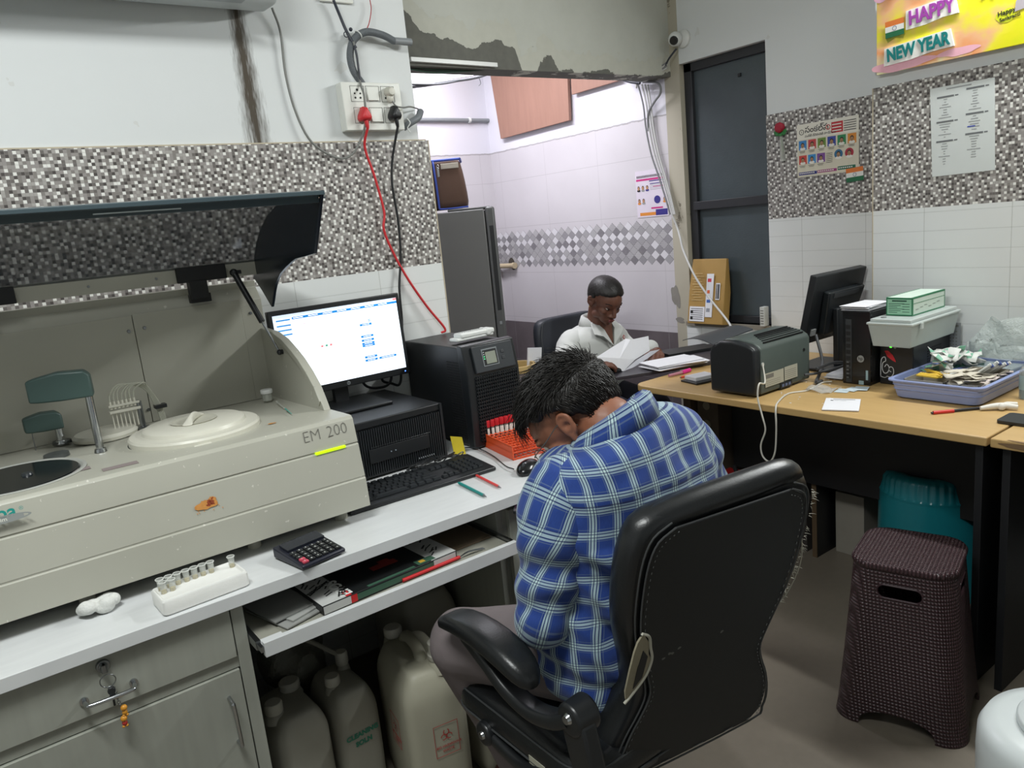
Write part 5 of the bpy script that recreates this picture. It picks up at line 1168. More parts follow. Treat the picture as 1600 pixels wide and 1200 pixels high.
# clear polythene bag against the wall
b = B(); rings = []
for i in range(13):
    u = i/12; ring = []
    for j in range(28):
        a = 2*PI*j/28; r1 = .17*(1-.35*u*u); r2 = .045*(1-.3*u)
        x = 2.845+r2*math.cos(a)*.8+.01*u; y = 1.03+r1*math.sin(a); z = TZ+.004+.20*u
        n_ = noise.noise_vector(V(x*14, y*14, z*14)); ring.append(V(min(2.885, x+n_.x*.03), y+n_.y*.03, z+n_.z*.02*(u > 0)))
    rings.append(ring)
loft(b, rings, cap=False)
for v in b.verts: v.co.x = max(2.79 if v.co.z > TZ+.06 else 2.79, v.co.x) if v.co.y < 1.27 else v.co.x
POLY = NT('clear_polythene'); _c = POLY.coord(); POLY.base(hx('#dfe8e4')); POLY.P(Roughness=.15, Alpha=.42); POLY.bump(POLY.noise(POLY.vscale(_c, 18, 18, 18), 1, 5, .7), .8, .02)
for v in b.verts: v.co.z += 0
bmesh.ops.translate(b, verts=b.verts, vec=(0, 0, .064) if False else (0, 0, 0))
for v in b.verts: v.co.x = min(v.co.x+.015, 2.886); v.co.z += .068 if v.co.x < 2.86 and v.co.z < TZ+.07 else 0
o = obj('polythene_bag', b, POLY.m, loc=(2.87, 1.03, TZ+.07)); tag(o, 'large clear polythene bag heaped against the tiles behind the lilac tray', 'bag')
# grey printed card against the wall
t = thing('calendar_card', 'grey printed card leaning on the tiles behind the clear storage box', 'card', (2.87, 1.24, TZ))
b = B(); Mc = place(PX(1467, 545, 2.872), (0, -1, 0), (-.02, 0, 1)); box(b, 0, .075, -.06, .10, 0, .0015, 0, Mc); obj('card', b, mat('grey_print_card', '#8c8f90', .6), t)
b = B(); rects(b, Mc, [(.006, .068, .085, .092, 0)]+[(.008+.010*c, .013+.010*c, .006+.012*r, .010+.012*r, 0) for c in range(6) for r in range(6)], lift=.0016); obj('print', b, mat('label_dark', '#6e6d68'), t, smooth=False)
# red pen, rubber glove finger, black device, sanitiser bottle
pen(PZ(1458, 645, TZ+.005), PZ(1545, 636, TZ+.005), .0045, mat('pen_black', '#22242a', .35), 'black and red ballpoint pen on the beech desk in front of the lilac tray')
a, c_ = PZ(1458, 645, TZ+.005), PZ(1490, 642, TZ+.005); b = B(); cyl(b, a, c_, .0056, seg=12); o = obj('cap', b, mat('red_plastic', '#c92f2b', .35), [x for x in D.objects if x.name.startswith('pen') and 'black and red' in x.get('label', '')][0], label='red cap')
p = PZ(1568, 634, TZ+.012); b = B(); tube(b, [p+V(-.045, .045, -.004), p+V(-.02, .02, 0), p, p+V(.01, -.035, -.002)], [.006, .009, .010, .007], 12); tube(b, [p, p+V(.03, .0, -.002), p+V(.045, -.02, -.002)], [.009, .008, .006], 10); ball(b, p+V(-.012, .0, 0), .011)
for v in b.verts: v.co.z = max(TZ+.0006, v.co.z)
o = obj('rubber_teat', b, GLV, loc=(p.x, p.y, TZ)); tag(o, 'twisted white rubber piece on the beech desk beside the pen tip', 'rubber piece')
p = PZ(1598, 655, TZ+.008); t = thing('black_device', 'thin black device at the right edge on the seam between the beech desks', 'device', (p.x, p.y, TZ)); b = B(); loft(b, [[V(x, y, z) for x, y in rrect(.10, .16, .012, 4, p.x+.0, p.y-.03)] for z in (TZ+.0005, TZ+.010)]); obj('body', b, BLK, t, bev=.001)
b = B(); tube(b, [(p.x-.02, p.y-.02, TZ+.013), (p.x+.02, p.y-.03, TZ+.016), (p.x+.02, p.y-.08, TZ+.013)], .004, 8); obj('strap', b, DGREY, t)
p = PZ(1603, 622, TZ); t = thing('sanitiser_bottle', 'clear bottle of blue liquid cut by the right edge of the picture', 'bottle', (p.x, p.y-.005, TZ))
b = B(); lathe(b, [(0, .001), (.020, .001), (.0225, .004), (.0225, .050), (0, .050)], seg=28); obj('liquid', b, mat('blue_liquid', '#1487b5', .15, alpha=.8), t, world=False)
b = B(); lathe(b, [(.0245, .0), (.0245, .085), (.018, .10), (.010, .105), (.010, .115)], seg=28, close=False); obj('bottle', b, mat('clear_plastic', '#c8cbc2'), t, world=False)
b = B(); lathe(b, [(0, .11), (.012, .11), (.012, .128), (0, .128)], seg=24); obj('cap', b, WHT, t, world=False)
b = B(); lathe(b, [(.0248, .03), (.0248, .075)], seg=28, close=False); obj('label', b, mat('pale_blue_label', '#9bb3b8'), t, world=False)
# parcel and white carton on the window sill
t = thing('parcel', 'worn brown parcel with printed stickers leaning on the window above the sill', 'parcel', (2.98, 2.43, .866))
PCL = mat('kraft_card', '#a58347', .6, var=.15, vs=8)
p0 = V(2.962, 2.545, .866); p1 = V(2.962, 2.335, .866); 
Mq = place((2.955, 2.548, .8665), (0, -1, 0), (.05, 0, .31)); H_ = .318
b = B(); loft(b, [[Mq @ V(x, y, z) for x, z in ((0, -.001), (.0, -.05), (.215, -.05), (.215, -.001))] for x_, y in ((0, 0), (0, H_*.5))]+[[Mq @ V(x*.94+.004, H_, z) for x, z in ((0, -.012), (0, -.03), (.215, -.03), (.215, -.012))]]); pk = obj('wrapping', b, PCL, t, bev=.003)
b = B(); rects(b, Mq, [(.012, .105, .012, .085, 0), (.108, .150, .035, .245, 0), (.165, .19, .12, .20, 0)]+[(.02, .095, .022+.010*i, .025+.010*i, 1) for i in range(6)]+[(.018, .034, .02, .036, 1), (.018, .034, .05, .066, 1)]+[(.114, .136, .06, .078, 2), (.114, .136, .105, .12, 3), (.114, .13, .15, .166, 4), (.114, .136, .205, .222, 5), (.168, .174, .125, .195, 1), (.177, .186, .125, .195, 1)]+[(.02+.012*(i % 2), .09-.01*(i % 3), .115+i*.013, .118+i*.013, 6) for i in range(11)], lift=.0012)
obj('stickers', b, [PAPER, mat('ink_black', '#1b1b1b'), mat('print_grey', '#8e9199', .6), mat('print_blue', '#3a60a8', .6), mat('print_orange', '#d9663b', .6), mat('print_red', '#c2354a', .6), mat('kraft_ink', '#c9ad78', .6)], pk, smooth=False)
b = B(); box(b, 2.985, 3.02, 2.118, 2.142, .8665, .955); o = obj('white_carton', b, mat('white_card', '#c9cbc6', .6), loc=(3.0, 2.13, .8665), bev=.001); tag(o, 'narrow white carton on the sill at the right end of the window', 'carton')
b = B(); rects(b, place((2.985, 2.142, .8665), (0, -1, 0), (0, 0, 1)), [(.004, .020, .01+.012*i, .014+.012*i, 0) for i in range(6)]); obj('print', b, mat('label_dark', '#6e6d68'), o, smooth=False)

# ---------------------------------------------------------------- stools and bucket
def stool(name, cx, cy, rz, wt, wb, H_, label, m, weave=True):
    t = thing(name, label, 'stool', (cx, cy, 0), rz)
    return t
def rattan():
    t = NT('moulded_rattan'); c = t.coord(); x, y, z = t.sep(c)
    u = t.math('ADD', x, y); v = t.math('ADD', z, t.math('MULTIPLY', t.math('SUBTRACT', x, y), .5))
    u = t.math('SUBTRACT', x, y)
    def s(a, k, ph=0): return t.math('SINE', t.math('ADD', t.math('MULTIPLY', a, k), ph))
    top = t.math('GREATER_THAN', z, .452)
    a1 = t.mix(top, t.math('ADD', x, t.math('MULTIPLY', y, 1.0)) if False else t.math('SUBTRACT', x, y), x)
    a2 = t.mix(top, z, y)
    w = t.math('MULTIPLY', s(a1, 330), s(a2, 330))
    d = t.math('ABSOLUTE', w)
    t.base(t.mix(d, hx('#2a1b1e'), hx('#4a3337'))); t.P(Roughness=.33); t.bump(d, .9, .004); return t.m
RAT = rattan(); RATP = mat('brown_plastic', '#37262a', .3)
scx, scy = (1.766+1.876+.15)/2+.03, .93
A_ = [PZ(1320, 860, .47), PZ(1530, 855, .47), PZ(1400, 820, .47), PZ(1440, 900, .47), PZ(1298, 1118, 0), PZ(1520, 1178, 0)]
cen = (A_[2]+A_[3]+A_[0]+A_[1])/4; ang = math.radians(16)
t = thing('rattan_stool', 'tall brown moulded rattan pattern stool with a slot handle standing on the floor', 'stool', (cen.x, cen.y+.0, 0), ang)
wt, wb, H_ = .245, .325, .47
def sq(w_, z, r): return [V(x, y, z) for x, y in rrect(w_, w_, r, 8)]
def cut(target_bm, cutter_bm, thick, name):
    """hollow shell with openings cut through it"""
    me = D.meshes.new('c1'); target_bm.to_mesh(me); target_bm.free(); o1 = D.objects.new('c1', me); COL.objects.link(o1)
    me2 = D.meshes.new('c2'); cutter_bm.to_mesh(me2); cutter_bm.free(); o2 = D.objects.new('c2', me2); COL.objects.link(o2)
    if thick:
        md = o1.modifiers.new('s', 'SOLIDIFY'); md.thickness = thick; md.offset = 0
    md = o1.modifiers.new('b', 'BOOLEAN'); md.object = o2; md.operation = 'DIFFERENCE'; md.solver = 'EXACT'
    dg = bpy.context.evaluated_depsgraph_get(); res = D.meshes.new_from_object(o1.evaluated_get(dg))
    D.objects.remove(o1); D.objects.remove(o2); bm = B(); bm.from_mesh(res); D.meshes.remove(res); return bm
def shell_box(w0, w1, h, r, n=8, rows=24):
    bm = B(); loft(bm, [[V(x, y, h*i/rows) for x, y in rrect(w0+(w1-w0)*(i/rows)**.85, w0+(w1-w0)*(i/rows)**.85, r, n)] for i in range(rows+1)], cap=False); return bm
cb = B()
for ax in (0, 1):
    def m3(u, z): return V(u, -1, z) if ax else V(-1, u, z)
    dv_ = (0, 2, 0) if ax else (2, 0, 0)
    prism(cb, [m3(x, H_-.075+y) for x, y in rrect(.110, .038, .018, 6)], dv_)
cb2 = B()
for ax in (0, 1):
    def m3(u, z): return V(u, -1, z) if ax else V(-1, u, z)
    dv_ = (0, 2, 0) if ax else (2, 0, 0)
    prism(cb2, [m3(.095*math.cos(a), -.001+.052*max(0, math.sin(a))**.7) for a in [PI*i/16 for i in range(17)]]+[m3(-.095, -.05), m3(.095, -.05)], dv_)
b = cut(shell_box(wb, wt, H_-.012, .055), cb, .006, 'shell'); me_ = D.meshes.new('x'); b.to_mesh(me_); b.free(); b = B(); b.from_mesh(me_); b = cut(b, cb2, .0, 'shell') if True else b
o = obj('shell', b, RAT, t, world=False)
b = B(); loft(b, [sq(wt+.0, H_-.020, .06), sq(wt+.016, H_-.016, .065), sq(wt+.018, H_-.008, .065), sq(wt+.010, H_-.001, .062), sq(wt-.004, H_, .058)]); obj('seat_top', b, RAT, t, world=False, angle=60)
b = B()
for s in ((0, -1), (1, 0), (0, 1), (-1, 0)):
    wv = (wt+(wb-wt)*.07)/2
    dx, dy = s; M_ = Matrix(((-dy, 0, dx, 0), (dx, 0, dy, 0), (0, 1, 0, 0), (0, 0, 0, 1)))
    pts = [V(x, y, 0) for x, y in rrect(.110, .038, .018, 6)]
    for i in range(len(pts)):
        a, c_ = pts[i], pts[(i+1) % len(pts)]; cyl(b, M_ @ V(a.x, a.y+H_-.075, wv+.003), M_ @ V(c_.x, c_.y+H_-.075, wv+.003), .0028, seg=6)
obj('slot_rim', b, RATP, t, world=False)
b = B(); loft(b, [sq(wb-.012, .004, .05), sq(wb-.006, .012, .05)], cap=False); 
b.free()
# teal stool under the desk
t = thing('teal_stool', 'teal plastic stool with a fluted rim pushed under the beech desk', 'stool', (2.70, 1.235, 0), 0)
TLP = mat('teal_stool_plastic', '#1c7d88', .3, var=.04)
pr = []
b = B(); rings = []
Hs = .445
for (r_, z, fl) in [(.182, 0, 0), (.178, .20, 0), (.174, .355, 0), (.174, .362, 0), (.176, .368, 0), (.171, .376, 1), (.166, .425, 1), (.156, .438, .6), (.140, .443, 0), (.120, .444, 0), (.114, .438, 0), (.0, .438, 0)]:
    ring = []
    for j in range(144):
        a = 2*PI*j/144; f_ = fl*.0035*math.cos(a*40); rx = (r_+f_); ring.append(V(rx*.95*math.cos(a), rx*math.sin(a), z))
    if r_ > 0: rings.append(ring)
loft(b, rings, cap=True); obj('body', b, TLP, t, world=False, angle=50)
b = B(); lathe(b, [(0, .4375), (.012, .4375), (.02, .4405), (.0, .4405)], seg=20); lathe(b, [(.055, .4382), (.06, .440), (.065, .4382)], seg=40, close=False); obj('seat_relief', b, TLP, t, world=False)
# cartons and odds in the dark under the desks
b = B(); box(b, 2.72, 2.86, 1.50, 1.62, 0, .26); o = obj('carton', b, mat('pale_card', '#8f8a80', .8), loc=(2.8, 1.56, 0), bev=.002); tag(o, 'pale carton on the floor left of the teal stool under the desk', 'carton')
b = B(); box(b, 2.64, 2.86, 1.70, 1.98, 0, .22); o = obj('carton', b, mat('dark_card', '#3a3532', .8), loc=(2.75, 1.85, 0), bev=.002); tag(o, 'dark carton on the floor deep under the printer end of the desk', 'carton')
t = thing('equipment_box', 'dusty brown cabinet with two round dials under the left end of the beech desk', 'box', (2.62, 2.1, 0))
b = B(); box(b, 2.52, 2.85, 2.03, 2.14, 0, .70); obj('case', b, mat('dusty_brown', '#4d4438', .7, var=.25, vs=25), t, bev=.003)
for z in (.52, .60):
    b = B(); cyl(b, (2.52, 2.085, z), (2.512, 2.085, z), .018, seg=24); obj('dial', b, mat('dusty_grey', '#7b7666', .6), t)
b = B(); box(b, 2.50, 2.85, 2.16, 2.20, .30, .66); o = obj('wooden_board', b, mat('old_wood', '#5a4a34', .7), loc=(2.6, 2.18, .0)); 
o.location.z = 0
for v in o.data.vertices: v.co.z = v.co.z if v.co.z > .5 else v.co.z-.30
tag(o, 'upright old wooden board under the tip of the beech desk', 'board')
p = PZ(1148, 748, .42); b = B(); box(b, p.x-.02, p.x+.10, p.y-.03, p.y+.10, 0, .42); o = obj('red_crate', b, mat('dark_red', '#8d1a1c', .4), loc=(p.x+.1, p.y, 0), bev=.008); tag(o, 'dark red box standing on the floor behind the seated man', 'crate')
b = B(); 
tube(b, [(p.x-.0, p.y-.02, .425), (p.x+.04, p.y+.03, .45), (p.x+.08, p.y+.06, .425)], .008, 8); o2 = obj('lid_handle', b, BLK, o, world=True)
# white drum at the bottom right
p = PZ(1530, 1130, .40); cx_, cy_ = p.x+.10, p.y-.135
t = thing('white_drum', 'round white plastic drum with a raised lid at the bottom right corner', 'drum', (cx_, cy_, 0))
WD = mat('white_enamel', '#ccd2d2', .3, var=.03)
b = B(); lathe(b, [(0, 0), (.155, 0), (.162, .01), (.168, .33), (.166, .37), (.155, .392), (.13, .401), (0, .402)], seg=64); obj('body', b, WD, t, world=False, angle=180)
b = B(); lathe(b, [(0, .401), (.098, .401), (.101, .404), (.101, .414), (.097, .420), (.03, .424), (0, .424)], seg=56); obj('lid', b, WD, t, world=False, angle=60)
# ---------------------------------------------------------------- things on the walls
# banner
XB = XC-.03
t = thing('greeting_banner', 'bright yellow and pink foam board banner reading HAPPY NEW YEAR on the wall', 'banner', (XB, 1.18, 1.84))
by_l, by_r, bz0, bz1 = 1.532, .78, 1.838, 2.11
Mb = place((XB, by_l, bz0), (0, -1, 0), (0, 0, 1)); BW, BH = by_l-by_r, bz1-bz0
def banner_mat():
    m_ = NT('banner_print'); c = m_.coord(); x, y, z = m_.sep(c)
    n = m_.noise(m_.vscale(c, 1, 3.2, 4.5), 1.3, 4, .5)
    d = m_.math('ADD', m_.math('MULTIPLY', y, -1.1), m_.math('MULTIPLY', z, 1.6))
    f = m_.math('FRACT', m_.math('ADD', m_.math('MULTIPLY', d, .9), m_.math('MULTIPLY', n, 1.5)))
    col = m_.ramp(f, [(0, hx('#e9e21c')), (.18, hx('#d6de10')), (.34, hx('#f6f08a')), (.48, hx('#fbf7c8')), (.62, hx('#f4a26a')), (.74, hx('#f2b98a')), (.88, hx('#eee23a')), (1, hx('#e9e21c'))])
    m_.base(col); m_.P(Roughness=.35); return m_.m
b = B(); box(b, 0, BW, 0, BH, -.012, 0, 0, Mb); bd = obj('board', b, banner_mat(), t, bev=.001)
b = B()
for k in range(15):
    cyl(b, Mb @ V(.015+k*.052, BH-.004+.003*(k % 2), .0), Mb @ V(.015+k*.052, BH-.004, .0015), .022 if k % 2 else .028, seg=20)
box(b, .0, BW, BH-.012, BH, 0, .001, 0, Mb); 
obj('pink_edging', b, mat('pale_pink_foam', '#f0b9cf', .5), t, smooth=False)
b = B(); blob(b, Mb, .09, .018, .10, .020, 4, 0, .0006, 40, .3); blob(b, Mb, .28, .02, .06, .014, 8, 0, .0007, 40, .3); obj('pink_wash', b, mat('light_pink_print', '#f2b7c6', .5), t, smooth=False)
WB = mat('cut_white', '#f1efe9', .5)
for (wd, x, z, sz, colr, w_) in (('HAPPY', .118, .140, .062, '#a347a8', .158), ('NEW YEAR', .042, .036, .058, '#0f7d7c', .222)):
    tilt = Matrix.Rotation(math.radians(3.5), 4, 'Z')
    Ml = Mb @ Matrix.Translation((x, z, 0)) @ tilt
    b = B(); prism(b, [Ml @ V(*p, .0005) for p in ((-.012, -.012), (w_*.35, -.014), (w_*.7, -.008), (w_+.004, -.010), (w_-.006, sz*.82), (-.008, sz*.8))], Ml.to_3x3() @ V(0, 0, .006)); bk = obj('letter_backing', b, WB, t, smooth=False)
    tm = text_mesh(wd, sz, .0012, bold=.0022); xs_ = max(v.co.x for v in tm.verts); tm.transform(Matrix.Diagonal((w_*.97/xs_, 1, 1, 1))); tm.transform(Matrix.Translation((0, .001, .0083))); tm.transform(Ml)
    lt = obj('lettering', tm, mat('glitter_'+colr[1:], colr, .3, var=.35, vs=600), t, smooth=False)
# small flag
def flag(parent, M_, w_, h_, name='flag_print'):
    b = B(); rects(b, M_, [(0, w_, h_*2/3, h_, 0), (0, w_, h_/3, h_*2/3, 1), (0, w_, 0, h_/3, 2)], lift=.001)
    for k in range(12):
        a0 = 2*PI*k/12; r_ = h_*.14; quadm(b, [M_ @ V(w_/2+r_*math.cos(a0), h_/2+r_*math.sin(a0), .0018), M_ @ V(w_/2+r_*math.cos(a0+PI/6), h_/2+r_*math.sin(a0+PI/6), .0018), M_ @ V(w_/2+r_*.8*math.cos(a0+PI/6), h_/2+r_*.8*math.sin(a0+PI/6), .0018), M_ @ V(w_/2+r_*.8*math.cos(a0), h_/2+r_*.8*math.sin(a0), .0018)], 3)
    return obj(name, b, [mat('saffron', '#e07b35', .5), mat('flag_white', '#e8e8e4', .5), mat('flag_green', '#1f6b45', .5), mat('flag_blue', '#28407f', .5)], parent, smooth=False)
Mfl = Mb @ Matrix.Translation((.035, .115, .004)) @ Matrix.Rotation(math.radians(2), 4, 'Z'); flag(t, Mfl, .066, .055)
b = B(); prism(b, [Mfl @ V(x, y, -.003) for x, y in ((0, -.0), (.066, 0), (.06, -.012), (.033, -.004), (.006, -.014))], Mfl.to_3x3() @ V(0, 0, .002)); obj('flag_tab', b, mat('olive_tab', '#8a8f2a', .5), t)
# gold flower motif and small words at the right
b = B(); rnd = random.Random(3)
for k in range(22):
    a = k*2.4; r_ = .012+.0035*k**.75*1.0; c = V(.385+r_*math.cos(a), .20+r_*.8*math.sin(a), 0); M2 = Mb @ Matrix.Translation(c) @ Matrix.Rotation(a, 4, 'Z')
    prism(b, [M2 @ V(x, y, .0008) for x, y in ((-.012, 0), (-.004, .006), (.010, .003), (.016, 0), (.010, -.003), (-.004, -.006))], M2.to_3x3() @ V(0, 0, .0015))
obj('flower_motif', b, mat('gold_glitter', '#e6d39a', .3, var=.3, vs=400), t, smooth=False)
lettering(t, [('Happy', 0, .012, .020, .0004), ('Sankranti', .004, -.006, .016, .0003)], Mb @ V(.398, .085, .001), (0, -1, .12), (0, 0, 1), mat('ink_black', '#1b1b1b'), 'small_lettering')
b = B(); blob(b, Mb, .42, .095, .032, .018, 6, 0, .0008, 30, .3); obj('lime_patch', b, mat('lime_foam', '#d9e021', .5), t, smooth=False)
b = B(); prism(b, [Mb @ V(x, y, .001) for x, y in ((.445, .10), (.50, .108), (.50, .15), (.46, .148), (.448, .13))], Mb.to_3x3() @ V(0, 0, .001)); obj('silver_patch', b, mat('silver_foam', '#b5adb3', .35), t, smooth=False)
# test price list sheet
t = thing('price_list', 'laminated white sheet of printed test prices on the mosaic tiles below the banner', 'notice', (XC-.012, 1.25, 1.46))
Mp = place((XC-.0085, 1.352, 1.460), (0, -1, 0), (0, 0, 1)); b = B(); prism(b, [Mp @ V(x, y, .0004) for x, y in ((.012, -.002), (.215, .0), (.205, .295), (.0, .297))], Mp.to_3x3() @ V(0, 0, .0012)); obj('sheet', b, mat('laminated_white', '#d5dad8', .12, var=.02), t, bev=.0003)
b = B(); rs = []; rnd = random.Random(12)
for col_ in (0, 1):
    x0 = .03+col_*.095; y = .262 if col_ == 0 else .275
    for k in range(26):
        if k in (0, 9, 16): rs.append((x0-.006, x0+.05, y-.003, y+.003, 0)); rs.append((x0+.053, x0+.064, y-.002, y+.002, 0))
        else:
            w_ = rnd.uniform(.006, .045) if rnd.random() < .4 else rnd.uniform(.005, .016); rs.append((x0+.022-w_/2, x0+.022+w_/2, y-.0012, y+.0012, 1))
        y -= .0085 if k not in (8, 15) else .014
rs.append((.055, .135, .285, .289, 1)); rs.append((.125, .150, .150, .154, 2))
rects(b, Mp, rs, lift=.0017); obj('printed_lines', b, [mat('print_dark_grey', '#6d7072', .6), mat('print_mid_grey', '#979a9b', .6), mat('pen_blue', '#3c4ca8', .5)], t, smooth=False)
for k in range(4):
    pass
# telugu calendar poster with portraits
t = thing('portrait_poster', 'rectangular poster of twelve portraits with Telugu heading on the mosaic tiles', 'poster', (XW-.012, 1.81, 1.51))
Mc = place((XW-.0085, 1.950, 1.512), (0, -1, 0), (0, 0, 1)); PW_, PH_ = .272, .214
b = B(); box(b, 0, PW_, 0, PH_, .0004, .0014, 0, Mc); obj('sheet', b, mat('poster_cream', '#d9d3c0', .35), t)
b = B(); cols = ['#3c86c6', '#c8474a', '#6f8f3c', '#3a4aa0', '#2f8a56', '#d98b33', '#c9463c', '#3d8ecb', '#7c4a96', '#2f6a92', '#a8283e', '#e8e4d8', '#2a2f7e', '#a33a7e', '#1f6a52', '#c23038', '#a9835f', '#1f1c1c', '#e9e6df']
def ci(h): return cols.index(h)
rs = [(.0, PW_, .152, PH_, ci('#e8e4d8')), (.006, .09, .008, .020, ci('#2a2f7e')), (.092, .178, .010, .021, ci('#a33a7e')), (.182, .258, .012, .026, ci('#1f6a52')), (.156, .206, .160, .202, ci('#c23038'))]
heads = []
for k in range(6): rs.append((.008+k*.0435, .008+k*.0435+.036, .110, .148, k)); heads.append((.008+k*.0435+.018, .127, .0105))
for k in range(3): rs.append((.008+k*.0415, .008+k*.0415+.036, .052, .088, 6+k)); heads.append((.008+k*.0415+.018, .068, .0100))
rects(b, Mc, rs, lift=.0015)
for cx_, c in ((.186, ci('#2f6a92')), (.232, ci('#a8283e'))):
    for k in range(20):
        quadm(b, [Mc @ V(cx_, .075, .0018), Mc @ V(cx_+.0185*math.cos(2*PI*k/20), .075+.0185*math.sin(2*PI*k/20), .0018), Mc @ V(cx_+.0185*math.cos(2*PI*(k+.5)/20), .075+.0185*math.sin(2*PI*(k+.5)/20), .0018), Mc @ V(cx_+.0185*math.cos(2*PI*(k+1)/20), .075+.0185*math.sin(2*PI*(k+1)/20), .0018)], c)
    heads.append((cx_, .073, .011))
def disc(bm, Mx, cx, cy, rx, ry, mi, lift):
    f = bm.faces.new([bm.verts.new(Mx @ V(cx+rx*math.cos(2*PI*k/16), cy+ry*math.sin(2*PI*k/16), lift)) for k in range(16)]); f.material_index = mi
for i, (x, y, r_) in enumerate(heads):
    disc(b, Mc, x, y-r_*1.15, r_*1.25, r_*.55, ci('#e9e6df'), .0021); disc(b, Mc, x, y+r_*.25, r_*.78, r_*.95, ci('#1f1c1c'), .0023); disc(b, Mc, x, y-.0005, r_*.66, r_*.82, ci('#a9835f'), .0026)
    disc(b, Mc, x-r_*.25, y+r_*.1, r_*.12, r_*.06, ci('#1f1c1c'), .0028); disc(b, Mc, x+r_*.25, y+r_*.1, r_*.12, r_*.06, ci('#1f1c1c'), .0028); disc(b, Mc, x, y-r_*.38, r_*.28, r_*.09, ci('#1f1c1c'), .0028)
rs = []; rnd = random.Random(2)
for k in range(6): rs += [(.010+k*.0435, .038+k*.0435, .104, .1055, ci('#1f1c1c')), (.014+k*.0435, .036+k*.0435, .099, .1003, ci('#1f1c1c'))]
for k in range(3): rs += [(.010+k*.0415, .038+k*.0415, .045, .0465, ci('#1f1c1c')), (.013+k*.0415, .035+k*.0415, .040, .0413, ci('#1f1c1c'))]
for k in range(6): rs.append((.132, .160, .082-.007*k, .0835-.007*k, ci('#1f1c1c')))
for k in range(5): rs.append((.21, .262, .162+.009*k, .1645+.009*k, ci('#1f1c1c')))
for k in range(3): rs.append((.16, .20, .166+.012*k, .170+.012*k, ci('#e9e6df')))
for x0, x1, z in ((.01, .086, .0145), (.096, .174, .0155), (.186, .254, .019)): rs += [(x0+q*.009, x0+q*.009+.006, z-.002, z+.0025, ci('#e9e6df')) for q in range(int((x1-x0)/.009))]
rects(b, Mc, rs, lift=.003)
torus(b, Mc @ V(.022, .182, .002), .010, .0012, ax=(1, 0, 0), seg=20, s2=6, mi=ci('#1f1c1c'))
torus(b, Mc @ V(.142, .186, .002), .009, .0016, ax=(1, 0, 0), seg=20, s2=6, mi=ci('#c23038'))
obj('portraits', b, [flat(c, .4) for c in cols], t, smooth=False)
try: lettering(t, [('సంకల్ప', 0, 0, .034, .0002), ('మల్టీ స్పెషాలిటీ హాస్పిటల్', .0, -.018, .0125)], Mc @ V(.037, .178, .0018), (0, -1, 0), (0, 0, 1), mat('ink_black', '#1b1b1b'), 'heading')
except Exception: pass
lettering(t, [('1', 0, 0, .013)], Mc @ V(.0195, .1775, .002), (0, -1, 0), (0, 0, 1), mat('ink_black', '#1b1b1b'), 'emblem_figure')
Mfl = place((XW-.0125, 1.728, 1.470), (0, -1, .06), (.0, -.1, 1)); tf = thing('flag_sticker', 'small paper Indian flag stuck under the corner of the portrait poster', 'flag', (XW-.012, 1.70, 1.47))
b = B(); box(b, 0, .072, 0, .054, 0, .001, 0, Mfl); obj('paper', b, PAPER, tf, smooth=False); flag(tf, Mfl, .072, .054, 'tricolour_print')
# rose in a tube stuck on the wall
t = thing('artificial_rose', 'red artificial rose with green leaves in a clear sleeve taped on the mosaic tiles', 'flower', (XW-.02, 2.02, 1.60))
p = V(XW-.026, 2.02, 1.728); b = B(); ball(b, p, (.016, .022, .020))
for k in range(9):
    a = k*2.4; ball(b, p+V(-.006, .011*math.cos(a), .010*math.sin(a)), (.010, .010, .012))
obj('bloom', b, mat('rose_red', '#a01c33', .6), t)
b = B(); 
for k in range(5):
    a = PI+PI*k/4; q_ = p+V(.002, .020*math.cos(a), -.017+.012*math.sin(a)); ball(b, q_, (.003, .012, .008))
obj('leaf', b, mat('leaf_green', '#2d7a3c', .5), t)
b = B(); cyl(b, p+V(.006, 0, -.03), p+V(.008, -.008, -.10), .0015, seg=8); obj('stem', b, mat('leaf_green', '#2d7a3c'), t)
b = B(); cyl(b, p+V(.006, 0, -.03), p+V(.01, -.006, -.14), .006, .012, seg=14); obj('sleeve', b, mat('clear_plastic', '#c8cbc2'), t)
# poster in the back room
t = thing('clinic_poster', 'pink and purple printed poster on the back room tiles beside the corner', 'poster', (3.01, 2.79, 1.4))
Mc = place((3.0185, 2.902, 1.402), (0, -1, 0), (0, 0, 1)); b = B(); box(b, 0, .215, 0, .236, 0, .001, 0, Mc); obj('sheet', b, mat('poster_lilac_white', '#d9d0dc', .5), t)
b = B(); rs = [(.005, .21, .185, .195, 0), (.095, .21, .178, .183, 1), (.10, .21, .165, .169, 1), (.02, .19, .008, .024, 2), (.13, .21, .006, .036, 1), (.12, .2, .15, .153, 0), (.1, .18, .04, .048, 0)]
rs += [(.01+.01*k, .016+.01*k, .20, .212, 3) for k in range(19)]+[(.1, .2, .137+.008*k, .139+.008*k, 4) for k in range(4)]
rects(b, Mc, rs, lift=.0012)
for i, (x, y) in enumerate([(.02, .15), (.05, .15), (.08, .15), (.02, .085), (.05, .085), (.195, .085)]):
    disc(b, Mc, x, y-.013, .012, .006, [3, 4, 1, 2, 4, 2][i], .002); disc(b, Mc, x, y, .008, .011, 3, .0022); disc(b, Mc, x, y-.002, .0065, .009, 5, .0024)
disc(b, Mc, .145, .085, .022, .020, 1, .002)
obj('print', b, [mat('magenta_print', '#c22a7a', .5), mat('purple_print', '#37307f', .5), mat('orange_print', '#d88a3a', .5), mat('ink_black', '#1b1b1b'), mat('print_mid_grey', '#979a9b'), mat('skin_print', '#b98a66', .5)], t, smooth=False)
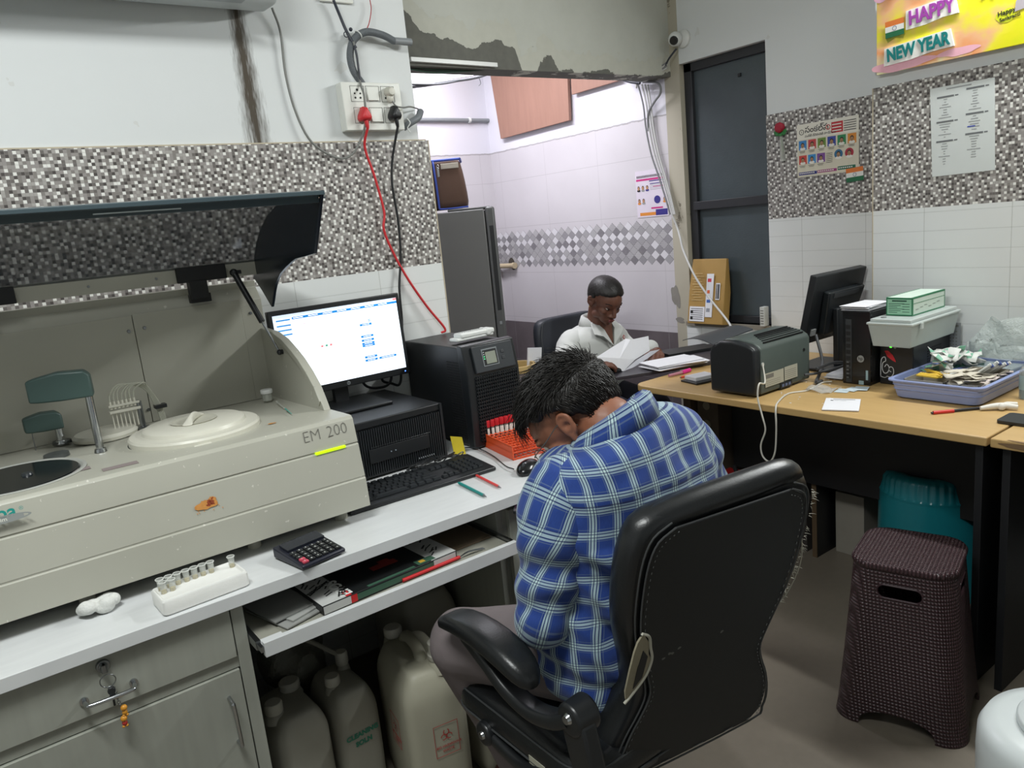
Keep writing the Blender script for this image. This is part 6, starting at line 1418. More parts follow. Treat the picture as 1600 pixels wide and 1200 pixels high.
# cctv camera
q = PX(1065, 62, XW); t = thing('security_camera', 'small white dome security camera with a dark lens above the window', 'camera', tuple(q))
ax = V(-1, -.10, -.12); b = B(); lathe(b, [(0, 0), (.040, 0), (.040, .012), (.030, .020), (.018, .024), (0, .024)], q+V(0, -.015, -.0), 32, ax=(-1, 0, 0)); obj('base', b, WHT, t)
b = B(); ball(b, q+V(-.045, 0, 0), .033); ba = obj('ball_housing', b, WHT, t)
hd = (CAMP-(q+V(-.045, 0, 0))).normalized(); hd = (hd+V(.1, .35, -.1)).normalized(); c_ = q+V(-.045, 0, 0)
b = B(); cyl(b, c_+hd*.024, c_+hd*.0345, .021, .017, 28); obj('lens_face', b, mat('lens_black', '#191b1e', .2), ba)
# air conditioner (only its underside reaches the picture)
t = thing('air_conditioner', 'white wall air conditioner, only its lower edge and end showing at the top left', 'air conditioner', (.45, 2.3, 2.1))
e = PY(430, 8, 2.375); zb = 2.118
b = B(); prism(b, [(-.10, y, z) for y, z in ((2.378, zb+.015), (2.33, zb), (2.24, zb-.004), (2.19, zb+.03), (2.17, zb+.10), (2.17, zb+.27), (2.378, zb+.27))], (1.03, 0, 0)); obj('body', b, mat('ac_white', '#c9cfcf', .4), t, bev=.012)
b = B(); box(b, -.05, .83, 2.20, 2.245, zb-.008, zb+.003); obj('louver', b, mat('ac_grey', '#a9b0b2', .4), t, bev=.003)
# grey cable of the air conditioner sweeping to the switchboard
GC = mat('grey_flex', '#7d7e7a', .5)
pts = [PY(425, 12, 2.35), PY(438, 50, 2.362), PY(446, 115, 2.366), PY(462, 175, 2.364), PY(487, 222, 2.358), PY(525, 246, 2.355), PY(548, 243, 2.35), PY(563, 220, 2.34), PY(571, 190, 2.32), PY(569, 150, 2.31), PY(563, 130, 2.335), PY(558, 90, 2.34), PY(552, 65, 2.335)]
b = B(); tube(b, pts, .0036, 10); o = obj('cable', b, GC, loc=tuple(pts[0])); tag(o, 'long grey cable sagging from the air conditioner to the switchboard', 'cable')
# switchboard
t = thing('switchboard', 'white switchboard with six modules, red and black plugs in its lower sockets', 'switchboard', (1.25, 2.36, 1.78))
Ms = place((1.140, 2.338, 1.783), (1, 0, 0), (0, 0, 1)); SW_, SH_ = .212, .148
b = B(); box(b, 0, SW_, 0, SH_, -.041, 0, 0, Ms); sb = obj('faceplate', b, mat('switch_white', '#dfe0d9', .35, var=.02), t, bev=.003)
SLOTC = mat('slot_dark', '#5b5b57', .5); cells = [(.030, .088), (.086, .088), (.142, .088), (.034, .022), (.090, .022), (.146, .022)]
for k, (x, y) in enumerate(cells):
    x *= .97; b = B(); w_, h_ = .049, .049
    for (a, c_, d, e_) in ((0, w_, 0, .0012), (0, w_, h_-.0012, h_), (0, .0012, 0, h_), (w_-.0012, w_, 0, h_)): box(b, x+a, x+c_, y+d, y+e_, 0, .0008, 0, Ms)
    obj('module_gap', b, SLOTC, sb, smooth=False)
    if k in (0, 2, 3, 5):
        b = B(); c = V(x+w_/2, y+h_/2, 0)
        for dx, dy, r_ in ((0, .012, .0038), (-.010, .001, .0028), (.010, .001, .0028), (-.009, -.012, .0032), (.009, -.012, .0032)): cyl(b, Ms @ (c+V(dx, dy, .0002)), Ms @ (c+V(dx, dy, .001)), r_, seg=14)
        obj('socket_holes', b, BLK2, sb)
    else:
        b = B(); prism(b, [Ms @ V(x+.0045, y+q1, q2) for q1, q2 in ((.004, .0), (.004, .006), (.024, .0025), (.045, .0015), (.045, 0))], (w_-.009, 0, 0)); obj('rocker', b, mat('switch_white', '#dfe0d9'), sb, bev=.0008)
def plug(name, x, y, m, label, s=1.0):
    t = thing(name, label, 'plug', Ms @ V(x, y, .02))
    b = B(); pr_ = [(-.017, -.018), (.017, -.018), (.021, -.010), (.019, 0), (.009, .018), (.006, .026), (-.006, .026), (-.009, .018), (-.019, 0), (-.021, -.010)]
    loft(b, [[Ms @ V(x+px*k*s, y+py*k*s, z) for px, py in pr_] for k, z in ((.92, .002), (1.0, .005), (1.0, .022), (.80, .034), (.55, .038))]); obj('body', b, m, t, bev=.002)
    b = B(); tube(b, [Ms @ V(x, y-.014*s, .022), Ms @ V(x+.002, y-.03*s, .022), Ms @ V(x+.004, y-.042*s, .020)], [.0075, .0062, .0045], 12); obj('strain_relief', b, m, t); return t
REDP = mat('red_plug', '#cf3238', .4)
plug('plug', .060, .044, REDP, 'red three pin plug in the lower left socket of the switchboard'); plug('plug', .170, .048, BLK, 'black three pin plug in the lower right socket of the switchboard')
b = B(); c = Ms @ V(.163, .112, .02); lathe(b, [(0, 0), (.014, 0), (.017, .006), (.015, .022), (.011, .03), (0, .031)], Ms @ V(.163, .117, .001), 24, ax=(0, -1, 0)); ball(b, Ms @ V(.163, .098, .013), (.013, .010, .016)); o = obj('adapter_plug', b, mat('grubby_white', '#c9c7bb', .4), loc=tuple(c)); tag(o, 'white round adapter plug in the upper right socket of the switchboard', 'plug')
b = B(); tube(b, [Ms @ V(.166, .088, .018), Ms @ V(.178, .072, .02), Ms @ V(.205, .068, .02), Ms @ V(.235, .072, .012), PY(653, 170, 2.37)], .0028, 8); o = obj('adapter_cord', b, GC, loc=tuple(c)); o.name = 'cable'; tag(o, 'thin grey lead from the white adapter plug towards the wall corner', 'cable')
# red and black cords
b = B(); pts = [Ms @ V(.064, .006, .020), PY(570, 230, 2.345), PY(585, 275, 2.35), PY(600, 330, 2.352), PY(600, 360, 2.352), PY(617, 400, 2.354), PY(640, 440, 2.35), PY(668, 480, 2.345), PY(695, 513, 2.335), V(1.37, 2.30, 1.09)]
pts[-1] = V(1.40, 2.34, 1.086); tube(b, pts, .0042, 10); o = obj('power_cable', b, REDP, loc=tuple(pts[0])); o.name = 'cable'; tag(o, 'bright red power cable running down the tiles to the black backup tower', 'cable')
b = B(); pts = [Ms @ V(.174, .008, .020), PY(613, 250, 2.345), PY(613, 290, 2.35), PY(622, 345, 2.352), PY(626, 400, 2.354), PY(624, 450, 2.35), PY(628, 500, 2.345), V(1.235, 2.34, 1.05)]
tube(b, pts, .0042, 10); o = obj('cable', b, BLK, loc=tuple(pts[0])); tag(o, 'black power cable hanging straight down the tiles behind the monitor', 'cable')
# corrugated conduit
CDT = NT('corrugated_grey'); _c = CDT.coord(); CDT.base(hx('#6f7478')); CDT.P(Roughness=.5); CDT = CDT.m
t = thing('conduit_hose', 'grey corrugated conduit curving from the switchboard round the wall corner', 'conduit', tuple(PY(555, 60, 2.34)))
pts = smooth_pts([PY(566, 131, 2.352), PY(552, 110, 2.35), PY(547, 85, 2.35), PY(553, 62, 2.348), PY(572, 50, 2.345), PY(598, 55, 2.345), PY(617, 65, 2.345)], 14)
b = B(); rs_ = [.0105+.0012*((i % 2)*2-1) for i in range(len(pts))]
tube(b, pts, .0105, 14, sm=0)
for i in range(0, len(pts)-1, 1): torus(b, pts[i], .0105, .0014, ax=(pts[i+1]-pts[i]), seg=16, s2=6)
obj('corrugated_hose', b, CDT, t)
b = B(); tube(b, [PY(616, 64, 2.345), PY(630, 65, 2.345), PY(642, 66, 2.345)], .0115, 14); obj('coupling', b, mat('pipe_grey', '#85898c', .45), t)
b = B(); torus(b, PY(560, 54, 2.345), .0125, .002, ax=(1, 0, .8), seg=20); obj('clip', b, WHT, t)
t = thing('conduit_hose', 'short grey conduit stub at the lower right of the switchboard', 'conduit', tuple(PY(645, 190, 2.34)))
b = B(); tube(b, [PY(630, 200, 2.36), PY(641, 192, 2.345), PY(653, 184, 2.345), PY(657, 174, 2.36)], .0115, 14); obj('hose', b, CDT, t)
b = B(); tube(b, [PY(636, 185, 2.335), PY(641, 192, 2.332), PY(637, 200, 2.34), PY(641, 207, 2.34)], .0022, 8); obj('clip', b, WHT, t)
# thin wires above the switchboard
b = B(); tube(b, [PY(521, 0, 2.35), PY(530, 22, 2.355), PY(541, 48, 2.35), PY(556, 75, 2.335)], .0048, 8); torus(b, PY(541, 54, 2.345), .008, .0016, ax=(0, 1, 0), seg=20); ball(b, PY(548, 46, 2.345), .006); tube(b, [PY(545, 60, 2.35), PY(556, 80, 2.335), PY(560, 105, 2.335), PY(563, 125, 2.335)], .0035, 8)
o = obj('cable', b, mat('dark_cable', '#2c2f3a', .5), loc=tuple(PY(541, 50, 2.35))); tag(o, 'dark twisted wires dropping from the top of the wall into the conduit', 'cable')
b = B(); tube(b, [PY(578, 0, 2.36), PY(580, 15, 2.36), PY(577, 35, 2.355), PY(572, 48, 2.35)], .0016, 8); o = obj('cable', b, mat('thin_red', '#a8353f', .5), loc=tuple(PY(578, 20, 2.36))); tag(o, 'thin red wire at the top of the wall above the conduit', 'cable')
b = B(); q0, q1 = PY(500, 0, 2.37), PY(552, 6, 2.37); box(b, q0.x, q1.x, 2.368, 2.379, q1.z-.0, q1.z+.08); o = obj('blank_plate', b, mat('switch_white', '#dfe0d9'), loc=tuple(q1), bev=.002); tag(o, 'plain white wall plate cut by the top edge above the switchboard', 'wall plate')
# ---------------------------------------------------------------- back room
PLY = NT('red_plywood'); _c = PLY.coord(); _n = PLY.noise(PLY.vscale(_c, 5, 26, 4), 1, 5, .6); PLY.base(PLY.mix(_n, hx('#8f6a5b'), hx('#a67d6c'))); PLY.P(Roughness=.55); PLY = PLY.m
def board(pxs, label):
    ps = [PX(x, y, 3.005) for x, y in pxs]; b = B(); prism(b, ps, (-.018, 0, 0)); o = obj('plywood_panel', b, PLY, loc=tuple(ps[0]), bev=.001); tag(o, label, 'panel')
board([(762, 70), (888, 60), (893, 188), (786, 217)], 'large red brown plywood panel high on the back room wall')
board([(893, 60), (966, 50), (971, 126), (897, 148)], 'smaller red brown plywood panel right of the large one under the beam')
t = thing('wall_pipe', 'grey pipe clipped along the wall of the back room left of the plywood', 'pipe', (2.6, 4.15, 2.1))
a, c_ = PY(640, 187, 4.155), PY(783, 188.5, 4.155); b = B(); cyl(b, a, c_, .0125, seg=16); obj('pipe', b, mat('pipe_grey', '#85898c'), t)
for x in (733,):
    b = B(); p = PY(x, 188, 4.155); cyl(b, p+V(-.008, 0, 0), p+V(.008, 0, 0), .017, seg=18); obj('clip', b, WHT, t)
# tube light below the slab
t = thing('tube_light', 'glowing white tube light behind the beam, cables strapped along it', 'lamp', tuple(PY(710, 118, 3.0)))
a, c_ = PY(632, 128, 3.0), PY(778, 107, 3.0); dz = V(0, 0, 1)
b = B(); cyl(b, a, c_, .014, seg=18); obj('tube', b, mat('tube_glow', '#ffffff', .3, emit='#f4f2ff', es=5, var=0), t)
b = B(); d = (c_-a).normalized(); prism(b, [a+V(0, .018, .012), a+V(0, .045, .012), a+V(0, .045, .05), a+V(0, .018, .05)], c_-a); obj('batten', b, WHT, t, bev=.002)
for f in (.25, .8):
    b = B(); p = a.lerp(c_, f)+V(0, .03, .05); cyl(b, p, V(p.x, p.y, 2.8), .003, seg=8); obj('suspension_rod', b, STEEL, t)
b = B(); tube(b, [PY(625, 138, 2.97), PY(660, 134, 2.97), PY(700, 128, 2.97), PY(745, 121, 2.97), PY(785, 107, 2.97)], .006, 8); tube(b, [PY(625, 131, 2.97), PY(680, 132, 2.96), PY(720, 126, 2.97)], .004, 8); tube(b, [PY(748, 120, 2.96), PY(751, 130, 2.96), PY(748, 134, 2.96)], .0015, 6)
o = obj('cable', b, mat('grey_cable2', '#6f7078', .5), loc=tuple(a)); tag(o, 'grey cables strapped below the tube light in the back room', 'cable')
t = thing('cable_trunking', 'white cable trunking fixed under the plaster beam at the left', 'trunking', tuple(PY(700, 96, 2.64)))
a, c_ = PY(640, 94, 2.625), PY(775, 103, 2.625); b = B(); prism(b, [a+V(0, -.012, -.006), a+V(0, .004, -.006), a+V(0, .004, .010), a+V(0, -.012, .010)], c_-a); obj('channel', b, WHT, t, bev=.001)
b = B()
for k in range(5): tube(b, [PY(636, 99+k*2, 2.66), PY(672, 104+k*2.2, 2.66), PY(715, 107+k*1.3, 2.66), PY(775, 104+k, 2.66)], .0028, 6, mi=k % 2)
o = obj('cable', b, [mat('green_wire', '#2f4a3c', .5), BLK], loc=tuple(PY(700, 105, 2.66))); tag(o, 'green and black wires bundled under the white trunking', 'cable')
# cables at the right end of the beam running down the corner
CWH = mat('white_cable', '#c6c6c4', .5); CGR = mat('mid_grey_cable', '#7f8082', .5)
b = B()
for k, (dx, m_) in enumerate(((0, 0), (5, 0), (-6, 1), (9, 0))):
    tube(b, [PX(1003+dx, 132, 2.99), PX(1010+dx*.8, 165, 2.995), PX(1014+dx*.8, 200, 3.0), PX(1022+dx*.8, 240, 3.0), PX(1033+dx*.7, 275, 3.0), PX(1042+dx*.6, 305, 2.995), PX(1050+dx*.5, 335, 2.99)], .0042, 8, mi=m_)
tube(b, [PX(1005, 128, 2.99), PX(1028, 130, 2.98), PX(1032, 145, 2.98), PX(1022, 160, 2.98), PX(1013, 178, 2.99), PX(1013, 205, 3.0)], .0055, 8, mi=1)
tube(b, [PX(1050, 335, 2.99), PX(1058, 355, 2.995), PX(1063, 372, 2.98), PX(1068, 392, 2.965), PX(1085, 430, 2.93), PX(1108, 465, 2.92), PX(1138, 503, 2.88), PX(1146, 522, 2.82)], .0050, 8, mi=0)
o = obj('cable', b, [CWH, CGR], loc=tuple(PX(1020, 230, 3.0))); tag(o, 'bundle of white cables running down the corner and past the brown parcel', 'cable')
b = B()
tube(b, [PX(1057, 76, 2.99), PX(1045, 92, 2.97), PX(1035, 110, 2.97), PX(1015, 120, 2.96), PX(1000, 127, 2.96)], .0045, 8, mi=2)
for k in range(4): tube(b, [PX(968, 112+k*3, 2.94), PX(985, 116+k*3, 2.95), PX(1004, 127, 2.955), PX(1022, 118-k*2, 2.955), PX(1042, 106-k*3, 2.97)], .0035, 8, mi=k % 2)
tube(b, [PX(994, 112, 2.95), PX(995, 125, 2.94), PX(994, 138, 2.94)], .005, 8, mi=0); tube(b, [PX(972, 124, 2.94), PX(985, 128, 2.93), PX(1000, 130, 2.94)], .007, 8, mi=2)
o = obj('cable', b, [CWH, CGR, mat('dark_cable', '#2c2f3a')], loc=tuple(PX(1003, 127, 2.96))); tag(o, 'knot of white and grey cables under the beam corner below the security camera', 'cable')
# fridge
t = thing('refrigerator', 'dark grey refrigerator with a side grip strip in the back room behind the wall end', 'refrigerator', (1.974, 3.207, 0), math.radians(-34.8))
FG = NT('grey_fridge'); _c = FG.coord(); _x, _y, _z = FG.sep(_c)
_r = FG.math('ADD', FG.math('POWER', FG.math('DIVIDE', FG.math('SUBTRACT', _x, .12), .11), 2), FG.math('POWER', FG.math('DIVIDE', FG.math('SUBTRACT', _z, 1.12), .20), 2))
_f = FG.math('SUBTRACT', 1.2, FG.math('ADD', _r, FG.math('MULTIPLY', FG.math('SUBTRACT', FG.noise(_c, 120, 3), .5), .9)), clamp=True)
FG.base(hx('#6b6b6a')); FG.P(Roughness=.36); FG.set(FG.b.inputs['Specular IOR Level'], .7); FG.bump(FG.noise(_c, 140, 2), .2, .001); FG = FG.m
def fb(nm, x0, x1, y0, y1, z0, z1, m_, par=None, bv=.006):
    b = B(); box(b, x0, x1, y0, y1, z0, z1); return obj(nm, b, m_, par or t, world=False, bev=bv)
fb('cabinet', -.27, .27, .065, .55, .05, 1.515, FG); dr_ = fb('door', -.275, .225, 0, .058, .06, 1.522, FG)
st_ = fb('grip_strip', .229, .275, -.004, .060, .06, 1.530, mat('fridge_strip', '#5a5b5b', .4), None, .012)
fb('grip_recess', .242, .262, -.0055, -.003, 1.03, 1.44, mat('fridge_recess', '#222426', .5), st_, .001)
fb('badge', .246, .258, -.0058, -.0035, .96, .975, mat('badge_silver', '#aab0b5'), st_, .0005)
fb('top_cap', .05, .255, .01, .30, 1.522, 1.533, mat('fridge_strip', '#3c3d40'), None, .004)
fb('foot_base', -.25, .25, .08, .53, 0, .05, BLK2)
t = thing('lunch_bag', 'brown cloth bag with blue piping and a zip on top of the fridge', 'bag', (1.974, 3.207, 1.534), math.radians(-34.8))
BRN = mat('brown_cloth', '#5d463a', .85, bump=.4, bs=150)
def bagring(z, x0, x1, y0, y1, r=.022): return [V(x, y, z) for x, y in rrect(x1-x0, y1-y0, r, 4, (x0+x1)/2, (y0+y1)/2)]
b = B(); loft(b, [bagring(.001, -.16, .150, .035, .26), bagring(.02, -.165, .154, .03, .262), bagring(.14, -.16, .146, .035, .26), bagring(.225, -.15, .132, .045, .25), bagring(.235, -.14, .122, .055, .24)])
for v in b.verts: v.co += noise.noise_vector(v.co*14)*.010*(v.co.z > .01)
obj('body', b, BRN, t, world=False, sub=1)
NV = mat('navy_cloth', '#1e2433', .8)
for x, r_ in ((-.02, .013), (-.055, .007), (-.10, .012)):
    b = B(); tube(b, [V(x, .028, .01), V(x-.004, .022, .12), V(x-.008, .03, .21), V(x-.008, .07, .245), V(x-.006, .16, .25)], r_, 8); obj('strap', b, NV, t, world=False)
BP_ = mat('blue_piping', '#3850a8', .6)
b = B(); tube(b, [V(.012, .028, .01), V(.010, .022, .12), V(.006, .030, .205), V(.004, .045, .235)], .0055, 8); obj('piping', b, BP_, t, world=False)
b = B(); rg = bagring(.232, -.15, .134, .042, .252); tube(b, rg+[rg[0]], .006, 8, sm=2); obj('piping', b, BP_, t, world=False)
b = B(); tube(b, [V(.01, .029, .006), V(.08, .026, .004), V(.152, .03, .006)], .004, 8); obj('piping', b, BP_, t, world=False)
b = B(); box(b, .022, .032, .014, .021, .155, .200); torus(b, V(.027, .018, .205), .006, .0016, ax=(0, 1, 0), seg=16, s2=6); obj('zip_pull', b, CHROME, t, world=False, bev=.001)
b = B(); box(b, .04, .125, .028, .034, .19, .215); obj('white_lining', b, mat('cream_cloth', '#b9b1a4', .8), t, world=False, bev=.002)
t0 = B(); blob(t0, place(PX(1056, 463, 3.0196), (0, -1, 0), (0, 0, 1)), 0, 0, .028, .055, 12, 0, .0006, 40, .45); struct('trim_1', t0, mat('bare_cement', '#8b8780', .9, var=.15), smooth=False)
t0 = B(); blob(t0, place(PX(1063, 500, 3.0196), (0, -1, 0), (0, 0, 1)), 0, 0, .030, .014, 5, 0, .0006, 30, .4); struct('trim_2', t0, mat('bare_cement', '#8b8780'), smooth=False)
# pipe stub
t = thing('pipe_stub', 'cream plastic pipe stub in a ragged hole beside the fridge', 'pipe', tuple(PX(800, 415, 3.0)))
p = PX(803, 415, 3.0); b = B(); cyl(b, p, p+V(-.02, .17, 0), .016, seg=16); cyl(b, p+V(0, -.012, 0), p+V(0, .01, 0), .02, seg=16); obj('pipe', b, mat('cream_pipe', '#c3b294', .5), t)
b = B(); blob(b, place(PX(800, 412, 3.019), (0, -1, 0), (0, 0, 1)), 0, 0, .035, .035, 5, 0, .001, 24, .5); obj('ragged_hole', b, mat('hole_dark', '#4a443e', .9), t)
# yellow bin with papers behind the backup tower
p = PY(806, 575, 2.80); t = thing('yellow_tub', 'pale yellow plastic tub with papers behind the black backup tower', 'tub', (p.x, 2.80, 0))
b = B(); lathe(b, [(0, 0), (.075, 0), (.095, .80), (.102, .80), (.102, .815), (.092, .815), (.072, .01)], seg=32, close=False) if False else lathe(b, [(0, .0), (.06, .0), (.085, .785), (.094, .787), (.094, .805), (.082, .805), (.058, .01), (0, .01)], seg=32); obj('tub', b, mat('pale_yellow_plastic', '#c9ac72', .5), t, world=False)
b = B(); box(b, -.05, .03, -.004, .004, .60, .87, 0, Matrix.Rotation(.15, 4, 'Y')); box(b, -.03, .05, .02, .026, .60, .85, 0, Matrix.Rotation(-.1, 4, 'Y')); obj('papers', b, PAPER, t, world=False)
# ---------------------------------------------------------------- office chair, people
def remesh_obj(name, bm, m, parent, voxel=.005, smooth=4, world=True, label=None, factor=.5):
    o = obj(name, bm, m, parent, world=world, angle=180, label=label)
    md = o.modifiers.new('Remesh', 'REMESH'); md.mode = 'VOXEL'; md.voxel_size = voxel; md.use_smooth_shade = True
    md = o.modifiers.new('Smooth', 'SMOOTH'); md.factor = factor; md.iterations = smooth
    return o
def limb(bm, pts, rs, seg=16):
    pts = [Vector(p) for p in pts]
    for i in range(len(pts)-1):
        n = 3
        for k in range(n):
            a = pts[i].lerp(pts[i+1], k/n); b_ = pts[i].lerp(pts[i+1], (k+1)/n); ra = rs[i]+(rs[i+1]-rs[i])*k/n; rb = rs[i]+(rs[i+1]-rs[i])*(k+1)/n
            cyl(bm, a, b_, ra, rb, seg)
    for p, r in zip(pts, rs): ball(bm, p, r, u=seg, v=10)
def hand(bm, wrist, fd, up, side, curl=.5, s=1.0, spread=1.0):
    """wrist point, finger direction, back-of-hand normal, side: +1 thumb on the right of fd seen from the back"""
    fd = Vector(fd).normalized(); up = Vector(up); up = (up-fd*up.dot(fd)).normalized(); rt = fd.cross(up)*side
    M3 = lambda x, y, z: Vector(wrist)+rt*(x*s)+fd*(y*s)+up*(z*s)
    for x in (-.026, -.009, .009, .026): limb(bm, [M3(x*.55, .005, 0), M3(x, .045, .002), M3(x*1.08, .082, 0)], [.013*s, .0125*s, .0105*s], 12)
    for x, L, y0 in ((-.029, .058, .080), (-.0105, .074, .086), (.0095, .080, .087), (.029, .070, .083)):
        p = M3(x*1.05*spread, y0, 0); a = curl*.55; ps = [p]; rs = [.0098*s]; ang = a
        for k, f_ in enumerate((.45, .32, .23)):
            p = p+(fd*math.cos(ang)-up*math.sin(ang))*(L*f_*s); ps.append(p); rs.append((.0088, .0078, .0066)[k]*s); ang += curl*.8
        limb(bm, ps, rs, 10)
    t0 = M3(.026, .018, -.004); t1 = M3(.050, .045, -.014); t2 = M3(.056, .070, -.022-.012*curl); t3 = M3(.050, .092, -.028-.02*curl)
    limb(bm, [t0, t1, t2, t3], [.0135*s, .0115*s, .0098*s, .0078*s], 10)
HR = {}
def head_shapes(bm, M_, s=1.0, female=False):
    """face +Y, up Z, origin between the ears"""
    R3 = M_.to_3x3()
    def E(c, r, rot=None):
        Mx = R3 @ (rot.to_matrix() if rot else Matrix.Identity(3)); ball(bm, M_ @ (Vector(c)*s), tuple(q*s for q in r), Mx, u=24, v=16)
    E((0, -.012, .042), (.074, .094, .078)); E((0, .02, .03), (.068, .074, .066)); E((0, -.03, -.005), (.062, .062, .055))
    E((0, .034, -.028), (.055, .055, .062)); E((0, .050, -.062), (.040, .038, .034)); E((0, .071, -.084), (.017, .016, .014))
    for sx in (-1, 1):
        E((sx*.040, .052, -.018), (.022, .026, .022)); E((sx*.045, .022, -.058), (.015, .036, .020), Euler((.5, 0, 0))); E((sx*.030, .074, .024), (.024, .014 if not female else .009, .009 if not female else .007)); E((sx*.016, .090, -.036), (.0085, .009, .007))
        # ear
        er = Euler((0, 0, sx*.35))
        E((sx*.073, -.010, .004), (.006, .017, .030), er); E((sx*.077, -.006, -.026), (.006, .009, .010), er)
        axv = R3 @ (er.to_matrix() @ V(1, 0, 0)); torus(bm, M_ @ (V(sx*.0825, -.016, .008)*s), .0175*s, .0048*s, ax=axv, seg=24, s2=8)
        torus(bm, M_ @ (V(sx*.0815, -.014, -.004)*s), .0165*s, .0045*s, ax=axv, seg=24, s2=8)
    limb(bm, [M_ @ (V(0, .080, .022)*s), M_ @ (V(0, .094, -.004)*s), M_ @ (V(0, .104, -.028)*s)], [.0085*s, .0095*s, .0115*s], 12)
    E((0, .096, -.038), (.012, .010, .006)); E((0, .083, -.055), (.023, .012, .0065)); E((0, .081, -.064), (.019, .012, .0065))
def strand(bm, p, d, up, L, r, bend=.5, mi=0, n=4):
    p = Vector(p); d = Vector(d).normalized(); R = []
    side = d.cross(up); side = side.normalized() if side.length > 1e-4 else V(1, 0, 0)
    q = p.copy(); prev = None
    for i in range(n+1):
        t = i/n; rr__ = r*(1-t*.85)
        nn = d.cross(side); ring = [bm.verts.new(q+side*rr__), bm.verts.new(q-side*rr__*.5+nn*rr__*.8), bm.verts.new(q-side*rr__*.5-nn*rr__*.8)]
        if prev:
            for j in range(3): bm.faces.new((prev[j], prev[(j+1) % 3], ring[(j+1) % 3], ring[j])).material_index = mi
        prev = ring; d = (d-Vector(up)*(bend/n)).normalized(); q = q+d*(L/n)
def ring_pts(c, a, b, n, rot=0, e=2.3, tilt=(0, 0, 0), ph=0):
    out = []; Rm = Euler(tilt).to_matrix()
    for j in range(n):
        t = 2*PI*j/n+ph; ct, st = math.cos(t), math.sin(t)
        x = a*math.copysign(abs(ct)**(2/e), ct); y = b*math.copysign(abs(st)**(2/e), st)
        out.append(Vector(c)+Rm @ V(x*math.cos(rot)-y*math.sin(rot), x*math.sin(rot)+y*math.cos(rot), 0))
    return out
def interp(vals, t):
    k = min(int(t), len(vals)-2); f = t-k
    P0, P1, P2, P3 = vals[max(k-1, 0)], vals[k], vals[k+1], vals[min(k+2, len(vals)-1)]
    return [.5*((2*b)+(c-a)*f+(2*a-5*b+4*c-d)*f*f+(3*b-a-3*c+d)*f**3) for a, b, c, d in zip(P0, P1, P2, P3)]
def cloth_tube(bm, spec, n=72, sub=7, start=-PI/2, wr=.004, seed=0, vo=0.0, wfun=None, vjump=None):
    """spec rows: cx,cy,cz,a,b,rot,tiltx,tilty ; lofted with uv in metres; seam at angle start+pi"""
    rings, uvs = [], []; N = (len(spec)-1)*sub; v = vo; prevc = None
    for i in range(N+1):
        s = interp(spec, i/sub if i < N else len(spec)-1-1e-6); c = V(*s[:3]); pts = []
        Rm = Euler((s[6], s[7], 0)).to_matrix()
        for j in range(n):
            t = start+PI+2*PI*j/n; ct, st = math.cos(t), math.sin(t); e = 2.4
            x = s[3]*math.copysign(abs(ct)**(2/e), ct); y = s[4]*math.copysign(abs(st)**(2/e), st)
            p = c+Rm @ V(x*math.cos(s[5])-y*math.sin(s[5]), x*math.sin(s[5])+y*math.cos(s[5]), 0); pts.append(p)
        if prevc is not None: v += (c-prevc).length
        prevc = c
        ln = [0]
        for j in range(n): ln.append(ln[-1]+(pts[(j+1) % n]-pts[j]).length)
        mid = ln[n//2]
        vv = v+(vjump(v) if vjump else 0)
        uvs.append([(l-mid, vv) for l in ln])
        q = []
        for p in pts:
            d = (p-c); dl = d.length; d = d/dl if dl > 1e-6 else V(0, 0, 1)
            w = noise.noise(V(p.x*7+seed, p.y*7, p.z*16))*.6+noise.noise(V(p.x*17+seed, p.y*17, p.z*34))*.3
            if wfun: w += wfun(p)
            q.append(p+d*wr*w*2)
        rings.append(q)
    loft(bm, rings, uvs, cap=True); return bm
def hollow_ring(): pass
LEA = mat('black_leather', '#17191b', .33, bump=.35, bs=260, bd=.0008, var=.1, vs=12); LEAB = mat('black_back_fabric', '#0f1214', .62, bump=.3, bs=400, bd=.0006)
LES = mat('seam_grey', '#3a3c3d', .6); ABLK = mat('arm_plastic', '#1b1d1f', .35)
t = thing('office_chair', 'worn black leather executive chair with torn seams, seen from behind', 'chair', (1.03, 1.1, 0)); CH = t
cu_ = V(.987, -.161, 0); cv_ = V(0, -.233, .972); cO = V(1.03, .800, .95); cn = cu_.cross(cv_)   # rearward normal
if cn.y > 0: cn = -cn
def BP(u, v, w=0): return cO+cu_*u+cv_*v+cn*w
half = [(0.0, .150, .006), (-.02, .188, 0), (-.06, .204, 0), (-.12, .208, 0), (-.19, .205, 0), (-.26, .192, 0), (-.32, .172, 0), (-.385, .153, 0), (-.43, .165, 0), (-.48, .190, 0), (-.54, .208, 0), (-.585, .205, 0), (-.612, .17, 0)]
outl = [(-w_, v) for v, w_, _ in half]+[(w_, v) for v, w_, _ in half[::-1]]
def inset(k, sv=1): 
    return [(u*(1-k/.2), -.31+(v+.31)*(1-k/.31*sv)) for u, v in outl]
# padded body : layers from rear to front
b = B(); L = []
for k, w_ in ((.012, .004), (.0, -.006), (-.007, -.022), (-.008, -.040), (-.002, -.060), (.02, -.076), (.05, -.082)):
    bulge = 0
    L.append([BP(u, v, w_-(.025 if k > .01 and w_ < -.05 else 0)*math.exp(-((v+.45)/.15)**2)) for u, v in inset(k)])
loft(b, L); back = obj('backrest', b, LEA, t, angle=50, sub=1)
b = B(); prism(b, [BP(u, v, .0035) for u, v in inset(.022)], cn*.006); obj('rear_panel', b, LEAB, back, bev=.003)
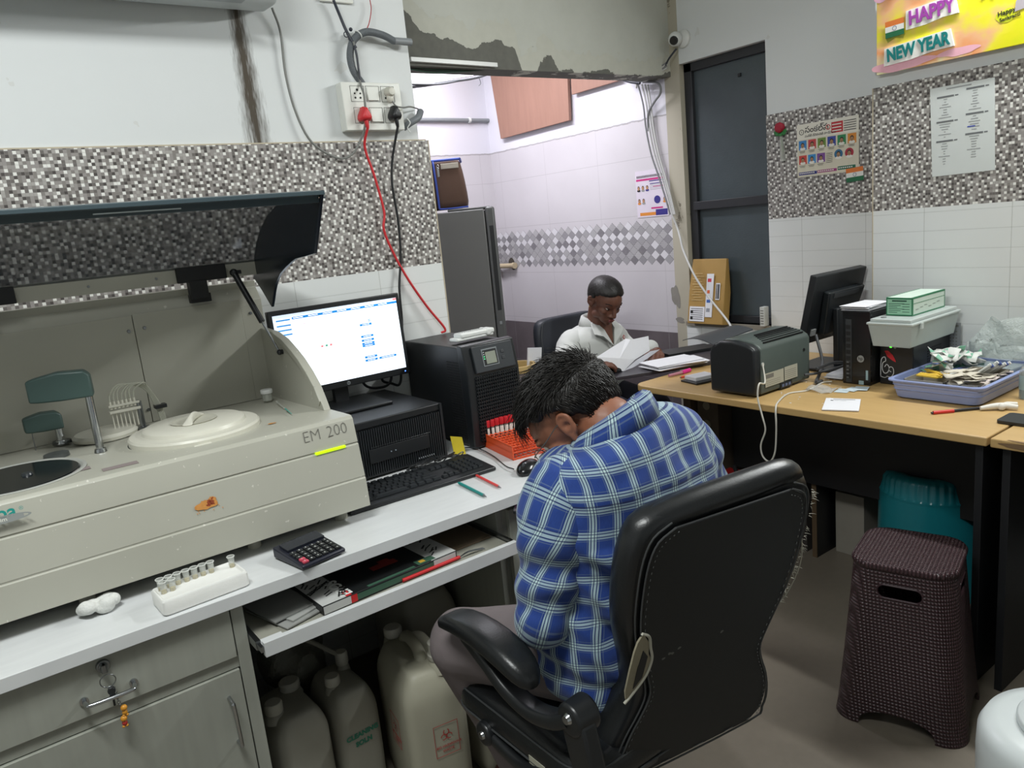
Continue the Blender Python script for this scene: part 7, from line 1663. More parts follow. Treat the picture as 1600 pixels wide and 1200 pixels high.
# top roll
b = B(); tube(b, [BP(-.178, -.055, -.032), BP(-.158, -.030, -.030), BP(-.08, -.018, -.028), BP(.05, -.012, -.028), BP(.150, -.012, -.030), BP(.184, -.040, -.032)], [.018, .026, .029, .029, .027, .020], 20); obj('top_roll', b, LEA, back)
for k, w_ in ((.012, .005), (.021, .0095)):
    b = B(); pl = [BP(u, v, w_) for u, v in inset(k)]; tube(b, pl, .0017, 6, sm=3); obj('seam_piping', b, LES, back)
# stitches
b = B(); pl = smooth_pts([BP(u, v, .0105) for u, v in inset(.030)], 8)
for i in range(0, len(pl)-1, 2): cyl(b, pl[i], pl[i].lerp(pl[i+1], .6), .0009, seg=5)
obj('stitching', b, mat('stitch_grey', '#6e7070', .7), back)
# torn patch on the left and frayed right edge
TF = mat('torn_foam', '#8d8672', .9, bump=.6, bs=200); TW_ = mat('torn_lining', '#b5b3a6', .9)
b = B(); tear = [(-.186, -.240), (-.176, -.225), (-.160, -.250), (-.158, -.275), (-.150, -.292), (-.160, -.325), (-.182, -.352), (-.196, -.365), (-.200, -.345), (-.196, -.30), (-.191, -.26)]
prism(b, [BP(u, v, .0085) for u, v in tear], cn*.004); obj('torn_foam', b, TF, back)
b = B(); tube(b, [BP(u, v, .013) for u, v in [(-.180, -.222), (-.163, -.235), (-.156, -.262), (-.149, -.292), (-.158, -.325), (-.185, -.358), (-.199, -.372)]], .0028, 7); obj('torn_lining', b, TW_, back)
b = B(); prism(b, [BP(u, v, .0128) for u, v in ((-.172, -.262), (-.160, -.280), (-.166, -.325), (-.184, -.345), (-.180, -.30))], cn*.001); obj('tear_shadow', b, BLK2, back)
b = B(); rnd = random.Random(4)
for i in range(80):
    v = rnd.uniform(-.235, -.04) if i < 64 else rnd.uniform(-.30, -.24); k = [w_ for vv, w_, _ in half]
    j = next(q for q in range(len(half)-1) if half[q][0] >= v >= half[q+1][0]); f = (v-half[j][0])/(half[j+1][0]-half[j][0]); u = half[j][1]+(half[j+1][1]-half[j][1])*f
    strand(b, BP(u-.002, v, .003), cu_*rnd.uniform(.4, 1)+cv_*rnd.uniform(-1, .3)+cn*rnd.uniform(-.3, .6), cv_, rnd.uniform(.005, .016), .0009, .6)
obj('frayed_lining', b, TW_, back)
b = B(); tube(b, [BP(.196, -.15, .006), BP(.205, -.20, .008), BP(.200, -.25, .006), BP(.175, -.285, .008), BP(.150, -.295, .004)], .0011, 6); obj('loose_thread', b, TW_, back)
for (u, v) in ((-.118, -.306), (-.105, -.300), (-.098, -.302), (-.083, -.296), (.02, -.30)):
    b = B(); blob(b, place(BP(u, v, .0096), cu_, cv_), 0, 0, .004, .003, int(u*999)+3, 0, .0004, 10)
    obj('scuff_mark', b, mat('scuff_grey', '#63655f', .8), back, smooth=False)
# seat
b = B()
def seat_ring(z, g): return [V(x, y, z+.012*((y-1.18)/.25)**2*0) for x, y in rrect(.525-g, .46-g, .07, 6, 1.010, 1.165)]
loft(b, [seat_ring(.375, .05), seat_ring(.387, .01), seat_ring(.415, -.005), seat_ring(.445, 0), seat_ring(.462, .02), seat_ring(.468, .07)]); se = obj('seat', b, LEA, t, angle=60)
for z, g in ((.405, -.004), (.452, .004)):
    b = B(); rg = seat_ring(z, g); tube(b, rg+[rg[0]], .0022, 6, sm=1); obj('seat_piping', b, LES, se)
# armrests
for sx in (-1, 1):
    X = lambda x: 1.03+sx*x-(.085 if sx > 0 else 0)
    a = thing_child('armrest', CH)
    b = B(); sec = []
    for (y, z, w_, h_) in ((1.335, .628, .016, .008), (1.325, .636, .030, .014), (1.27, .655, .036, .020), (1.18, .660, .038, .022), (1.10, .650, .038, .024), (1.055, .634, .034, .022), (1.035, .622, .022, .016), (1.027, .616, .010, .008)):
        sec.append([V(X(.305)+px, y, z+pz) for px, pz in rrect(2*w_, 2*h_, min(w_, h_)*.85, 5)])
    loft(b, sec); obj('arm_pad', b, LEA, a, sub=1)
    b = B()
    def bar(pts):
        P_ = smooth_pts([V(X(x), y, z) for x, y, z in pts], 6); sec = []
        for i, p in enumerate(P_):
            d = (P_[min(i+1, len(P_)-1)]-P_[max(i-1, 0)]).normalized(); n_ = V(0, -d.z, d.y).normalized(); sec.append([p+V(px, 0, 0)+n_*pz for px, pz in rrect(.042, .030, .010, 4)])
        loft(b, sec)
    bar([(.305, 1.24, .632), (.303, 1.18, .600), (.300, 1.12, .563), (.297, 1.05, .548), (.294, .985, .562), (.290, .945, .585)])
    obj('arm_bracket', b, ABLK, a, angle=60)
    b = B(); hx0 = .258 if sx < 0 else .225; cyl(b, V(X(hx0), .935, .590), V(X(hx0+.05), .935, .590), .034, .031, 28); sx > 0 or prism(b, [V(X(.27), .935+.033, .59), V(X(.27), .905+.033, .47), V(X(.27), .905-.03, .465), V(X(.27), .935-.033, .59)], (sx*.034, 0, 0)); hb = obj('hinge_hub', b, ABLK, a, bev=.006)
    b = B(); cyl(b, V(X(hx0+.05), .935, .595), V(X(hx0+.056), .935, .595), .011, .008, 20); obj('bolt', b, CHROME, hb)
    b = B(); P_ = [(.27, .905, .475), (.275, .98, .42), (.275, 1.06, .395), (.272, 1.14, .372), (.272, 1.25, .385)]; bar(P_); obj('lower_bracket', b, ABLK, a, angle=60)
    b = B(); cyl(b, V(X(.28), 1.25, .388), V(X(.298), 1.25, .388), .028, .026, 24); hb = obj('hinge_hub', b, ABLK, a, bev=.005)
    b = B(); cyl(b, V(X(.298), 1.25, .388), V(X(.303), 1.25, .388), .010, .008, 18); obj('bolt', b, CHROME, hb)
b = B(); box(b, .744, .747, 1.05, 1.10, .40, .418, 0); obj('peeled_label', b, mat('tape_cream', '#a7a594', .7), t)
# gas column and star base on castors
b = B(); cyl(b, (1.03, 1.15, .11), (1.03, 1.15, .30), .028, .024, 24); cyl(b, (1.03, 1.15, .28), (1.03, 1.15, .37), .017, .017, 20); obj('gas_column', b, BLK, t)
b = B(); box(b, .93, 1.13, 1.04, 1.26, .355, .378); obj('seat_plate', b, BLK, t, bev=.004)
b = B(); cyl(b, (1.03, 1.15, .085), (1.03, 1.15, .13), .045, .038, 24)
cast = []
for k in range(5):
    a = math.radians(90+72*k+18); d = V(math.cos(a), math.sin(a), 0); p = V(1.03, 1.15, .105)
    sec = []
    for r_, w_, h_, z in ((.02, .026, .016, .108), (.15, .021, .013, .098), (.285, .016, .010, .082)):
        n_ = V(-d.y, d.x, 0); sec.append([p+d*r_+n_*px+V(0, 0, z-.105+pz) for px, pz in rrect(2*w_, 2*h_, .007, 3)])
    loft(b, sec); cast.append((p+d*.275, d))
obj('star_base', b, ABLK, t, angle=60)
for p, d in cast:
    n_ = V(-d.y, d.x, 0); b = B()
    for s_ in (-1, 1): cyl(b, V(p.x, p.y, .027)+n_*(s_*.008), V(p.x, p.y, .027)+n_*(s_*.024), .0265, .0255, 24)
    cyl(b, V(p.x, p.y, .03), V(p.x, p.y, .078), .009, seg=12); obj('castor', b, BLK, t)
b = B(); tube(b, [(1.14, 1.10, .35), (1.25, 1.06, .345), (1.33, 1.05, .34)], .006, 10); obj('height_lever', b, CHROME, t)
# ---------------------------------------------------------------- seated man
def skin_mat(name, a, b_):
    t = NT(name); c = t.coord(); n = t.noise(c, 25, 5, .6); t.base(t.mix(n, hx(a), hx(b_))); t.P(Roughness=.5); t.b.inputs['Subsurface Weight'].default_value = .08; t.b.inputs['Subsurface Radius'].default_value = (.01, .004, .002)
    t.bump(t.noise(c, 300, 3), .08, .001); return t.m
SKM = skin_mat('skin_man', '#7d4f3b', '#946149'); HAIRM = mat('black_hair', '#16120f', .5, var=.35, vs=60)
def plaid():
    t = NT('plaid_cloth'); uv = t.n('UVMap'); x, y, _z = t.sep(uv.outputs[0])
    def stripes(s, P_, ph=0):
        f = t.math('FRACT', t.math('DIVIDE', t.math('ADD', s, 5+ph), P_))
        # R white amount, G navy amount
        return t.ramp(f, [(0, (0, 0, 0)), (.46, (.22, .35, 0)), (.49, (.0, .2, 0)), (.535, (.72, 0, 0)), (.595, (0, 1, 0)), (.635, (.85, 0, 0)), (.725, (0, 1, 0)), (.765, (.72, 0, 0)), (.83, (0, .6, 0)), (.87, (0, 0, 0)), (.91, (.22, .3, 0)), (.94, (0, 0, 0)), (1, (0, 0, 0))], 'CONSTANT')
    a = t.sep(stripes(x, .046)); b_ = t.sep(stripes(y, .046, .02))
    def inv(v): return t.math('SUBTRACT', 1, v)
    w = inv(t.math('MULTIPLY', inv(t.math('MULTIPLY', a[0], .74)), inv(t.math('MULTIPLY', b_[0], .62))))
    nv_ = t.math('MAXIMUM', a[1], t.math('MULTIPLY', b_[1], .85))
    oc = t.coord(); th = t.noise(t.vscale(uv.outputs[0], 900, 120, 1), 1, 2); base = t.mix(th, hx('#102f74'), hx('#193f8c'))
    base = t.mix(t.math('MULTIPLY', t.math('LESS_THAN', t.math('ABSOLUTE', t.math('SUBTRACT', y, .497)), .0022), .9), base, hx('#0f1f4c')); c1 = t.mix(w, base, hx('#c3dcd8')); c1 = t.mix(t.math('MULTIPLY', t.math('MAXIMUM', nv_, t.math('LESS_THAN', t.math('ABSOLUTE', t.math('SUBTRACT', y, .497)), .0018)), .82), c1, hx('#0f1f4c'))
    t.base(c1); t.P(Roughness=.85); t.b.inputs['Sheen Weight'].default_value = .15
    t.bump(t.noise(oc, 420, 2), .12, .0008); return t.m
PLAID = plaid()
t = thing('person', 'man in a blue checked shirt sitting bowed over the counter in the black office chair', 'person', (1.03, 1.15, 0)); MAN = t
hc = V(.990, 1.156, 1.036)
HM = Matrix.Translation(hc) @ Matrix.Rotation(math.radians(31), 4, 'Z') @ Matrix.Rotation(math.radians(-46), 4, 'X') @ Matrix.Rotation(math.radians(4), 4, 'Y')
b = B(); head_shapes(b, HM, 1.0)
limb(b, [V(1.018, 1.07, .99), V(1.010, 1.085, 1.035), HM @ V(0, -.035, -.02)], [.066, .060, .056])
limb(b, [V(1.02, 1.08, .90), V(1.02, 1.07, 1.0)], [.12, .075])
limb(b, [V(1.03, 1.12, .53), V(1.03, 1.09, .70), V(1.02, 1.08, .88)], [.13, .105, .115])
for sx, sh in ((-1, V(.88, 1.075, .92)), (1, V(1.19, 1.065, .94))):
    el = V(.815, 1.09, .70) if sx < 0 else V(1.285, 1.09, .71); wr = V(1.00, 1.27, .62) if sx < 0 else V(1.13, 1.29, .625)
    limb(b, [V(1.02+sx*.08, 1.08, .93), sh, el, el.lerp(wr, .5), wr], [.07, .052, .042, .038, .027])
    hand(b, wr, (V(1.06, 1.37, .60)-wr), (0, -.1, 1), -1 if sx > 0 else 1, .55)
for kx, hx_, fx_, fy_ in ((.785, .94, .93, 1.36), (1.23, 1.12, 1.19, 1.38)):
    limb(b, [V(hx_, 1.10, .52), V(kx, 1.375, .535), V(fx_, fy_, .10)], [.075, .05, .035])
    limb(b, [V(fx_, fy_-.02, .045), V(fx_+.0, fy_+.11, .035)], [.036, .028])
bd = remesh_obj('body', b, SKM, t, .0036, 5)
# eyes, brows, glasses
def face_bits(par, HM, s, iris='#2a1a12', brow=True, br=.0005):
    for sx in (-1, 1):
        b = B(); ball(b, HM @ (V(sx*.031, .069, .008)*s), .0125*s, u=20, v=14); ey = obj('eye', b, mat('eye_white', '#c9c1b8', .25), par)
        b = B(); ball(b, HM @ (V(sx*.031, .0775, .003)*s), .0062*s); obj('iris', b, mat('iris_'+iris[1:], iris, .2), ey)
    if brow:
        b = B(); rnd = random.Random(1)
        for sx in (-1, 1):
            for k in range(70):
                u = k/70; p = HM @ (V(sx*(.014+.036*u), .087-.020*u*u, .027+.007*math.sin(u*2.6)+rnd.uniform(-.002, .002))*s)
                strand(b, p, HM.to_3x3() @ V(sx*1, .3, .25), HM.to_3x3() @ V(0, 0, 1), .008*s, br*s, .5, n=2)
        obj('eyebrows', b, HAIRM, par)
face_bits(t, HM, 1.0)
b = B(); ball(b, HM @ V(0, .0935, -.0545), (.021, .006, .0042), HM.to_3x3()); ball(b, HM @ V(0, .0915, -.0635), (.018, .006, .0052), HM.to_3x3()); obj('lips', b, mat('lips_man', '#5c3530', .45), t)
# hair: cap and combed strands
def hair_region(d, fem=False):
    """d direction on the skull in head space"""
    x, y, z = d
    if fem: return z > .30 or (y < .25 and z > -.25) or y < -.3
    return z > .46+.10*abs(x) if y > .55 else (z > .06+.5*max(0, y) if y > -.12 else z > (-.02 if y > -.25 else (-.25 if y > -.4 else -.60)))
def skull(d, k=1.0): return V(d.x*.0775*k, -.012+d.y*.098*k, .040+d.z*(.082 if d.z > 0 else .090)*k)
def fib(n):
    for i in range(n):
        z = 1-2*(i+.5)/n; r_ = math.sqrt(1-z*z); a = i*2.399963; yield V(r_*math.cos(a), r_*math.sin(a), z)
b = B(); R3 = HM.to_3x3()
for d in fib(420):
    if hair_region(d): ball(b, HM @ skull(d, .985), .0165, u=8, v=6)
hr = remesh_obj('hair', b, HAIRM, t, .005, 3)
dm = hr.modifiers
b = B(); rnd = random.Random(5)
for d in fib(6500):
    if not hair_region(d): continue
    p = skull(d, 1.18); n_ = d.normalized(); flow = V(.25*d.x+.25*math.sin(d.y*5), .9*(1 if d.z > .2 else .1), -.15) if d.z > .05 else V(d.x*.2, -.25, -1)
    f = (flow-n_*flow.dot(n_)); f = f.normalized() if f.length > .05 else V(0, 1, 0)
    lift = .8 if d.z > .3 else .5
    dir_ = (f+n_*lift*rnd.uniform(.6, 1.4)+V(rnd.uniform(-.45, .45), rnd.uniform(-.4, .4), rnd.uniform(-.3, .3)))
    L_ = (.036 if d.z > .25 else .015)*rnd.uniform(.6, 1.25)*(1.5 if (d.y > .55 and d.z > .3) else 1)
    strand(b, HM @ (p*.985+V(0, 0, .0)), R3 @ dir_, R3 @ n_, L_, .0015, 1.0, n=3)
obj('hair_strands', b, HAIRM, hr)
# stubble
b = B()
for d in fib(9000):
    if -.95 < d.z < -.18 and d.y > .05 and (d.z < -.42 or abs(d.x) > .45) and rnd.random() < .5:
        p = V(d.x*.062, .022+d.y*.070, -.028+d.z*.074); strand(b, HM @ p, R3 @ (d+V(0, .2, -.6)), R3 @ d, .006, .0004, .3, n=1)
obj('beard_stubble', b, HAIRM, t)
# glasses
GF = mat('thin_gold_frame', '#8d857a', .25, .9); g = thing_child('glasses', t)
for sx in (-1, 1):
    b = B(); c = V(sx*.032, .098, .004); pts = [HM @ (c+V(.023*math.cos(a), 0, .017*math.sin(a))) for a in [2*PI*i/24 for i in range(25)]]; tube(b, pts, .0009, 6, sm=1); obj('rim', b, GF, g)
    b = B(); f = b.faces.new([b.verts.new(HM @ (c+V(.022*math.cos(a), 0, .016*math.sin(a)))) for a in [2*PI*i/24 for i in range(24)]]); obj('lens', b, mat('spectacle_glass', '#dfe5e8', .05, alpha=.15), g, solid=.001)
    b = B(); tube(b, [HM @ V(sx*.055, .097, .008), HM @ V(sx*.072, .088, .010), HM @ V(sx*.079, .04, .012), HM @ V(sx*.080, .0, .016), HM @ V(sx*.082, -.022, .004), HM @ V(sx*.080, -.030, -.014)], .0011, 7); obj('temple', b, GF, g)
b = B(); tube(b, [HM @ V(-.009, .098, .008), HM @ V(0, .101, .011), HM @ V(.009, .098, .008)], .0009, 6); obj('bridge', b, GF, g)
# trousers
TRS = mat('grey_brown_cotton', '#6e6566', .9, bump=.3, bs=350, bd=.0008); b = B()
for kx, hx_, fx_, fy_ in ((.785, .94, .93, 1.36), (1.23, 1.12, 1.19, 1.38)):
    limb(b, [V(hx_, 1.08, .545), V(hx_*.4+kx*.6, 1.26, .545), V(kx, 1.375, .530)], [.098, .090, .078]); limb(b, [V(kx, 1.375, .525), V(kx*.5+fx_*.5, 1.39, .32), V(fx_, fy_, .09)], [.076, .062, .055])
limb(b, [V(.95, 1.09, .55), V(1.11, 1.09, .55)], [.11, .11]); 
for v in b.verts: v.co += noise.noise_vector(v.co*13)*.006
remesh_obj('trousers', b, TRS, t, .007, 5)
for fx_, fy_ in ((.93, 1.36), (1.19, 1.38)):
    b = B(); limb(b, [V(fx_, fy_-.03, .045), V(fx_, fy_+.04, .05), V(fx_+.0, fy_+.125, .040)], [.043, .043, .036]); 
    for v in b.verts: v.co.z = max(v.co.z, .004)
    remesh_obj('shoe', b, mat('brown_shoe', '#4a2a26', .45), t, .006, 3)
# shirt
sh = thing_child('shirt', t)
spec = [(1.035, 1.115, .445, .150, .115, 0, 0, 0), (1.035, 1.11, .50, .205, .140, 0, 0, 0), (1.035, 1.105, .57, .225, .150, 0, 0, 0), (1.03, 1.09, .65, .215, .142, 0, 0, 0), (1.03, 1.08, .73, .203, .138, 0, 0, 0), (1.025, 1.072, .80, .205, .138, 0, 0, 0), (1.025, 1.068, .87, .208, .138, 0, 0, 0),
        (1.03, 1.066, .93, .212, .132, 0, 0, 0), (1.03, 1.068, .975, .205, .120, 0, 0, 0), (1.030, 1.068, 1.008, .180, .104, 0, -.06, -.05), (1.032, 1.070, 1.030, .130, .088, 0, -.18, -.14), (1.026, 1.074, 1.040, .082, .074, 0, -.32, -.24)]
def folds(p):
    return .8*max(0, math.sin((p.z*1.0-.9*abs(p.x-1.02))*75+3*noise.noise(p*6)))*math.exp(-((p.z-.70)/.12)**2)*.8+.9*math.exp(-((p.x-.90)/.05)**2)*math.sin((p.z-.55+1.2*(p.x-.9))*55)*(p.z < .85)+.5*math.sin(p.x*60+p.z*22)*(.3+.7*(p.z < .8))*.6
b = B(); cloth_tube(b, spec, 110, 8, -PI/2, .0075, 3, 0.0, folds, lambda v: .024 if v > .50 else 0); obj('torso_cloth', b, PLAID, sh, angle=180, sub=1)
def frame_tilt(d):
    d = Vector(d).normalized(); e = d.to_track_quat('Z', 'Y').to_euler(); return e
def sleeve(bm, pts, rs, seed, n=64, sub=8, wr=.0085):
    P_ = smooth_pts(pts, sub); N = len(P_); rings, uvs = [], []; x, y = frame_of(P_[1]-P_[0]); v = .013
    for i, p in enumerate(P_):
        d = (P_[min(i+1, N-1)]-P_[max(i-1, 0)]).normalized(); x = (x-d*x.dot(d)).normalized(); y = d.cross(x)
        t_ = i/(N-1)*(len(rs)-1); k = min(int(t_), len(rs)-2); r_ = rs[k]+(rs[k+1]-rs[k])*(t_-k)
        if i: v -= (p-P_[i-1]).length
        ring, uv = [], []
        for j in range(n+1):
            a = 2*PI*j/n; q = p+(x*math.cos(a)+y*math.sin(a))*r_
            w = noise.noise(V(q.x*9+seed, q.y*9, q.z*20))+.7*math.sin(v*70+2.2*math.sin(a+seed)+3*noise.noise(q*9))*(.25+.75*(abs(i/N-.55) < .28))*.7
            q = q+(q-p).normalized()*wr*w
            if j < n: ring.append(q)
            uv.append((r_*a, v))
        rings.append(ring); uvs.append(uv)
    loft(bm, rings, uvs, cap=True)
b = B(); sleeve(b, [V(.93, 1.07, .958), V(.886, 1.072, .938), V(.848, 1.075, .885), V(.832, 1.08, .80), V(.815, 1.085, .725), V(.815, 1.10, .690), V(.87, 1.17, .655), V(.94, 1.225, .64), V(.98, 1.255, .625)], [.055, .078, .077, .066, .061, .060, .056, .046, .040], 1); obj('sleeve', b, PLAID, sh, angle=180, sub=1)
b = B(); sleeve(b, [V(1.13, 1.07, .965), V(1.19, 1.068, .950), V(1.232, 1.07, .89), V(1.262, 1.08, .80), V(1.272, 1.09, .72), V(1.255, 1.13, .69), V(1.19, 1.21, .655), V(1.14, 1.28, .63)], [.055, .072, .072, .062, .058, .056, .046, .040], 2); obj('sleeve', b, PLAID, sh, angle=180, sub=1)
# collar: standing band folded over
b = B(); N_ = 60; rr0, rr1, rr2 = [], [], []; uvs = [[], [], [], []]; rings = [[], [], [], []]
cc_ = V(1.014, 1.080, 0)
for j in range(N_+1):
    a = PI/2+.42+(2*PI-.84)*j/N_; ca, sa = math.cos(a), math.sin(a); fr_ = max(0, sa); back_ = max(0, -sa)
    base = V(cc_.x+.078*ca, cc_.y+.074*sa, 1.024-.040*sa+.022*ca-.012*fr_)
    top = base+V(-.006*ca, -.004*sa+.006, .034); fold = top+V(.010*ca, .010*sa-.002, -.004); tip = base+V(.024*ca, .022*sa, -.012-.030*fr_**2)
    for k, p in enumerate((base, top, fold, tip)): rings[k].append(p); uvs[k].append((.08*a, 1.0+.02*k))
vv = [[b.verts.new(p) for p in r] for r in rings]; uvl = b.loops.layers.uv.verify()
for k in range(3):
    for j in range(N_):
        f = b.faces.new((vv[k][j], vv[k][j+1], vv[k+1][j+1], vv[k+1][j]))
        for l, q in zip(f.loops, (uvs[k][j], uvs[k][j+1], uvs[k+1][j+1], uvs[k+1][j])): l[uvl].uv = q
obj('collar', b, PLAID, sh, angle=180, solid=.003)
# yoke seam and sleeve seam as narrow felled ridges
# phone he holds near the counter edge
D.objects.remove(D.objects['mobile_phone'])
a = [PZ(796, 788, .70), PZ(822, 812, .70)]
t = thing('mobile_phone', 'black phone with a lit reddish screen held at the counter edge beside the man\'s sleeve', 'phone', (.955, 1.46, .69)); M_ = Matrix.Translation((.955, 1.455, .69)) @ Matrix.Rotation(math.radians(-30), 4, 'Z') @ Matrix.Rotation(math.radians(18), 4, 'X')
# phone body: pixel checked position beyond the tray
ph = PZ(812, 796, .705)
b = B(); Mh = Matrix.Translation((ph.x+.028, ph.y-.0, .705)) @ Matrix.Rotation(math.radians(-38), 4, 'Z') @ Matrix.Rotation(math.radians(-8), 4, 'X'); loft(b, [[Mh @ V(x, y, z) for x, y in rrect(.075, .155, .010, 5)] for z in (0, .008)]); pb_ = obj('body', b, BLK, t, bev=.001)
b = B(); loft(b, [[Mh @ V(x, y, z) for x, y in rrect(.068, .145, .007, 5)] for z in (.008, .0086)]); obj('screen', b, mat('phone_screen', '#2e232b', .15, emit='#3a2a34', es=.4), t)
b = B(); rects(b, Mh, [(-.02, .004, .04+.012*k, .042+.012*k, 0) for k in range(2)]+[(-.028, -.022, .05, .056, 0)], lift=.0087); obj('screen_text', b, mat('screen_pink_text', '#b98a96', .3, emit='#b98a96', es=.5), t, smooth=False)
# ---------------------------------------------------------------- woman in a white coat
SKW = skin_mat('skin_woman', '#5d3a2c', '#704838')
t = thing('person', 'woman in a white coat reading papers at the black table in the back room doorway', 'person', (2.58, 2.80, 0)); WO = t
wc = V(2.545, 2.700, 1.030)
WM = Matrix.Translation(wc) @ Matrix.Rotation(math.radians(173), 4, 'Z') @ Matrix.Rotation(math.radians(-30), 4, 'X') @ Matrix.Rotation(math.radians(-5), 4, 'Y'); WR3 = WM.to_3x3(); s = .93
b = B(); head_shapes(b, WM, s, True)
limb(b, [V(2.565, 2.81, .84), V(2.562, 2.785, .90), WM @ V(0, -.028, -.03)], [.070, .056, .050])
limb(b, [V(2.57, 2.84, .56), V(2.57, 2.83, .72), V(2.57, 2.82, .80)], [.105, .09, .095])
limb(b, [V(2.43, 2.82, .815), V(2.57, 2.82, .845), V(2.71, 2.82, .815)], [.045, .05, .045])
hR, hL = PY(944, 578, 2.36), PY(1003, 570, 2.36)
hR = V(hR.x-.02, 2.40, .800); hL = V(hL.x+.045, 2.40, .800)
elR, elL = V(2.30, 2.70, .715), V(2.72, 2.66, .70)
WRr, WRl = PY(921, 572, 2.37), PY(1027, 556, 2.40); WRr.z = max(WRr.z, .797); WRl.z = max(WRl.z, .80)
limb(b, [V(2.43, 2.82, .815), elR, WRr], [.042, .034, .024]); limb(b, [V(2.71, 2.82, .815), elL, WRl], [.042, .034, .024])
for q, p in ((-1, V(2.47, 2.52, .50)), (1, V(2.67, 2.52, .50))): limb(b, [V(2.57+.08*q, 2.84, .52), p, V(p.x, 2.55, .08)], [.08, .055, .04]); limb(b, [V(p.x, 2.55, .04), V(p.x, 2.42, .035)], [.035, .027])
hand(b, WRr, V(.95, -.30, .0), V(-.1, -.3, 1), -1, .6, .92); hand(b, WRl, V(-.75, -.65, -.02), V(.1, -.3, 1), 1, .6, .92)
remesh_obj('body', b, SKW, t, .004, 4)
face_bits(t, WM, s, br=.0010)
b = B()
for sx in (-1, 1): ball(b, WM @ (V(sx*.031, .0725, .0125)*s), (.0140*s, .0120*s, .0100*s), WR3)
obj('eyelids', b, mat('eyelid_brown', '#4c2e24', .5), t)
b = B(); ball(b, WM @ (V(0, .0955, -.0545)*s), (.019, .006, .0038), WR3); ball(b, WM @ (V(0, .0935, -.0635)*s), (.016, .006, .005), WR3); obj('lips', b, mat('lips_woman', '#7a3f3d', .4), t)
b = B(); ball(b, WM @ (V(0, .094, .030)*s), .0022); obj('bindi', b, mat('bindi_dark', '#3a1418', .5), t)
b = B()
for sx in (-1, 1): ball(b, WM @ (V(sx*.083, -.008, -.030)*s), .0032)
obj('ear_studs', b, mat('gold_stud', '#c9a862', .3, .8), t)
b = B()
for d in fib(520):
    if (d.y > .35 and d.z > .56-.30*abs(d.x)) or (.05 < d.y <= .35 and d.z > .0+.5*d.y) or (d.y <= .05 and d.z > -.30) or (d.y < -.18 and d.z > -.85):
        ball(b, WM @ (skull(d, 1.0)*s), .0115*s, u=8, v=6)
hw = remesh_obj('hair', b, HAIRM, t, .0045, 4)
ct_shift = .022
b = B(); rnd = random.Random(8)
for d in fib(1500):
    if (d.z > .62) or (d.y < .1 and d.z > -.1):
        p = skull(d, 1.10)*s; n_ = d.normalized(); fl = V(-d.x*.2, -1, -.35); f = (fl-n_*fl.dot(n_)).normalized(); strand(b, WM @ p, WR3 @ (f+n_*.05), WR3 @ n_, .045, .0007, .35, n=3)
obj('hair_strands', b, HAIRM, hw)
# white coat
COAT = mat('white_coat_cloth', '#cbcdc9', .85, bump=.2, bs=350, bd=.0006, var=.03); ct = thing_child('white_coat', t); ct.location.z = .022
spec = [(2.57, 2.845, .46, .165, .125, 0, 0, 0), (2.57, 2.84, .56, .160, .120, 0, 0, 0), (2.57, 2.835, .66, .165, .115, 0, 0, 0), (2.57, 2.825, .75, .182, .118, 0, 0, 0), (2.57, 2.82, .81, .192, .108, 0, 0, 0), (2.57, 2.818, .85, .175, .092, 0, 0, 0), (2.57, 2.815, .878, .125, .078, 0, 0, 0), (2.568, 2.805, .896, .070, .060, 0, 0, 0)]
b = B(); cloth_tube(b, spec, 80, 7, -PI/2, .004, 11); obj('torso_cloth', b, COAT, ct, angle=180, sub=1)
b = B(); sleeve(b, [V(2.46, 2.82, .835), V(2.415, 2.818, .82), V(2.37, 2.80, .78), V(2.32, 2.74, .735), V(2.30, 2.66, .730), V(2.26, 2.56, .76)+V(0, 0, .01), WRr.lerp(elR, .25)+V(0, .01, .012)], [.05, .064, .062, .056, .056, .050, .044], 5, 44, 6, .005); obj('sleeve', b, COAT, ct, angle=180)
b = B(); sleeve(b, [V(2.67, 2.82, .835), V(2.705, 2.818, .82), V(2.73, 2.80, .78), V(2.735, 2.74, .73), V(2.72, 2.66, .72), V(2.68, 2.57, .745), WRl.lerp(elL, .25)+V(0, .01, .012)], [.05, .058, .054, .050, .050, .045, .040], 6, 44, 6, .005); obj('sleeve', b, COAT, ct, angle=180)
# open collar: skin V, lapels and inner collar
b = B(); prism(b, [V(2.57-.040, 2.738, .895), V(2.57+.040, 2.738, .895), V(2.573, 2.700, .790)], (0, -.010, .002)); obj('neck_opening', b, SKW, ct)
for sx in (-1, 1):
    b = B(); pts = [V(2.57+sx*.052, 2.775, .918), V(2.57+sx*.080, 2.75, .895), V(2.57+sx*.096, 2.712, .855), V(2.57+sx*.060, 2.692, .840), V(2.574, 2.689, .782), V(2.57+sx*.034, 2.712, .868), V(2.57+sx*.045, 2.755, .905)]
    prism(b, pts, (0, -.006, .003)); obj('lapel', b, COAT, ct, bev=.0015)
b = B(); rg = [V(2.568+.064*math.cos(a), 2.800+.056*math.sin(a), .903+.012*math.sin(a)) for a in [-.9+(PI+1.8)*k/20 for k in range(21)]]; 
rows = [[], [], [], []]
for k in range(33):
    a = -PI/2+.75+(2*PI-1.5)*k/32; ca, sa = math.cos(a), math.sin(a); base = V(2.568+.070*ca, 2.800+.060*sa, .893+.010*sa); fr_ = max(0, -sa)
    for r_, dz, q_ in ((1.0, 0, 0), (.90, .040-.016*fr_, 1), (1.05, .036-.016*fr_, 2), (1.30, -.004-.010*fr_, 3)): rows[q_].append(V(2.568+.070*r_*ca, 2.800+.060*r_*sa, base.z+dz))
vv = [[b.verts.new(p) for p in r] for r in rows]
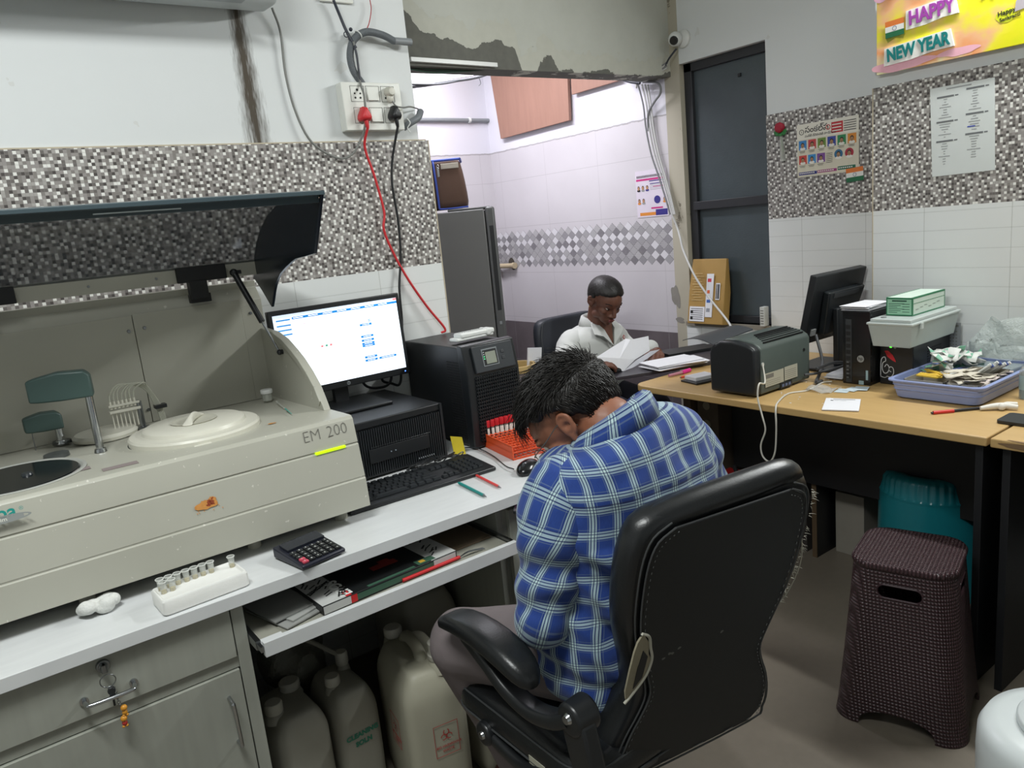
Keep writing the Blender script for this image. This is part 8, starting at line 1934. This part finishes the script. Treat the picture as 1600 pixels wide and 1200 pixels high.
for q_ in range(3):
    for k in range(32): b.faces.new((vv[q_][k], vv[q_][k+1], vv[q_+1][k+1], vv[q_+1][k]))
obj('collar', b, COAT, ct, angle=180, solid=.002)
q = V(2.655, 2.700, .815); b = B(); Mz = place(q, (1, .15, 0), (0, .1, 1)); rects(b, Mz, [(-.010, .010, -.010, .012, 0)], lift=.002)
for a0 in range(4):
    a = PI/4+a0*PI/2; 
prism(b, [Mz @ V(0, .013, .003), Mz @ V(.011, 0, .003), Mz @ V(0, -.013, .003), Mz @ V(-.011, 0, .003)], Mz.to_3x3() @ V(0, 0, .0006), 1); prism(b, [Mz @ V(0, .007, .004), Mz @ V(.006, 0, .004), Mz @ V(0, -.007, .004), Mz @ V(-.006, 0, .004)], Mz.to_3x3() @ V(0, 0, .0006), 0)
obj('red_emblem', b, [mat('emblem_white', '#d8d4cc', .6), mat('emblem_red', '#a8303a', .6)], ct, smooth=False)
remesh_trs = B()
for p, q_ in ((V(2.47, 2.52, .50), -1), (V(2.67, 2.52, .50), 1)): limb(remesh_trs, [V(2.57+.08*q_, 2.83, .53), p, V(p.x, 2.55, .10)], [.095, .075, .055])
remesh_obj('trousers', remesh_trs, mat('dark_cotton', '#2b2c38', .9), t, .01, 3)
# the papers she reads
def paper_poly(pxs, Ys, label, m=PAPER):
    ps = [PY(x, y, Y) for (x, y), Y in zip(pxs, Ys)]; b = B(); vs = [b.verts.new(p) for p in ps]; b.faces.new(vs); bmesh.ops.triangulate(b, faces=b.faces)
    o = obj('paper_sheet', b, m, loc=tuple(ps[0]), smooth=False, solid=.0012); tag(o, label, 'paper')
paper_poly([(932, 558), (978, 529), (985, 531), (968, 560), (974, 580), (966, 578)], [2.36, 2.40, 2.385, 2.34, 2.325, 2.33], 'left half of the folded white sheets in the woman\'s hands')
paper_poly([(985, 531), (1013, 525), (1015, 548), (992, 562), (974, 580), (968, 560)], [2.385, 2.40, 2.36, 2.34, 2.325, 2.34], 'upright white sheet in the middle of the woman\'s papers')
paper_poly([(974, 580), (994, 563), (1016, 549), (1031, 546), (1012, 560), (990, 574)], [2.315, 2.325, 2.34, 2.345, 2.32, 2.31], 'lowest greyish sheet under the woman\'s left hand', mat('greyish_paper', '#b4b4bb', .8))
# her chair
t = thing('office_chair', 'dark padded office chair behind the woman in the white coat', 'chair', (2.58, 2.95, 0))
DC = mat('navy_black_leather', '#22262e', .5, bump=.2, bs=250, bd=.0006)
b = B(); sec = []
for z, w_, y in ((.52, .17, 2.975), (.56, .20, 2.985), (.70, .222, 3.0), (.82, .228, 3.012), (.90, .222, 3.022), (.935, .205, 3.026), (.952, .17, 3.028)):
    sec.append([V(2.572+px, y+py, z) for px, py in rrect(2*w_, .062, .028, 5)])
loft(b, sec); bk = obj('backrest', b, DC, t, sub=1, angle=60)
b = B(); tube(b, [V(2.572-.185, 2.955, .55), V(2.572-.208, 2.965, .70), V(2.572-.212, 2.978, .85), V(2.572-.19, 2.992, .93)], .0025, 6); obj('seam', b, LES, bk)
b = B(); loft(b, [[V(x, y, z) for x, y in rrect(.46-g, .44-g, .06, 5, 2.572, 2.78)] for z, g in ((.375, .03), (.39, 0), (.43, 0), (.445, .04))]); obj('seat', b, DC, t)
b = B(); cyl(b, (2.572, 2.78, .06), (2.572, 2.78, .375), .025); obj('column', b, BLK, t)
b = B()
for k in range(5):
    a = 2*PI*k/5; cyl(b, (2.572, 2.78, .08), (2.572+.26*math.cos(a), 2.78+.26*math.sin(a), .055), .018, .013, 12)
cyl(b, (2.572, 2.78, .06), (2.572, 2.78, .10), .04); obj('star_base', b, BLK, t)
for k in range(5):
    a = 2*PI*k/5; b = B(); x, y = 2.572+.26*math.cos(a), 2.78+.26*math.sin(a); cyl(b, (x-.02, y, .025), (x+.02, y, .025), .025, seg=18); obj('castor', b, BLK, t)
b = B(); tube(b, [V(2.572, 3.01, .56), V(2.572, 3.0, .42), V(2.572, 2.90, .365)], .018, 10); obj('back_bracket', b, BLK, t)
